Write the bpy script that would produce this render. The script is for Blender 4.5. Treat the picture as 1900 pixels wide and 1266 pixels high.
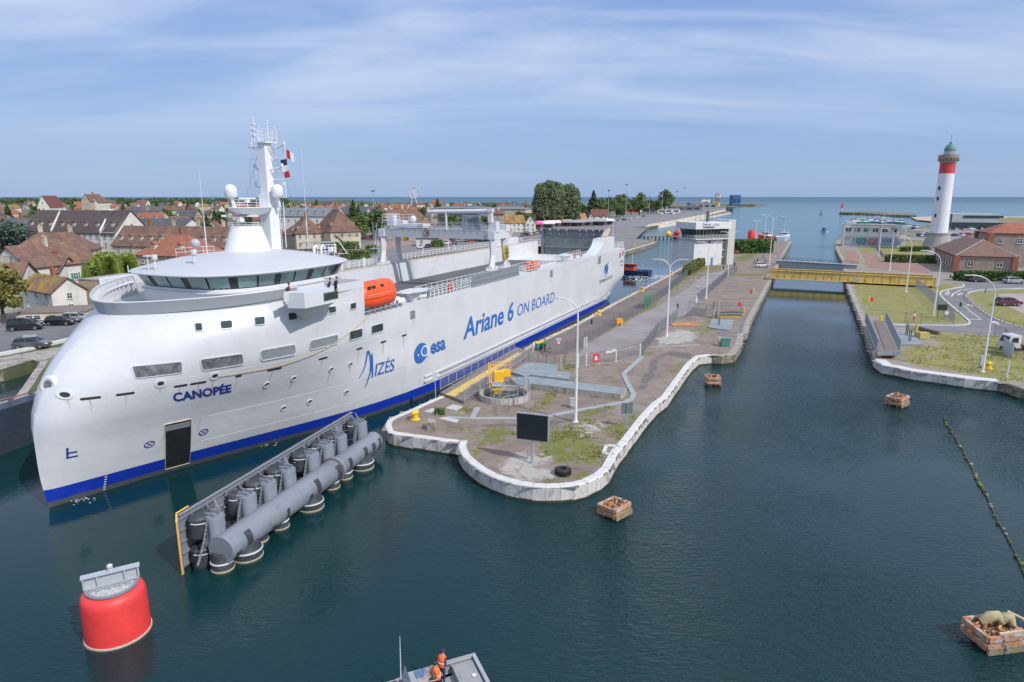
import bpy, bmesh, math, random
from mathutils import Vector, Matrix
R = math.radians
scn = bpy.context.scene
for o in list(bpy.data.objects): bpy.data.objects.remove(o)
# ---------------- camera ----------------
CAMH = 22.0; FPX = 1220.0; TH = math.atan(268/FPX); CT, SN = math.cos(TH), math.sin(TH)
cd = bpy.data.cameras.new('camera'); cam = bpy.data.objects.new('camera', cd); scn.collection.objects.link(cam)
cd.sensor_width = 36; cd.lens = FPX/1900*36; cd.clip_start = .5; cd.clip_end = 60000
cam.location = (0, 0, CAMH); cam.rotation_euler = (R(90)-TH, 0, 0); scn.camera = cam
scn.render.resolution_x = 1024; scn.render.resolution_y = 682
# ---------------- light -----------------
SUN_EL = R(43); SUN_DIR = Vector((.75, -.66, 0)).normalized()
sv = Vector((SUN_DIR.x*math.cos(SUN_EL), SUN_DIR.y*math.cos(SUN_EL), math.sin(SUN_EL)))
ld = bpy.data.lights.new('sun', 'SUN'); ld.energy = 3.3; ld.angle = R(.6); ld.color = (1, .955, .89)
lo = bpy.data.objects.new('sun', ld); scn.collection.objects.link(lo); lo.rotation_euler = (-sv).to_track_quat('-Z', 'Y').to_euler()
scn.view_settings.view_transform = 'Standard'; scn.view_settings.look = 'None'; scn.view_settings.exposure = 0.08
scn.view_settings.gamma = 1
w = bpy.data.worlds.new('World'); scn.world = w; w.use_nodes = True
nt = w.node_tree; nt.nodes.clear(); N_, L_ = nt.nodes.new, nt.links.new
out = N_('ShaderNodeOutputWorld'); bg = N_('ShaderNodeBackground'); L_(bg.outputs[0], out.inputs[0])
sky = N_('ShaderNodeTexSky'); sky.sky_type = 'NISHITA'; sky.sun_disc = False
sky.sun_elevation = SUN_EL; sky.sun_rotation = math.atan2(SUN_DIR.x, SUN_DIR.y)
sky.air_density = 1.25; sky.dust_density = .7; sky.ozone_density = 2.2; sky.altitude = 20
bg.inputs['Strength'].default_value = .118
geo = N_('ShaderNodeTexCoord'); sep = N_('ShaderNodeSeparateXYZ'); L_(geo.outputs['Generated'], sep.inputs[0])
def wm(op, a, b=None, c=None, clamp=False):
    n = N_('ShaderNodeMath'); n.operation = op; n.use_clamp = clamp
    for i, v in enumerate((a, b, c)):
        if v is None: continue
        if isinstance(v, (int, float)): n.inputs[i].default_value = v
        else: L_(v, n.inputs[i])
    return n.outputs[0]
zc = wm('MAXIMUM', sep.outputs[2], .015)
px_ = wm('DIVIDE', sep.outputs[0], wm('ADD', zc, .12)); py_ = wm('DIVIDE', sep.outputs[1], wm('ADD', zc, .12))
cmb = N_('ShaderNodeCombineXYZ'); L_(wm('MULTIPLY', px_, .5), cmb.inputs[0]); L_(wm('MULTIPLY', py_, 1.35), cmb.inputs[1])
def cloud(scale, lo_, hi_, dist, off):
    a = N_('ShaderNodeVectorMath'); a.operation = 'ADD'; L_(cmb.outputs[0], a.inputs[0]); a.inputs[1].default_value = off
    n = N_('ShaderNodeTexNoise'); n.inputs['Scale'].default_value = scale; n.inputs['Detail'].default_value = 9
    n.inputs['Roughness'].default_value = .53; n.inputs['Distortion'].default_value = dist; L_(a.outputs[0], n.inputs['Vector'])
    mr = N_('ShaderNodeMapRange'); mr.interpolation_type = 'SMOOTHSTEP'
    mr.inputs[1].default_value = lo_; mr.inputs[2].default_value = hi_; L_(n.outputs[0], mr.inputs[0]); return mr.outputs[0]
c1 = cloud(.42, .37, .60, .5, (3.1, 7.7, 0)); c2 = cloud(1.5, .40, .72, .8, (9.4, 1.2, 0))
hi = N_('ShaderNodeMapRange'); hi.interpolation_type = 'SMOOTHSTEP'; hi.inputs[1].default_value = .04; hi.inputs[2].default_value = .22; L_(sep.outputs[2], hi.inputs[0])
m = wm('MULTIPLY', wm('ADD', wm('MULTIPLY', c1, .72), wm('MULTIPLY', c2, .28)), wm('ADD', wm('MULTIPLY', hi.outputs[0], .95), .06), clamp=True)
tint = N_('ShaderNodeMix'); tint.data_type = 'RGBA'; tint.blend_type = 'MULTIPLY'; tint.inputs[0].default_value = 1
L_(sky.outputs[0], tint.inputs[6]); tint.inputs[7].default_value = (.92, .90, 1.0, 1)
# pull the pale nishita horizon towards the blue the air has in the photograph
hz = N_('ShaderNodeMapRange'); hz.inputs[1].default_value = 0; hz.inputs[2].default_value = .30; L_(sep.outputs[2], hz.inputs[0])
hcol = N_('ShaderNodeMix'); hcol.data_type = 'RGBA'; L_(hz.outputs[0], hcol.inputs[0]); hcol.inputs[6].default_value = (2.4, 3.75, 6.15, 1); hcol.inputs[7].default_value = (1.95, 3.1, 6.1, 1)
bl = N_('ShaderNodeMix'); bl.data_type = 'RGBA'; bl.inputs[0].default_value = .82; L_(tint.outputs[2], bl.inputs[6]); L_(hcol.outputs[2], bl.inputs[7])
mx = N_('ShaderNodeMix'); mx.data_type = 'RGBA'; L_(m, mx.inputs[0]); L_(bl.outputs[2], mx.inputs[6]); mx.inputs[7].default_value = (5.9, 6.5, 7.9, 1)
L_(mx.outputs[2], bg.inputs['Color'])
# ---------------- helpers ----------------
col = scn.collection
def ray(px, py):
    u = (px-950)/FPX; v = (633-py)/FPX
    return Vector((u, CT+v*SN, -SN+v*CT))
def at(px, py, z=1.2):
    r = ray(px, py); t = (z-CAMH)/r.z
    return Vector((r.x*t, r.y*t, z))
def hat(px, py, base):                       # height z of a pixel row above a known ground point
    r = ray(px, py); return CAMH + r.z*(base.y/r.y)
def pat(px, py, y):                          # point at a known distance y
    r = ray(px, py); t = y/r.y; return Vector((r.x*t, y, CAMH+r.z*t))
MATS = {}
def mat(name, c, r=.6, m=0., var=.12, sc=1.5, bump=0., bsc=None, c2=None, s2=.5, t2=.55, w2=.08, c3=None, s3=1.5, t3=.6, spec=None, stretch=None):
    if name in MATS: return MATS[name]
    M = bpy.data.materials.new(name); M.use_nodes = True; t = M.node_tree; b = t.nodes['Principled BSDF']
    tc = t.nodes.new('ShaderNodeTexCoord'); vec = tc.outputs['Object']
    if stretch:
        mp = t.nodes.new('ShaderNodeMapping'); mp.inputs['Scale'].default_value = stretch; t.links.new(vec, mp.inputs[0]); vec = mp.outputs[0]
    def noise(s, d=5, off=0):
        n = t.nodes.new('ShaderNodeTexNoise'); n.inputs['Scale'].default_value = s; n.inputs['Detail'].default_value = d; n.inputs['Roughness'].default_value = .6
        if off:
            a = t.nodes.new('ShaderNodeVectorMath'); a.inputs[1].default_value = (off, off*1.7, off*.6); t.links.new(vec, a.inputs[0]); t.links.new(a.outputs[0], n.inputs['Vector'])
        else: t.links.new(vec, n.inputs['Vector'])
        return n.outputs[0]
    rp = t.nodes.new('ShaderNodeValToRGB'); t.links.new(noise(sc), rp.inputs[0])
    rp.color_ramp.elements[0].position = .3; rp.color_ramp.elements[1].position = .7
    rp.color_ramp.elements[0].color = tuple(x*(1-var) for x in c)+(1,); rp.color_ramp.elements[1].color = tuple(min(1, x*(1+var)) for x in c)+(1,)
    o = rp.outputs[0]
    for cc, ss, tt, off in ((c2, s2, t2, 11.3), (c3, s3, t3, 37.1)):
        if cc is None: continue
        mr = t.nodes.new('ShaderNodeMapRange'); mr.inputs[1].default_value = tt-w2; mr.inputs[2].default_value = tt+w2; t.links.new(noise(ss, 7, off), mr.inputs[0])
        mixn = t.nodes.new('ShaderNodeMix'); mixn.data_type = 'RGBA'; t.links.new(mr.outputs[0], mixn.inputs[0]); t.links.new(o, mixn.inputs[6]); mixn.inputs[7].default_value = tuple(cc)+(1,); o = mixn.outputs[2]
    t.links.new(o, b.inputs['Base Color']); b.inputs['Roughness'].default_value = r; b.inputs['Metallic'].default_value = m
    if spec is not None: b.inputs['Specular IOR Level'].default_value = spec
    if bump:
        bp = t.nodes.new('ShaderNodeBump'); bp.inputs['Strength'].default_value = bump; bp.inputs['Distance'].default_value = .1
        t.links.new(noise(bsc or sc*4, 4, 5.), bp.inputs['Height']); t.links.new(bp.outputs[0], b.inputs['Normal'])
    MATS[name] = M; return M
class MB:
    def __init__(s): s.v = []; s.f = []; s.m = []
    def add(s, vs, fs, mi=0):
        n = len(s.v); s.v += [tuple(v) for v in vs]; s.f += [tuple(i+n for i in f) for f in fs]; s.m += [mi]*len(fs); return s
    def box(s, c, d, rz=0, mi=0, taper=1.):
        x, y, z = d[0]/2, d[1]/2, d[2]/2; ca, sa = math.cos(rz), math.sin(rz); vs = []
        for k, zz in ((1, -z), (taper, z)):
            for a, b in ((-x, -y), (x, -y), (x, y), (-x, y)):
                a *= k; b *= k; vs.append((c[0]+a*ca-b*sa, c[1]+a*sa+b*ca, c[2]+zz))
        return s.add(vs, [(0,3,2,1), (4,5,6,7), (0,1,5,4), (1,2,6,5), (2,3,7,6), (3,0,4,7)], mi)
    def prism(s, poly, z0, z1, mi=0, cap=True):
        n = len(poly); area = sum(poly[i][0]*poly[(i+1)%n][1]-poly[(i+1)%n][0]*poly[i][1] for i in range(n))
        if area < 0: poly = poly[::-1]
        vs = [(p[0], p[1], z0) for p in poly]+[(p[0], p[1], z1) for p in poly]
        fs = [(i, (i+1) % n, n+(i+1) % n, n+i) for i in range(n)]
        if cap: fs += [tuple(range(n, 2*n)), tuple(range(n-1, -1, -1))]
        return s.add(vs, fs, mi)
    def tube(s, pts, r, n=6, mi=0, cap=True):
        pts = [Vector(p) for p in pts]; rs = r if isinstance(r, (list, tuple)) else [r]*len(pts); base = len(s.v); prev = None
        for i, p in enumerate(pts):
            d = (pts[min(i+1, len(pts)-1)]-pts[max(i-1, 0)]).normalized()
            a = prev if prev is not None else (Vector((0, 0, 1)) if abs(d.z) < .9 else Vector((1, 0, 0)))
            u = a.cross(d) if prev is None else (a-d*a.dot(d))
            u.normalize(); prev = u; q = d.cross(u)
            for k in range(n):
                an = 2*math.pi*k/n; s.v.append(tuple(p+(u*math.cos(an)+q*math.sin(an))*rs[i]))
        for i in range(len(pts)-1):
            for k in range(n):
                s.f.append((base+i*n+k, base+i*n+(k+1) % n, base+(i+1)*n+(k+1) % n, base+(i+1)*n+k)); s.m.append(mi)
        if cap:
            s.f.append(tuple(base+k for k in range(n-1, -1, -1))); s.m.append(mi)
            e = base+(len(pts)-1)*n; s.f.append(tuple(e+k for k in range(n))); s.m.append(mi)
        return s
    def lathe(s, prof, c=(0, 0, 0), n=24, mi=0, sx=1, sy=1):
        base = len(s.v)
        for r, z in prof:
            for k in range(n):
                an = 2*math.pi*k/n; s.v.append((c[0]+r*sx*math.cos(an), c[1]+r*sy*math.sin(an), c[2]+z))
        for i in range(len(prof)-1):
            for k in range(n):
                s.f.append((base+i*n+k, base+i*n+(k+1) % n, base+(i+1)*n+(k+1) % n, base+(i+1)*n+k)); s.m.append(mi)
        s.f.append(tuple(base+k for k in range(n-1, -1, -1))); s.m.append(mi)
        e = base+(len(prof)-1)*n; s.f.append(tuple(e+k for k in range(n))); s.m.append(mi)
        return s
    def sphere(s, c, r, n=10, mi=0, sz=1.):
        return s.lathe([(max(.001, r*math.sin(math.pi*i/n)), -r*sz*math.cos(math.pi*i/n)) for i in range(n+1)], c, n+4, mi)
    def build(s, name, mats, parent=None, smooth=False, ang=35):
        me = bpy.data.meshes.new(name); me.from_pydata(s.v, [], s.f)
        if not isinstance(mats, (list, tuple)): mats = [mats]
        for m in mats: me.materials.append(m)
        if any(s.m): me.polygons.foreach_set('material_index', s.m)
        if smooth:
            me.polygons.foreach_set('use_smooth', [True]*len(me.polygons)); me.set_sharp_from_angle(angle=R(ang))
        me.update(); o = bpy.data.objects.new(name, me); col.objects.link(o)
        if parent is not None: o.parent = parent
        return o
def tag(o, label=None, cat=None, group=None, kind=None):
    if label: o['label'] = label
    if cat: o['category'] = cat
    if group: o['group'] = group
    if kind: o['kind'] = kind
    return o
def thing(name, label, cat, loc=(0, 0, 0), rz=0, group=None, sc=None):
    o = bpy.data.objects.new(name, None); col.objects.link(o); o.location = loc; o.rotation_euler = (0, 0, rz); o.empty_display_size = .5
    if sc: o.scale = (sc, sc, sc)
    return tag(o, label, cat, group)
def kids(o): return [c for c in bpy.data.objects if c.parent == o]
def tree_of(o): return (o, [tree_of(c) for c in kids(o)])
def dup(tr, loc=None, rz=None, label=None, group=None, sc=None, swap=None, parent=None):
    o, ch = tr; c = o.copy(); col.objects.link(c)
    if parent is not None: c.parent = parent
    if loc is not None: c.location = loc
    if rz is not None: c.rotation_euler = (c.rotation_euler[0], c.rotation_euler[1], rz)
    if label: c['label'] = label
    if group: c['group'] = group
    if sc: c.scale = sc if isinstance(sc, tuple) else (sc, sc, sc)
    if swap and o.type == 'MESH':
        for sl, cs in zip(o.material_slots, c.material_slots):
            if sl.material and sl.material.name in swap: cs.link = 'OBJECT'; cs.material = swap[sl.material.name]
    for t in ch: dup(t, swap=swap, parent=c)
    return c
def text_mesh(s, bold=0., shear=0.):
    cu = bpy.data.curves.new('t', 'FONT'); cu.body = s; cu.offset = bold; cu.shear = shear; cu.resolution_u = 3
    o = bpy.data.objects.new('t', cu); col.objects.link(o); bpy.context.view_layer.update()
    me = o.evaluated_get(bpy.context.evaluated_depsgraph_get()).to_mesh()
    vs = [tuple(v.co[:2]) for v in me.vertices]; fs = [tuple(p.vertices) for p in me.polygons]
    o.to_mesh_clear(); bpy.data.objects.remove(o)
    x0 = min(v[0] for v in vs); x1 = max(v[0] for v in vs); y0 = min(v[1] for v in vs); y1 = max(v[1] for v in vs)
    return [((a-x0)/(x1-x0), (b-y0)/(y1-y0)) for a, b in vs], fs
def text_on(s, origin, ux, uz, name, m, parent, bold=0., shear=0.):   # flat text panel spanning vectors ux (width) and uz (height)
    vs, fs = text_mesh(s, bold, shear); o = Vector(origin); ux = Vector(ux); uz = Vector(uz)
    b = MB(); b.add([o+ux*a+uz*c for a, c in vs], fs); return b.build(name, m, parent)
def inside(p, poly):
    c = False; n = len(poly); x, y = p[0], p[1]
    for i in range(n):
        a, b = poly[i], poly[i-1]
        if (a[1] > y) != (b[1] > y) and x < (b[0]-a[0])*(y-a[1])/(b[1]-a[1])+a[0]: c = not c
    return c
def edge_dist(p, poly, closed=True):
    d = 1e9; n = len(poly)
    for i in range(n if closed else n-1):
        a, b = poly[i], poly[(i+1) % n]; dx, dy = b[0]-a[0], b[1]-a[1]; L = dx*dx+dy*dy or 1e-9
        t = max(0, min(1, ((p[0]-a[0])*dx+(p[1]-a[1])*dy)/L)); d = min(d, math.hypot(p[0]-a[0]-t*dx, p[1]-a[1]-t*dy))
    return d
def resample(pts, step):
    o = [Vector(pts[0])]
    for a, b in zip(pts, pts[1:]):
        a, b = Vector(a), Vector(b); n = max(1, int((b-a).length/step))
        o += [a+(b-a)*(i+1)/n for i in range(n)]
    return o
def chaikin(pts, it=2):
    for _ in range(it):
        q = [pts[0]]
        for a, b in zip(pts, pts[1:]): q += [a*.75+b*.25, a*.25+b*.75]
        pts = q+[pts[-1]]
    return pts
# ---------------- palette ----------------
WHITE = mat('white_paint', (.63, .64, .665), .38, var=.03, sc=.6)
WHITEW = mat('worn_white_paint', (.60, .60, .59), .7, var=.1, sc=2, bump=.3, c2=(.40, .37, .32), s2=2.5, t2=.67, w2=.06, c3=(.56, .54, .50), s3=.8, t3=.64)
CONC = mat('old_concrete', (.34, .31, .28), .85, var=.18, sc=1.2, bump=.4, c2=(.20, .17, .14), s2=.9, t2=.56, c3=(.42, .40, .36), s3=3, t3=.62)
GREY = mat('grey_paint', (.33, .36, .41), .5, var=.06, sc=1.5, c2=(.26, .28, .32), s2=1.2, t2=.62)
DGREY = mat('dark_grey_steel', (.10, .11, .125), .55, var=.15)
GALV = mat('galvanised_steel', (.42, .45, .48), .45, .4, var=.08)
BLACK = mat('black_rubber', (.022, .022, .025), .6, var=.3, sc=4, c2=(.06, .055, .05), s2=3, t2=.6)
YEL = mat('yellow_paint', (.78, .52, .03), .5, var=.08, c2=(.5, .3, .05), s2=4, t2=.66)
RED = mat('red_paint', (.62, .035, .03), .45, var=.08)
ORANGE = mat('orange_plastic', (.85, .095, .02), .42, var=.06)
HIVIS = mat('orange_vest', (.9, .16, .03), .8, var=.1)
RUST = mat('rusty_timber', (.60, .26, .08), .9, var=.35, sc=3, bump=.5, c2=(.5, .36, .26), s2=2.5, t2=.58, c3=(.08, .05, .04), s3=4, t3=.62)
GLASS = mat('window_glass', (.03, .05, .055), .08, var=.2, spec=.8)
DARKP = mat('dark_recess', (.025, .027, .03), .7)  # flat dark colour standing for the shade in holes and slots
ASPH = mat('asphalt', (.165, .165, .175), .9, var=.1, sc=.5, bump=.15, bsc=20, c2=(.13, .125, .13), s2=.12, t2=.55)
GREEN = mat('green_paint', (.03, .25, .12), .6)
BLUEP = mat('blue_paint', (.03, .10, .42), .45)
MARK = mat('road_marking', (.62, .62, .60), .8, var=.12, sc=3)
SKIN = mat('skin', (.50, .28, .19), .6); NAVY = mat('navy_cloth', (.02, .03, .08), .9); HAIR = mat('brown_hair', (.05, .03, .02), .8)
random.seed(7)
# ---------------- water ----------------
def water_mat():
    M = bpy.data.materials.new('water'); M.use_nodes = True; t = M.node_tree; b = t.nodes['Principled BSDF']; n = t.nodes.new; l = t.links.new
    tc = n('ShaderNodeTexCoord'); sp = n('ShaderNodeSeparateXYZ'); l(tc.outputs['Object'], sp.inputs[0])
    big = n('ShaderNodeTexNoise'); big.inputs['Scale'].default_value = .012; big.inputs['Detail'].default_value = 5; l(tc.outputs['Object'], big.inputs['Vector'])
    def mth(op, a, bb):
        q = n('ShaderNodeMath'); q.operation = op
        for i, v in enumerate((a, bb)):
            if isinstance(v, (int, float)): q.inputs[i].default_value = v
            else: l(v, q.inputs[i])
        return q.outputs[0]
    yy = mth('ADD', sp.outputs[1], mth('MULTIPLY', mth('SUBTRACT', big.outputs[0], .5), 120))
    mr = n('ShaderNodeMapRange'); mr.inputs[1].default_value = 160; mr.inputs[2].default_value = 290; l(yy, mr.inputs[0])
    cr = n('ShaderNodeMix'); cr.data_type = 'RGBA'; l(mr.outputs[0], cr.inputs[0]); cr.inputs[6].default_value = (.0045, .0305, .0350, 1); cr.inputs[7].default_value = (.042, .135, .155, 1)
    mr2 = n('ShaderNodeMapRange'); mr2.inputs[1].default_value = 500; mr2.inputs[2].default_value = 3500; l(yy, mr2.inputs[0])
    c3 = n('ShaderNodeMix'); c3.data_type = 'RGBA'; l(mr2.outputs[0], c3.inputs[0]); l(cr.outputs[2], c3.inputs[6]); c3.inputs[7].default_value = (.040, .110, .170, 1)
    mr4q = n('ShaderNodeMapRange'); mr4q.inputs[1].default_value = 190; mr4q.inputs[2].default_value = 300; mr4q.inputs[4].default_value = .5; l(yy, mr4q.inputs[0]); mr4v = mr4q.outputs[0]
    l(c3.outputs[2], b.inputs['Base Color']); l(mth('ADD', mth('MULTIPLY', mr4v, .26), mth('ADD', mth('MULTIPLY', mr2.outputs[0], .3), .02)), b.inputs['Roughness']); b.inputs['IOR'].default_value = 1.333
    hsum = None
    for sc, amp, st, rot in ((.22, .5, (1, 2.2, 1), .5), (1.1, .75, (1, 2.6, 1), .45), (2.4, .68, (1, 2.4, 1), .6), (6.0, .2, (1, 1.7, 1), .3), (.05, .8, (1, 1, 1), 0)):
        mp = n('ShaderNodeMapping'); mp.inputs['Scale'].default_value = st; mp.inputs['Rotation'].default_value = (0, 0, rot); l(tc.outputs['Object'], mp.inputs[0])
        ns = n('ShaderNodeTexNoise'); ns.inputs['Scale'].default_value = sc; ns.inputs['Detail'].default_value = 2; ns.inputs['Distortion'].default_value = .6; l(mp.outputs[0], ns.inputs['Vector'])
        v = mth('MULTIPLY', ns.outputs[0], amp); hsum = v if hsum is None else mth('ADD', hsum, v)
    # patches of ruffled and of calm water
    pn = n('ShaderNodeTexNoise'); pn.inputs['Scale'].default_value = .035; pn.inputs['Detail'].default_value = 4; l(tc.outputs['Object'], pn.inputs['Vector'])
    pr = n('ShaderNodeMapRange'); pr.inputs[1].default_value = .38; pr.inputs[2].default_value = .62; pr.inputs[3].default_value = .2; pr.inputs[4].default_value = .85; l(pn.outputs[0], pr.inputs[0])
    bp = n('ShaderNodeBump'); bp.inputs['Distance'].default_value = .28; mr4 = n('ShaderNodeMapRange'); mr4.inputs[1].default_value = 190; mr4.inputs[2].default_value = 300; mr4.inputs[4].default_value = .5; l(yy, mr4.inputs[0])
    mr5 = n('ShaderNodeMapRange'); mr5.inputs[1].default_value = 65; mr5.inputs[2].default_value = 135; mr5.inputs[3].default_value = 1; mr5.inputs[4].default_value = .03; l(sp.outputs[1], mr5.inputs[0])
    mr6 = n('ShaderNodeMapRange'); mr6.interpolation_type = 'SMOOTHSTEP'; mr6.inputs[1].default_value = -9; mr6.inputs[2].default_value = 7; mr6.inputs[3].default_value = .18; mr6.inputs[4].default_value = 1; l(mth('ADD', sp.outputs[0], mth('MULTIPLY', mth('SUBTRACT', big.outputs[0], .5), 30)), mr6.inputs[0])   # lee of the moored ship
    l(mth('ADD', mth('MULTIPLY', mth('MULTIPLY', pr.outputs[0], mr6.outputs[0]), mr5.outputs[0]), mr4.outputs[0]), bp.inputs['Strength']); l(hsum, bp.inputs['Height']); l(bp.outputs[0], b.inputs['Normal'])
    return M
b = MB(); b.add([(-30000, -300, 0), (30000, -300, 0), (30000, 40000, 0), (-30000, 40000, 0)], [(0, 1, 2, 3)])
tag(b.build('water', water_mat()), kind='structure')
# ---------------- ground ----------------
def zt(ox, oy, k, pts, z=1.2): return [at(ox+x/k, oy+y/k, z) for x, y in pts]
def ground_mat(name, base, var, grass, bare, dark, gs=1.4):
    M = bpy.data.materials.new(name); M.use_nodes = True; t = M.node_tree; b = t.nodes['Principled BSDF']; n = t.nodes.new; l = t.links.new
    tc = n('ShaderNodeTexCoord'); at_ = n('ShaderNodeAttribute'); at_.attribute_name = 'cover'; sp = n('ShaderNodeSeparateColor'); l(at_.outputs['Color'], sp.inputs[0])
    def noise(s, d=8, r=.65):
        q = n('ShaderNodeTexNoise'); q.inputs['Scale'].default_value = s; q.inputs['Detail'].default_value = d; q.inputs['Roughness'].default_value = r; l(tc.outputs['Object'], q.inputs['Vector']); return q.outputs[0]
    def ramp(f, a, c, p=(.32, .68)):
        q = n('ShaderNodeValToRGB'); q.color_ramp.elements[0].position, q.color_ramp.elements[1].position = p; q.color_ramp.elements[0].color = tuple(a)+(1,); q.color_ramp.elements[1].color = tuple(c)+(1,); l(f, q.inputs[0]); return q.outputs[0]
    def mixc(f, a, c):
        q = n('ShaderNodeMix'); q.data_type = 'RGBA'; l(f, q.inputs[0]); l(a, q.inputs[6]); l(c, q.inputs[7]); return q.outputs[2]
    def mask(a, ns, k=1.6, sh=.18):
        x = n('ShaderNodeMath'); x.operation = 'SUBTRACT'; l(ns, x.inputs[0]); x.inputs[1].default_value = .5
        y = n('ShaderNodeMath'); y.operation = 'MULTIPLY_ADD'; l(x.outputs[0], y.inputs[0]); y.inputs[1].default_value = k; l(a, y.inputs[2])
        r = n('ShaderNodeMapRange'); r.inputs[1].default_value = .5-sh/2; r.inputs[2].default_value = .5+sh/2; l(y.outputs[0], r.inputs[0]); return r.outputs[0]
    c = ramp(noise(.35), [x*(1-var) for x in base], [x*(1+var) for x in base])
    c = mixc(mask(sp.outputs[2], noise(.6), .8), c, ramp(noise(2.), [x*.85 for x in dark], dark))
    c = mixc(mask(sp.outputs[1], noise(.8), 2.2, .3), c, ramp(noise(1.7), [x*.75 for x in bare], bare))
    # fine cracks and joints in the old paving
    vo = n('ShaderNodeTexVoronoi'); vo.feature = 'DISTANCE_TO_EDGE'; vo.inputs['Scale'].default_value = .28; l(tc.outputs['Object'], vo.inputs['Vector'])
    lt = n('ShaderNodeMapRange'); lt.inputs[1].default_value = .004; lt.inputs[2].default_value = .02; lt.inputs[3].default_value = .45; lt.inputs[4].default_value = 0; l(vo.outputs[0], lt.inputs[0])
    c = mixc(lt.outputs[0], c, ramp(noise(4.), [x*.4 for x in base], [x*.5 for x in base]))
    g = ramp(noise(gs), grass[0], grass[1]); g2 = ramp(noise(gs*.22, 6), grass[2], grass[1]); gq = n('ShaderNodeMix'); gq.data_type = 'RGBA'; l(noise(.5), gq.inputs[0]); l(g, gq.inputs[6]); l(g2, gq.inputs[7])
    c = mixc(mask(sp.outputs[0], noise(.9, 10, .72), 4.2, .2), c, gq.outputs[2])
    l(c, b.inputs['Base Color']); b.inputs['Roughness'].default_value = .95; b.inputs['Specular IOR Level'].default_value = .2
    bp = n('ShaderNodeBump'); bp.inputs['Strength'].default_value = .5; bp.inputs['Distance'].default_value = .12; l(noise(5.), bp.inputs['Height']); l(bp.outputs[0], b.inputs['Normal'])
    return M
GRASS = [(.085, .115, .025), (.155, .18, .042), (.25, .21, .09)]
def grid_ground(name, poly, step, z, m, layers, bounds=None, blur=1.):
    xs = [p[0] for p in poly]; ys = [p[1] for p in poly]; x0, x1, y0, y1 = bounds or (min(xs), max(xs), min(ys), max(ys))
    nx, ny = int((x1-x0)/step)+1, int((y1-y0)/step)+1; idx = {}; vs = []; fs = []
    ins = {}
    for i in range(nx):
        for j in range(ny):
            p = (x0+(i+.5)*step, y0+(j+.5)*step)
            if inside(p, poly):
                q = []
                for a, c in ((i, j), (i+1, j), (i+1, j+1), (i, j+1)):
                    if (a, c) not in idx: idx[(a, c)] = len(vs); vs.append((x0+a*step, y0+c*step, z))
                    q.append(idx[(a, c)])
                fs.append(q)
    me = bpy.data.meshes.new(name); me.from_pydata(vs, [], fs); me.materials.append(m)
    ca = me.color_attributes.new('cover', 'FLOAT_COLOR', 'POINT')
    boxes = [[(min(p[0] for p in pl)-3, max(p[0] for p in pl)+3, min(p[1] for p in pl)-3, max(p[1] for p in pl)+3, pl) for pl in L] for L in layers]
    data = []
    for v in vs:
        c = [0, 0, 0, 1]
        for k, L in enumerate(boxes):
            best = 0
            for a, b_, c_, d_, pl in L:
                if a < v[0] < b_ and c_ < v[1] < d_:
                    e = edge_dist(v, pl); s = e if inside(v, pl) else -e
                    best = max(best, min(1, max(0, .5+s/(2*blur))))
            c[k] = best*(.78 if k == 0 else 1)
        data += c
    ca.data.foreach_set('color', data)
    o = bpy.data.objects.new(name, me); col.objects.link(o); tag(o, kind='structure'); return o
def sheet(name, poly, z, m, kind='structure'):
    b = MB(); b.add([(p[0], p[1], z) for p in poly], [tuple(range(len(poly)))]); o = b.build(name, m)
    return tag(o, kind=kind) if kind else o
def strip(b, pts, wd, z, mi=0, h=0):
    pts = [Vector((p[0], p[1], 0)) for p in pts]; L = []; 
    for i, p in enumerate(pts):
        d = (pts[min(i+1, len(pts)-1)]-pts[max(i-1, 0)]).normalized(); nrm = Vector((-d.y, d.x, 0))
        L.append((p+nrm*wd/2, p-nrm*wd/2))
    n = len(L); vs = []
    for a, c in L: vs += [(a.x, a.y, z), (c.x, c.y, z)]
    fs = [(2*i, 2*i+1, 2*i+3, 2*i+2) for i in range(n-1)]
    if h:
        for a, c in L: vs += [(a.x, a.y, z-h), (c.x, c.y, z-h)]
        o = 2*n
        for i in range(n-1): fs += [(2*i, 2*i+2, o+2*i+2, o+2*i), (2*i+1, o+2*i+1, o+2*i+3, 2*i+3)]
        fs += [(0, o, o+1, 1), (2*n-2, 2*n-1, o+2*n-1, o+2*n-2)]
    b.add(vs, fs, mi)
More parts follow.
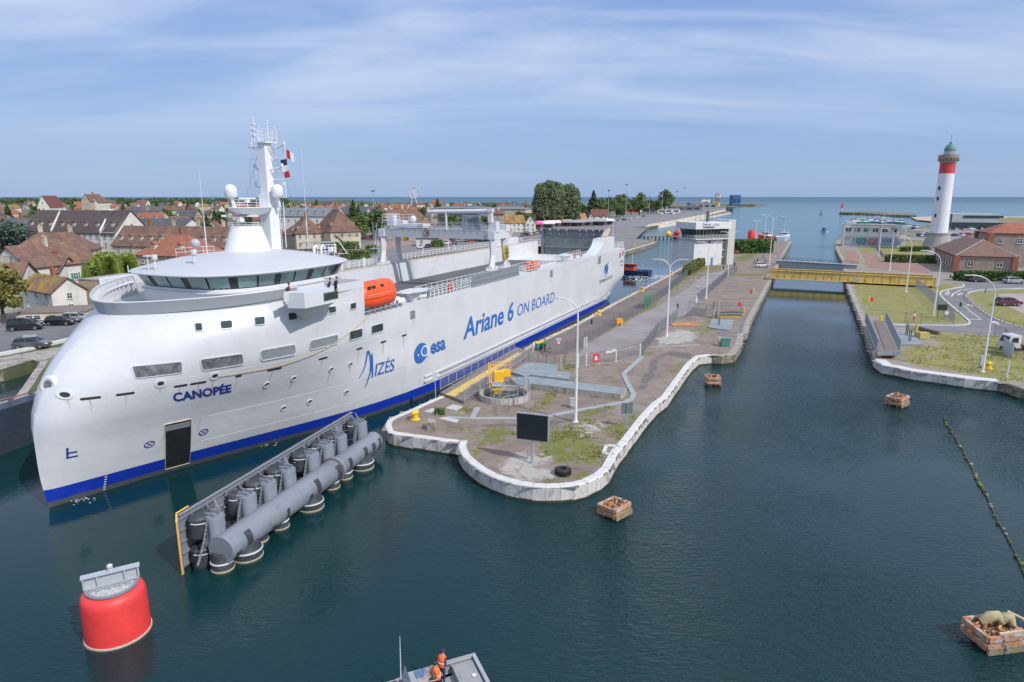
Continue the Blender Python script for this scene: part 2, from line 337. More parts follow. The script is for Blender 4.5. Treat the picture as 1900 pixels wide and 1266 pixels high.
# central island between the lock and the right-hand channel
isl_near = [(1469,448),(1452,477),(1435,514),(1392,598),(1388,617),(1379,620),(1379,628),(1376,640),(1364,658),(1340,661),(1321,659.5),(1300,661.6),(1284,674),(1270,693),(1238,738),(1220,751),(1190,786),(1165,820),(1150,838),(1141,853),(1132,870),(1115,885),(1090,896),(1065,902.5),(1040,905),(1013,905.5),(988,904),(963,900),(937,894),(913,885.5),(890,874),(872,861),(858,847),(851,835),(850.5,826),(854,818)]
isl_west = [(849,821.5),(820,818),(788,813.5),(765,811),(747,808),(730,806),(720,802.5),(715,795),(714.6,788),(718,781),(726,775),(745,767),(764,759),(808,739),(826,732),(940,670),(985.5,639),(1071,599),(1139,562),(1233,514),(1267,495),(1285.6,485),(1300,476),(1330,460),(1352,447)]
ISL = [at(x, y) for x, y in isl_near+isl_west]
def quay_wall(name, pts, wd, zt_, zb, mats, label, inner=1):
    # coping stones cut by joints, sloping slightly; outer face goes down into the water
    pts = [Vector((p[0], p[1], 0)) for p in pts]; b = MB(); L = []
    for i, p in enumerate(pts):
        d = (pts[min(i+1, len(pts)-1)]-pts[max(i-1, 0)]).normalized(); nrm = Vector((-d.y, d.x, 0))*inner
        j = random.uniform(-.03, .03); L.append((p+nrm*(j*.6), p+nrm*(wd+j)))
    acc = 0
    for i in range(len(pts)-1):
        a0, a1 = L[i]; b0, b1 = L[i+1]; g = .012; dz = random.uniform(-.015, .015)
        d = (b0-a0); k = g/max(d.length, .1); a0 = a0+d*k; b0 = b0-d*k; e = b1-a1; a1 = a1+e*k; b1 = b1-e*k
        zz = zt_+dz; ch = .08; n0 = (a1-a0).normalized()*ch; n1 = (b1-b0).normalized()*ch
        vs = [(*a0[:2], zb), (*b0[:2], zb), (*b0[:2], zz-ch), (*a0[:2], zz-ch), ((a0+n0).x, (a0+n0).y, zz), ((b0+n1).x, (b0+n1).y, zz), (*b1[:2], zz), (*a1[:2], zz), (*b1[:2], zz-.3), (*a1[:2], zz-.3)]
        b.add([vs[0], vs[1], (*vs[1][:2], .16+dz*4), (*vs[0][:2], .16+dz*4)], [(0, 1, 2, 3)], 2); b.add([(*vs[0][:2], .16+dz*4), (*vs[1][:2], .16+dz*4), vs[2], vs[3]], [(0, 1, 2, 3)], 1); b.add(vs, [(3, 2, 5, 4), (4, 5, 6, 7), (7, 6, 8, 9)], 0); b.add(vs, [(0, 3, 4, 7, 9), (1, 8, 6, 5, 2)], 1)
    for i in range(len(b.f)): pass
    o = b.build(name, mats+[mat('tide_weed', (.055, .055, .025), .7, var=.4, sc=4)]); tag(o, label, 'quay wall'); return o
WALLF = mat('quay_wall_face', (.58, .56, .53), .85, var=.15, sc=1.2, bump=.4, c2=(.30, .27, .22), s2=1.8, t2=.6, w2=.08, c3=(.16, .15, .11), s3=1.2, t3=.68, stretch=(1, 1, .5))
MOSS = mat('weedy_concrete', (.24, .21, .175), .9, var=.2, bump=.5, c2=(.12, .12, .05), s2=1.4, t2=.56, c3=(.40, .37, .33), s3=2, t3=.6)
def rs(pts, step): return resample([p for p in pts], step)
near_c = rs([at(*p) for p in isl_near[10:]], 1.9)
quay_wall('quay_wall', near_c, .68, 1.24, -2.5, [WHITEW, WALLF], 'rounded white-painted quay wall curving round the tip of the central island', inner=-1)
quay_wall('quay_wall', rs([at(*p) for p in isl_west[:15]], 1.8), .6, 1.23, -2.5, [WHITEW, WALLF], 'white-topped quay wall round the blunt corner with the yellow bollard', inner=-1)
quay_wall('quay_wall', rs([at(*p) for p in isl_west[14:]], 5), .9, 1.235, -2.5, [mat('pale_coping', (.50, .46, .38), .85, var=.12, sc=.8, c2=(.32, .28, .22), s2=1.2, t2=.55), MOSS], 'long pale stone coping of the lock beside the ship', inner=-1)
quay_wall('quay_wall', rs([at(*p) for p in isl_near[:11]], 4), .9, 1.235, -2.5, [CONC, MOSS], 'concrete quay wall along the left side of the yellow bridge channel', inner=-1)
K1 = (700, 560, 3.421); K2 = (940, 380, 3.516); K3 = (1240, 340, 5.588); K7 = (1000, 580, 6.33); K5 = (1400, 460, 3.8); K4 = (1500, 250, 4.085)
g_isl = [zt(*K1, p) for p in ([(930,710),(1085,575),(1180,572),(1140,610),(1010,700)], [(1020,900),(1180,780),(1260,765),(1330,830),(1420,860),(1470,990),(1430,1045),(1330,1020),(1200,1030),(1050,990)], [(1430,800),(1560,750),(1640,720),(1600,850),(1500,900)],
    [(650,820),(760,780),(900,840),(780,900),(640,905)], [(980,1150),(1200,1110),(1390,1085),(1360,1120),(1100,1165)], [(490,690),(560,650),(620,690),(560,730)], [(460,795),(580,800),(560,835)], [(1270,710),(1400,660),(1540,640),(1420,720),(1290,760)], [(570,1000),(620,960),(640,1060),(760,1130),(700,1130)],
    [(1560,540),(1620,560),(1580,640),(1530,625)], [(1180,400),(1260,400),(1240,450),(1150,440)], [(1290,730),(1390,730),(1380,780),(1290,800)])]
g_isl += [zt(*K2, p) for p in ([(1000,600),(1190,430),(1280,395),(1430,405),(1260,440),(1060,570)], [(1450,450),(1700,445),(1700,466),(1455,468)], [(1220,820),(1330,735),(1330,760),(1270,850)], [(900,965),(1020,935),(940,990)], [(1270,815),(1370,810),(1370,830),(1260,835)], [(1080,1080),(1170,1010),(1160,1060),(1100,1130)], [(980,600),(1010,580),(960,680),(700,830),(660,850)])]
g_isl += [zt(*K3, [(700,765),(890,725),(930,740),(800,815),(690,805)])]
b_isl = [zt(*K1, p) for p in ([(780,1010),(930,960),(1110,965),(1100,1010),(1010,1050),(1180,1100),(900,1140),(800,1080)], [(1180,820),(1270,780),(1400,870),(1350,880)], [(1320,770),(1430,780),(1400,830),(1310,800)])] + [zt(*K7, [(1390,300),(1650,200),(1850,230),(1800,340),(1420,380)])]
d_isl = [zt(*K7, [(1540,450),(1810,490),(1780,560),(1520,500),(1400,540),(1370,700),(1240,900),(1190,1010),(1160,900),(1330,560),(1440,490)]), zt(*K1, [(560,780),(900,770),(1120,755),(1400,700),(1530,640),(1500,680),(1100,790),(600,800)]), zt(*K2, [(850,720),(980,660),(1300,680),(1300,720),(1080,740),(870,760)])]
gm = ground_mat('island_ground', (.24, .198, .172), .24, GRASS, (.46, .43, .40), (.165, .15, .15))
grid_ground('island_ground', ISL, .8, 1.19, gm, [g_isl, b_isl, d_isl])
sheet('lock_apron', zt(*K2, [(165,912),(460,786),(700,656),(1030,486),(1150,422),(1183,445),(1178,462),(1010,608),(880,693),(700,798),(600,858),(510,908),(380,965),(250,1000)]), 1.202, mat('apron_brown', (.175,.145,.135), .95, var=.12, sc=.4, c2=(.14,.12,.115), s2=.15, t2=.55))
sheet('road', zt(*K2, [(520,918),(600,870),(700,812),(880,708),(1010,650),(1180,545),(1300,452),(1430,425),(1500,425),(1440,468),(1330,568),(1235,650),(1160,725),(1105,742),(1050,785),(970,845),(870,902),(700,945),(560,965),(470,985)]), 1.204, mat('lilac_asphalt', (.27,.245,.245), .95, var=.08, sc=.5, c2=(.22,.20,.20), s2=.12, t2=.56))
# right-hand land
rq = [(1552,446),(1550,460),(1563,486),(1568,522),(1584,563),(1600,602),(1609,632),(1617,652),(1622,667),(1637,678),(1660.5,682),(1689,688.5),(1742,695.5),(1789,702),(1830,706.5),(1852.6,708.7),(1874,714),(1900,723)]
RQ = [at(*p) for p in rq]+[at(2150, 770)]
RL = RQ+[Vector((400, 60, 0)), Vector((2500, 60, 0)), Vector((2500, 700, 0)), at(1900,402), at(1740,401), at(1735,412), at(1690,427), at(1568,428)]
MISC = mat('coast_land', (.20, .18, .14), .95, var=.25, sc=.02, c2=(.09, .11, .04), s2=.03, t2=.52, c3=(.30, .27, .24), s3=.02, t3=.6)
sheet('coast_land', RL, 1.14, MISC)
near_r = RQ+[Vector((130, 60, 0)), Vector((210, 240, 0)), at(1560,440)]
roadp = zt(*K5, [(1420,240),(1480,226),(1900,232),(2100,235),(2100,285),(1900,288),(1560,300),(1490,325),(1500,370),(1640,475),(1760,535),(1900,568),(2100,590),(2100,650),(1900,625),(1740,612),(1190,585),(1060,565),(960,560),(960,545),(1470,556),(1525,537),(1395,420),(1305,340),(1315,305),(1400,290),(1475,280),(1480,262)])
g_r = [zt(*K5, p) for p in ([(690,255),(960,250),(1090,215),(1250,260),(1480,250),(1300,330),(1520,530),(950,535),(900,500),(770,480),(740,420)], [(1100,690),(1300,690),(1190,590),(1740,620),(1900,640),(2000,700),(2000,960),(1730,935),(1470,880),(1180,840),(1040,800),(1050,690)], [(1500,330),(1560,305),(1900,295),(2100,300),(2100,590),(1900,560),(1760,530),(1640,470)], [(1000,560),(1180,570),(1200,620),(1060,600)])]
g_r += [zt(*K4, p) for p in ([(230,860),(280,900),(300,960),(260,960)], [(360,850),(480,850),(560,960),(480,970),(400,900)], [(520,850),(900,850),(880,960),(600,960)], [(720,810),(900,810),(890,860),(720,860)], [(400,960),(520,980),(500,1015),(440,1010)])]
b_r = [zt(*K5, p) for p in ([(1150,720),(1280,690),(1330,750),(1440,800),(1430,830),(1150,790)], [(1440,740),(1600,740),(1640,800),(1560,790)], [(1360,745),(1440,790),(1400,800)], [(700,260),(760,400),(790,470),(740,440),(660,250)], [(850,360),(940,460),(880,480),(830,400)])] + [zt(*K4, [(575,880),(730,890),(720,915),(600,905)])]
d_r = []
gmr = ground_mat('right_ground', (.28, .25, .22), .15, [(.11, .15, .028), (.245, .235, .06), (.33, .28, .13)], (.36, .33, .29), (.12, .11, .11))
grid_ground('bank_ground', near_r, 1.1, 1.19, gmr, [g_r, b_r, d_r])
ROADM = mat('road_asphalt', (.185, .18, .19), .9, var=.08, sc=.4, bump=.1, bsc=20, c2=(.15, .145, .155), s2=.15, t2=.56)
sheet('road', roadp, 1.215, ROADM)
PARKM = mat('pink_gravel', (.36, .30, .28), .95, var=.08, sc=1.2, c2=(.27, .24, .2), s2=.4, t2=.6)
sheet('car_park_ground', zt(*K5, [(1720,325),(2050,320),(2050,470),(1900,468),(1800,420),(1730,380)]), 1.21, PARKM)
REDP = mat('red_asphalt', (.30, .17, .15), .95, var=.1, sc=.6, c2=(.22, .15, .13), s2=.3, t2=.56)
sheet('red_path', zt(*K4, [(395,885),(480,900),(600,960),(890,985),(945,1045),(860,1048),(480,1012),(430,960)]), 1.212, REDP)
sheet('red_path', zt(*K4, [(283,880),(345,872),(385,930),(395,965),(290,968)]), 1.212, REDP)
sheet('quay_apron', zt(*K4, [(250,905),(283,960),(300,985),(270,985),(228,905)]), 1.208, CONC)
quay_wall('quay_wall', rs(RQ[:9], 4), .9, 1.235, -2.5, [CONC, MOSS], 'weathered concrete quay wall right of the yellow bridge channel', inner=1)
quay_wall('quay_wall', rs(RQ[8:16], 1.8), 1.3, 1.24, -2.5, [WHITEW, WALLF], 'peeling white quay wall below the parked footbridge on the right bank', inner=1)
quay_wall('quay_wall', rs(RQ[15:], 2), 1.2, 1.1, -2.5, [MOSS, MOSS], 'crumbling overgrown quay wall at the right edge', inner=1)
# markings on the road
def marks(polys, z=1.222, name='road_marking'):
    b = MB()
    for pl in polys: b.add([(p[0], p[1], z) for p in pl], [tuple(range(len(pl)))])
    return tag(b.build(name, MARK), kind='structure')
def line(pts, wd=.15, z=1.2):
    b = MB(); strip(b, pts, wd, 0); return [[b.v[i] for i in f] for f in b.f]
arrow = lambda c, d, L=3.: [[c+d*L*.0+Vector((-d.y, d.x, 0))*.12, c-Vector((-d.y, d.x, 0))*.12, c+d*L*.6-Vector((-d.y, d.x, 0))*.12, c+d*L*.6+Vector((-d.y, d.x, 0))*.12], [c+d*L*.55+Vector((-d.y, d.x, 0))*.6, c+d*L*.55-Vector((-d.y, d.x, 0))*.6, c+d*L]]
P5 = lambda x, y: at(1400+x/3.8, 460+y/3.8)
mk = line([P5(1388,345), P5(1400,325), P5(1450,300), P5(1530,290)], .25)+line([P5(1488,504), P5(1598,506)], .35)+line([P5(1598,506), P5(1530,455), P5(1480,410)], .15)+line([P5(1560,302), P5(1620,297), P5(1760,288), P5(1900,284)], .3)
for (x, y), (x2, y2) in (((1345,330), (1370,312)), ((1432,335), (1462,320)), ((1545,418), (1500,398)), ((1725,545), (1683,518))):
    c = P5(x, y); d = (P5(x2, y2)-c); L = d.length; d.normalize(); mk += arrow(c, d, L)
marks(mk)
kb = MB(); strip(kb, chaikin(zt(*K5, [(955,540),(1200,548),(1470,550),(1525,537),(1500,505),(1395,418),(1305,338),(1312,308),(1400,288),(1478,276),(1475,255),(1400,240)])), .3, 1.33, h=.2)
tag(kb.build('kerb', mat('kerb_stone', (.55, .53, .49), .8, var=.1)), kind='structure')
kb = MB(); strip(kb, chaikin(zt(*K5, [(2050,590),(1900,565),(1760,532),(1640,472),(1500,368),(1487,325),(1560,300),(1760,290),(2050,288)])), .25, 1.31, h=.2)
tag(kb.build('kerb', MATS['kerb_stone']), kind='structure')
# left-hand town land
def shp(s, t, z=0): return Vector((-33.5+s*.413+t*.911, 43.9+s*.911-t*.413, z))
TL = [Vector((-400, 20, 0)), at(-250, 730, 1.6), at(0, 686, 1.6), at(62, 668, 1.6), at(74, 672, 1.6), shp(4, -15), shp(30, -14.5), shp(118, -15), at(1157, 468, 1.6), at(1217, 450.5, 1.6), at(1222, 447, 1.6), at(1180, 443, 1.6), at(1150, 437, 1.6), at(1175, 429, 1.6), at(1195, 425, 1.6), at(1240, 418, 0), at(1355, 395, 0), at(1363, 386, 0), at(1405, 384, 0), at(1425, 379.5, 0), at(1330, 379, 0), Vector((-300, 2250, 0)), Vector((-4000, 2300, 0)), Vector((-9000, 3000, 0)), Vector((-9000, 20, 0))]
TOWNG = mat('town_ground', (.16, .15, .12), .95, var=.3, sc=.02, c2=(.065, .085, .03), s2=.025, t2=.50, c3=(.30, .28, .25), s3=.03, t3=.6)
b = MB(); b.add([(p.x, p.y, 1.56) for p in TL]+[(p.x, p.y, -2) for p in TL], [tuple(range(len(TL)))]+[(i, i+1, len(TL)+i+1, len(TL)+i) for i in range(1, 20)], 0); tag(b.build('town_ground', TOWNG), kind='structure')
quay_wall('quay_wall', rs([at(-120, 706, 1.6), at(0, 686, 1.6), at(60, 668, 1.6), at(74, 672, 1.6), shp(4, -15)], 3), .9, 1.66, -2.5, [CONC, MOSS], 'old stone quay wall of the town bank left of the bow', inner=1)
quay_wall('quay_wall', rs([shp(118, -15), at(1157, 468, 1.6), at(1217, 450.5, 1.6)], 6), 1.1, 1.66, -2.5, [mat('pale_concrete', (.46, .42, .35), .85, var=.1), MOSS], 'concrete lock quay on the town side beyond the stern', inner=1)
A16 = lambda l: [at(x, y, 1.6) for x, y in l]
sheet('road', A16([(-200,690),(-200,600),(60,580),(165,560),(190,600),(140,622),(80,640),(0,662)]), 1.60, ASPH)
sheet('car_park_ground', A16([(600,500),(560,470),(640,438),(760,420),(1000,428),(1000,448),(820,470)]), 1.60, mat('town_asphalt', (.21, .195, .19), .9, var=.1, sc=.3, c2=(.16, .15, .15), s2=.1, t2=.55))
sheet('road', A16([(1000,452),(900,452),(860,432),(700,425),(640,430),(640,422),(1000,418),(1150,420),(1200,424),(1180,443),(1215,448),(1212,451),(1157,466)]), 1.62, MATS['town_asphalt'])
sheet('ferry_terminal_apron', A16([(1130,424),(1090,406),(1150,398),(1300,387),(1352,386),(1352,392),(1190,421)]), 1.605, mat('apron_asphalt', (.20, .20, .21), .9, var=.1, sc=.05))
REDS = mat('red_square', (.33, .20, .18), .95, var=.08, sc=.2)
sheet('red_paving', A16([(690,452),(745,446),(770,452),(720,462)]), 1.608, REDS); sheet('red_paving', A16([(745,432),(860,436),(850,448),(780,450),(735,440)]), 1.611, REDS)
mk = []
for i in range(9): mk += line(A16([(0+i*19, 612-i*4.2), (24+i*19, 608-i*4.2)]), .14)
mk += line(A16([(0,601), (60,589), (150,566)]), .14)
marks(mk, 1.606)
kb = MB(); strip(kb, A16([(-150,688),(0,660),(60,648),(128,632),(160,618)]), .8, 1.95, h=.4); tag(kb.build('low_wall', WHITEW), 'low white parapet along the town quay road left of the bow', 'low wall')
sheet('quay_apron', A16([(-200,705),(0,664),(130,640),(160,640),(74,672),(62,668),(0,686),(-200,722)]), 1.62, CONC)
# rock armour and beach
STONE = mat('pale_rock', (.50, .44, .36), .9, var=.2, sc=.3, bump=.8, bsc=.6, c2=(.30, .26, .21), s2=.2, t2=.56)
b = MB(); pa = [at(x, y, 0) for x, y in [(1186,427),(1240,421),(1300,409),(1357,397)]]; pb = [at(x, y, 3) for x, y in [(1205,416),(1255,408),(1305,398),(1350,387.5)]]
b.add([tuple(p) for p in pa]+[(p.x, p.y, 3) for p in pb], [(i, i+1, 5+i, 4+i) for i in range(3)]); tag(b.build('rock_embankment', STONE), 'pale rock-armour embankment below the ferry terminal', 'embankment')
b = MB(); pa = [at(x, y, 0) for x, y in [(1557,398.5),(1600,399.5),(1650,402.5),(1700,405)]]; pb = [at(x, y, 0) for x, y in [(1557,397),(1600,396.5),(1650,397),(1700,399.5)]]
b.prism([tuple(p[:2]) for p in pa+pb[::-1]], -1, 2.5); tag(b.build('breakwater', MATS['coast_land']), 'low dark breakwater with a small light at its end beyond the marina', 'breakwater')
sheet('beach_sand', [at(x, y, 1.2) for x, y in [(1690,402.8),(1700,408),(1740,412),(1760,404),(1910,407),(2100,407),(2100,402.5),(1740,401.6)]], 1.17, mat('sand', (.46, .38, .28), .95, var=.1, sc=.1))
sheet('dune_grass_ground', [at(x, y, 1.2) for x, y in [(1850,409),(1905,412),(2100,416),(2100,405),(1870,403.5)]], 1.19, mat('dune_grass', (.20, .19, .07), .95, var=.2, sc=.08))
sheet('car_park_ground', [at(x, y, 1.2) for x, y in [(1690,440),(1740,418),(1900,424),(2100,440),(2100,460),(1900,448),(1790,444)]], 1.18, mat('marina_asphalt', (.24, .24, .25), .9, var=.12, sc=.1))
# ---------------- the ship ----------------
ship = thing('cargo_ship', 'long white cargo ship with blue waterline stripe and lens-shaped bridge roof beside the island quay', 'ship', (-33.5, 43.9, 0), math.atan2(.911, .413))
def lerp_tab(tab, x):
    if x <= tab[0][0]: return tab[0][1]
    for (a, p), (c, q) in zip(tab, tab[1:]):
        if x <= c: return p+(q-p)*(x-a)/(c-a)
    return tab[-1][1]
def smooth_tab(tab, x):                       # monotone cubic (Fritsch-Carlson)
    n = len(tab)
    if x <= tab[0][0]: return tab[0][1]
    if x >= tab[-1][0]: return tab[-1][1]
    xs = [p[0] for p in tab]; ys = [p[1] for p in tab]; d = [(ys[i+1]-ys[i])/(xs[i+1]-xs[i]) for i in range(n-1)]
    ms = [d[0]]+[0 if d[i-1]*d[i] <= 0 else 2*d[i-1]*d[i]/(d[i-1]+d[i]) for i in range(1, n-1)]+[d[-1]]
    i = max(j for j in range(n-1) if xs[j] <= x); h = xs[i+1]-xs[i]; t = (x-xs[i])/h
    return ys[i]*(2*t**3-3*t**2+1)+h*ms[i]*(t**3-2*t*t+t)+ys[i+1]*(-2*t**3+3*t*t)+h*ms[i+1]*(t**3-t*t)
STEM = [(-4, 1.2), (-1, .3), (0, 0), (3, -.3), (6, -.25), (8, .5), (9.9, 1.85), (11.6, 3.7), (13.2, 6.2), (13.9, 7.03), (14.8, 8.1)]
HB = {-4: [(0,0),(5,.6),(15,3),(26,6.5),(38,9),(50,10)],
      0: [(0,0),(3.6,.95),(7.7,2.15),(15,4.8),(21,7.1),(26,8.8),(32,10.1),(38,10.8),(45,11)],
      5: [(0,0),(.4,.75),(1.5,1.6),(3.8,2.7),(8,4.5),(15,7.3),(21,9.2),(26,10.3),(32,10.9),(38,11)],
      9: [(0,0),(.25,1.07),(1,2.18),(2.6,3.72),(5.5,5.8),(10,8.2),(15,9.9),(20,10.7),(26,11)],
      12: [(0,0),(.2,1.0),(.8,2.1),(2.2,4.1),(4.8,7.0),(8,9.0),(12,10.3),(16,10.9),(19,11)],
      14: [(0,0),(.2,1.3),(.8,2.7),(2.1,4.75),(4.2,7.1),(7,9.1),(10,10.3),(13,10.9),(15,11)]}
ZK = sorted(HB)
def stem(z): return smooth_tab(STEM, z)
def hb(s, z):
    u = s-stem(z)
    if u <= 0: return 0.
    zz = max(-4, min(14, z)); i = max(j for j in range(len(ZK)-1) if ZK[j] <= zz); a, c = ZK[i], ZK[i+1]; t = (zz-a)/(c-a)
    h = smooth_tab(HB[a], u)*(1-t)+smooth_tab(HB[c], u)*t
    if s > 100 and z < 4.5: h -= max(0, (s-100)/17)**2*(4.5-z)*.9
    return max(h, 0)
HULLM = bpy.data.materials.new('hull_paint')
def hull_mat():
    HULLM.use_nodes = True; t = HULLM.node_tree; b = t.nodes['Principled BSDF']; n = t.nodes.new; l = t.links.new
    tc = n('ShaderNodeTexCoord'); sp = n('ShaderNodeSeparateXYZ'); l(tc.outputs['Object'], sp.inputs[0])
    ns = n('ShaderNodeTexNoise'); ns.inputs['Scale'].default_value = .25; ns.inputs['Detail'].default_value = 7; l(tc.outputs['Object'], ns.inputs['Vector'])
    r = n('ShaderNodeValToRGB'); l(ns.outputs[0], r.inputs[0]); r.color_ramp.elements[0].position = .3; r.color_ramp.elements[1].position = .7
    r.color_ramp.elements[0].color = (.575, .585, .61, 1); r.color_ramp.elements[1].color = (.655, .665, .69, 1)
    # streaks of dirt running down the plating
    mp = n('ShaderNodeMapping'); mp.inputs['Scale'].default_value = (1.4, 1.4, .12); l(tc.outputs['Object'], mp.inputs[0])
    n2 = n('ShaderNodeTexNoise'); n2.inputs['Scale'].default_value = 1.; n2.inputs['Detail'].default_value = 5; l(mp.outputs[0], n2.inputs['Vector'])
    mr = n('ShaderNodeMapRange'); mr.inputs[1].default_value = .56; mr.inputs[2].default_value = .78; mr.inputs[4].default_value = .28; l(n2.outputs[0], mr.inputs[0])
    mx = n('ShaderNodeMix'); mx.data_type = 'RGBA'; l(mr.outputs[0], mx.inputs[0]); l(r.outputs[0], mx.inputs[6]); mx.inputs[7].default_value = (.50, .50, .50, 1); o = mx.outputs[2]
    def band(z, colr, prev, wob=.0):
        q = n('ShaderNodeMath'); q.operation = 'LESS_THAN'; l(sp.outputs[2], q.inputs[0]); q.inputs[1].default_value = z
        m_ = n('ShaderNodeMix'); m_.data_type = 'RGBA'; l(q.outputs[0], m_.inputs[0]); l(prev, m_.inputs[6]); m_.inputs[7].default_value = colr+(1,); return m_.outputs[2]
    o = band(1.42, (.008, .038, .40), o); o = band(.42, (.085, .088, .10), o)
    l(o, b.inputs['Base Color']); b.inputs['Roughness'].default_value = .3; b.inputs['Coat Weight'].default_value = .25; b.inputs['Coat Roughness'].default_value = .18
    # slight unevenness of welded plates
    w_ = n('ShaderNodeTexNoise'); w_.inputs['Scale'].default_value = .55; w_.inputs['Detail'].default_value = 2; l(tc.outputs['Object'], w_.inputs['Vector'])
    pz = n('ShaderNodeMath'); pz.operation = 'PINGPONG'; l(sp.outputs[2], pz.inputs[0]); pz.inputs[1].default_value = 1.25
    pl = n('ShaderNodeMath'); pl.operation = 'LESS_THAN'; l(pz.outputs[0], pl.inputs[0]); pl.inputs[1].default_value = .03
    ad = n('ShaderNodeMath'); ad.operation = 'MULTIPLY_ADD'; l(pl.outputs[0], ad.inputs[0]); ad.inputs[1].default_value = .1; l(w_.outputs[0], ad.inputs[2])
    bp = n('ShaderNodeBump'); bp.inputs['Strength'].default_value = .5; bp.inputs['Distance'].default_value = .09; l(ad.outputs[0], bp.inputs['Height']); l(bp.outputs[0], b.inputs['Normal'])
hull_mat()
S1, SE = 23.5, 117.
US = [0, .002, .006, .012, .02, .032, .047, .066, .09, .12, .155, .195, .24, .29, .34, .4, .46, .52, .58, .64, .7, .76, .82, .88, .94, 1]
AFT = [27, 31, 36, 42, 50, 60, 75, 90, 98, 103, 107, 110, 113, 115, 116.3, 117]
def send(z): return 117. if z >= 4.5 else 117-(4.5-z)*.9
ZL = [-3, -1, 0, .42, 1.42, 2.2, 3, 4, 5, 6, 7, 8, 8.6, 9.2, 9.8, 10.4, 11.0]; ZU = [11.5, 12, 12.5, 12.9, 13.2, 13.5]
def sheer(s): return 13.08+.82*min(1, max(0, (s-5)/10))
def raild(s): return 1.02-.25*min(1, max(0, (s-5)/10))
def hull_mesh():
    b = MB()
    for side_ in (1, -1):
        rows = []
        for z in ZL+ZU:
            row = []; s0 = stem(z if z <= 11 else z+(sheer(6)-13.5)*(z-11)/2.5)
            for u in US:
                s = s0+(S1-s0)*u; z2 = z+(sheer(s)-13.5)*max(0, (z-11)/2.5) if z > 11 else z; row.append((s, -side_*(hb(s, z2) if u > 0 else 0), z2))
            if z <= 11.0:
                for s in AFT:
                    s2 = 90+(s-90)*(send(z)-90)/27 if s > 90 else s; row.append((s2, -side_*hb(s2 if s2 < 117 else 117, z), z))
            rows.append(row)
        base = len(b.v); offs = []
        for r_ in rows: offs.append(len(b.v)); b.v += r_
        for i in range(len(rows)-1):
            n = min(len(rows[i]), len(rows[i+1]))
            for j in range(n-1):
                q = (offs[i]+j, offs[i]+j+1, offs[i+1]+j+1, offs[i+1]+j)
                b.f.append(q if side_ > 0 else q[::-1]); b.m.append(0)
        # transom
        for i in range(len(ZL)-1):
            a = offs[i]+len(rows[i])-1; c = offs[i+1]+len(rows[i+1])-1; n = len(b.v)
            b.v += [(b.v[a][0], 0, b.v[a][2]), (b.v[c][0], 0, b.v[c][2])]
            q = (a, n, n+1, c); b.f.append(q if side_ > 0 else q[::-1]); b.m.append(0)
    o = b.build('hull', HULLM, ship, smooth=True, ang=40)
    bm = bmesh.new(); bm.from_mesh(o.data); bmesh.ops.remove_doubles(bm, verts=bm.verts, dist=.0005); bm.to_mesh(o.data); bm.free()
    o.data.polygons.foreach_set('use_smooth', [True]*len(o.data.polygons)); o.data.set_sharp_from_angle(angle=R(40)); return o
hull = hull_mesh()
def onhull(s, z, eps=.03):
    h = hb(s, z); ds = .15; dh = (hb(s+ds, z)-hb(s-ds, z))/(2*ds); dz = (hb(s, z+.1)-hb(s, z-.1))/.2
    nv = Vector((-dh, -1, -dz)).normalized(); return Vector((s, -h, z))+nv*eps
def rrect(s0, s1, z0, z1, r=.15, k=4, shear=0.):
    p = []
    for cx, cz, a0 in ((s1-r, z1-r, 0), (s0+r, z1-r, 90), (s0+r, z0+r, 180), (s1-r, z0+r, 270)):
        for i in range(k+1):
            a = R(a0+90*i/k); p.append((cx+r*math.cos(a), cz+r*math.sin(a)))
    q = []
    for i in range(len(p)):
        a, c = p[i], p[(i+1) % len(p)]; n = max(1, int(math.hypot(c[0]-a[0], c[1]-a[1])/.35))
        q += [(a[0]+(c[0]-a[0])*j/n, a[1]+(c[1]-a[1])*j/n) for j in range(n)]
    return [(x+shear*(z-z0), z) for x, z in q]
def hull_patch(name, s0, s1, z0, z1, m, r=.15, eps=.02, frame=None, parent=None, fm=None, fw=.055, shear=None):
    if shear is None: shear = 0
    # flat patch on the plating; dark ones paint the shade inside an opening, rim raised
    par = parent or hull; n = max(1, int((s1-s0)/.5)); b = MB()
    pts = rrect(s0, s1, z0, z1, r, shear=shear); c = ((s0+s1)/2, (z0+z1)/2)
    # fan over sub-rings so that it follows the curve
    ring = lambda k: [onhull(c[0]+(x-c[0])*k, c[1]+(z-c[1])*k, eps) for x, z in pts]
    rings = [ring(k) for k in (1, .8, .6, .4, .2)]; N = len(pts); vs = [v for q in rings for v in q]+[onhull(c[0], c[1], eps)]
    fs = [(i*N+j, i*N+(j+1) % N, (i+1)*N+(j+1) % N, (i+1)*N+j) for i in range(4) for j in range(N)]+[(4*N+j, 4*N+(j+1) % N, 5*N) for j in range(N)]
    o = b.add(vs, fs).build(name, m, par)
    if frame:
        f = MB(); o0 = rrect(s0, s1, z0, z1, r, shear=shear); o1 = rrect(s0-fw, s1+fw, z0-fw, z1+fw, r+fw, shear=shear); n = len(o0)
        vs = [onhull(x, z, .015) for x, z in o0]+[onhull(x, z, .07) for x, z in o0]+[onhull(x, z, .07) for x, z in o1]+[onhull(x, z, .0) for x, z in o1]
        f.add(vs, [(k*n+j, k*n+(j+1) % n, (k+1)*n+(j+1) % n, (k+1)*n+j) for k in range(3) for j in range(n)]); f.build(frame, fm or WHITE, o)
    return o
LETB = mat('lettering_blue', (.022, .135, .45), .45, var=.05); LETN = mat('lettering_navy', (.02, .035, .24), .45, var=.05); LETG = mat('lettering_grey', (.12, .13, .15), .5)
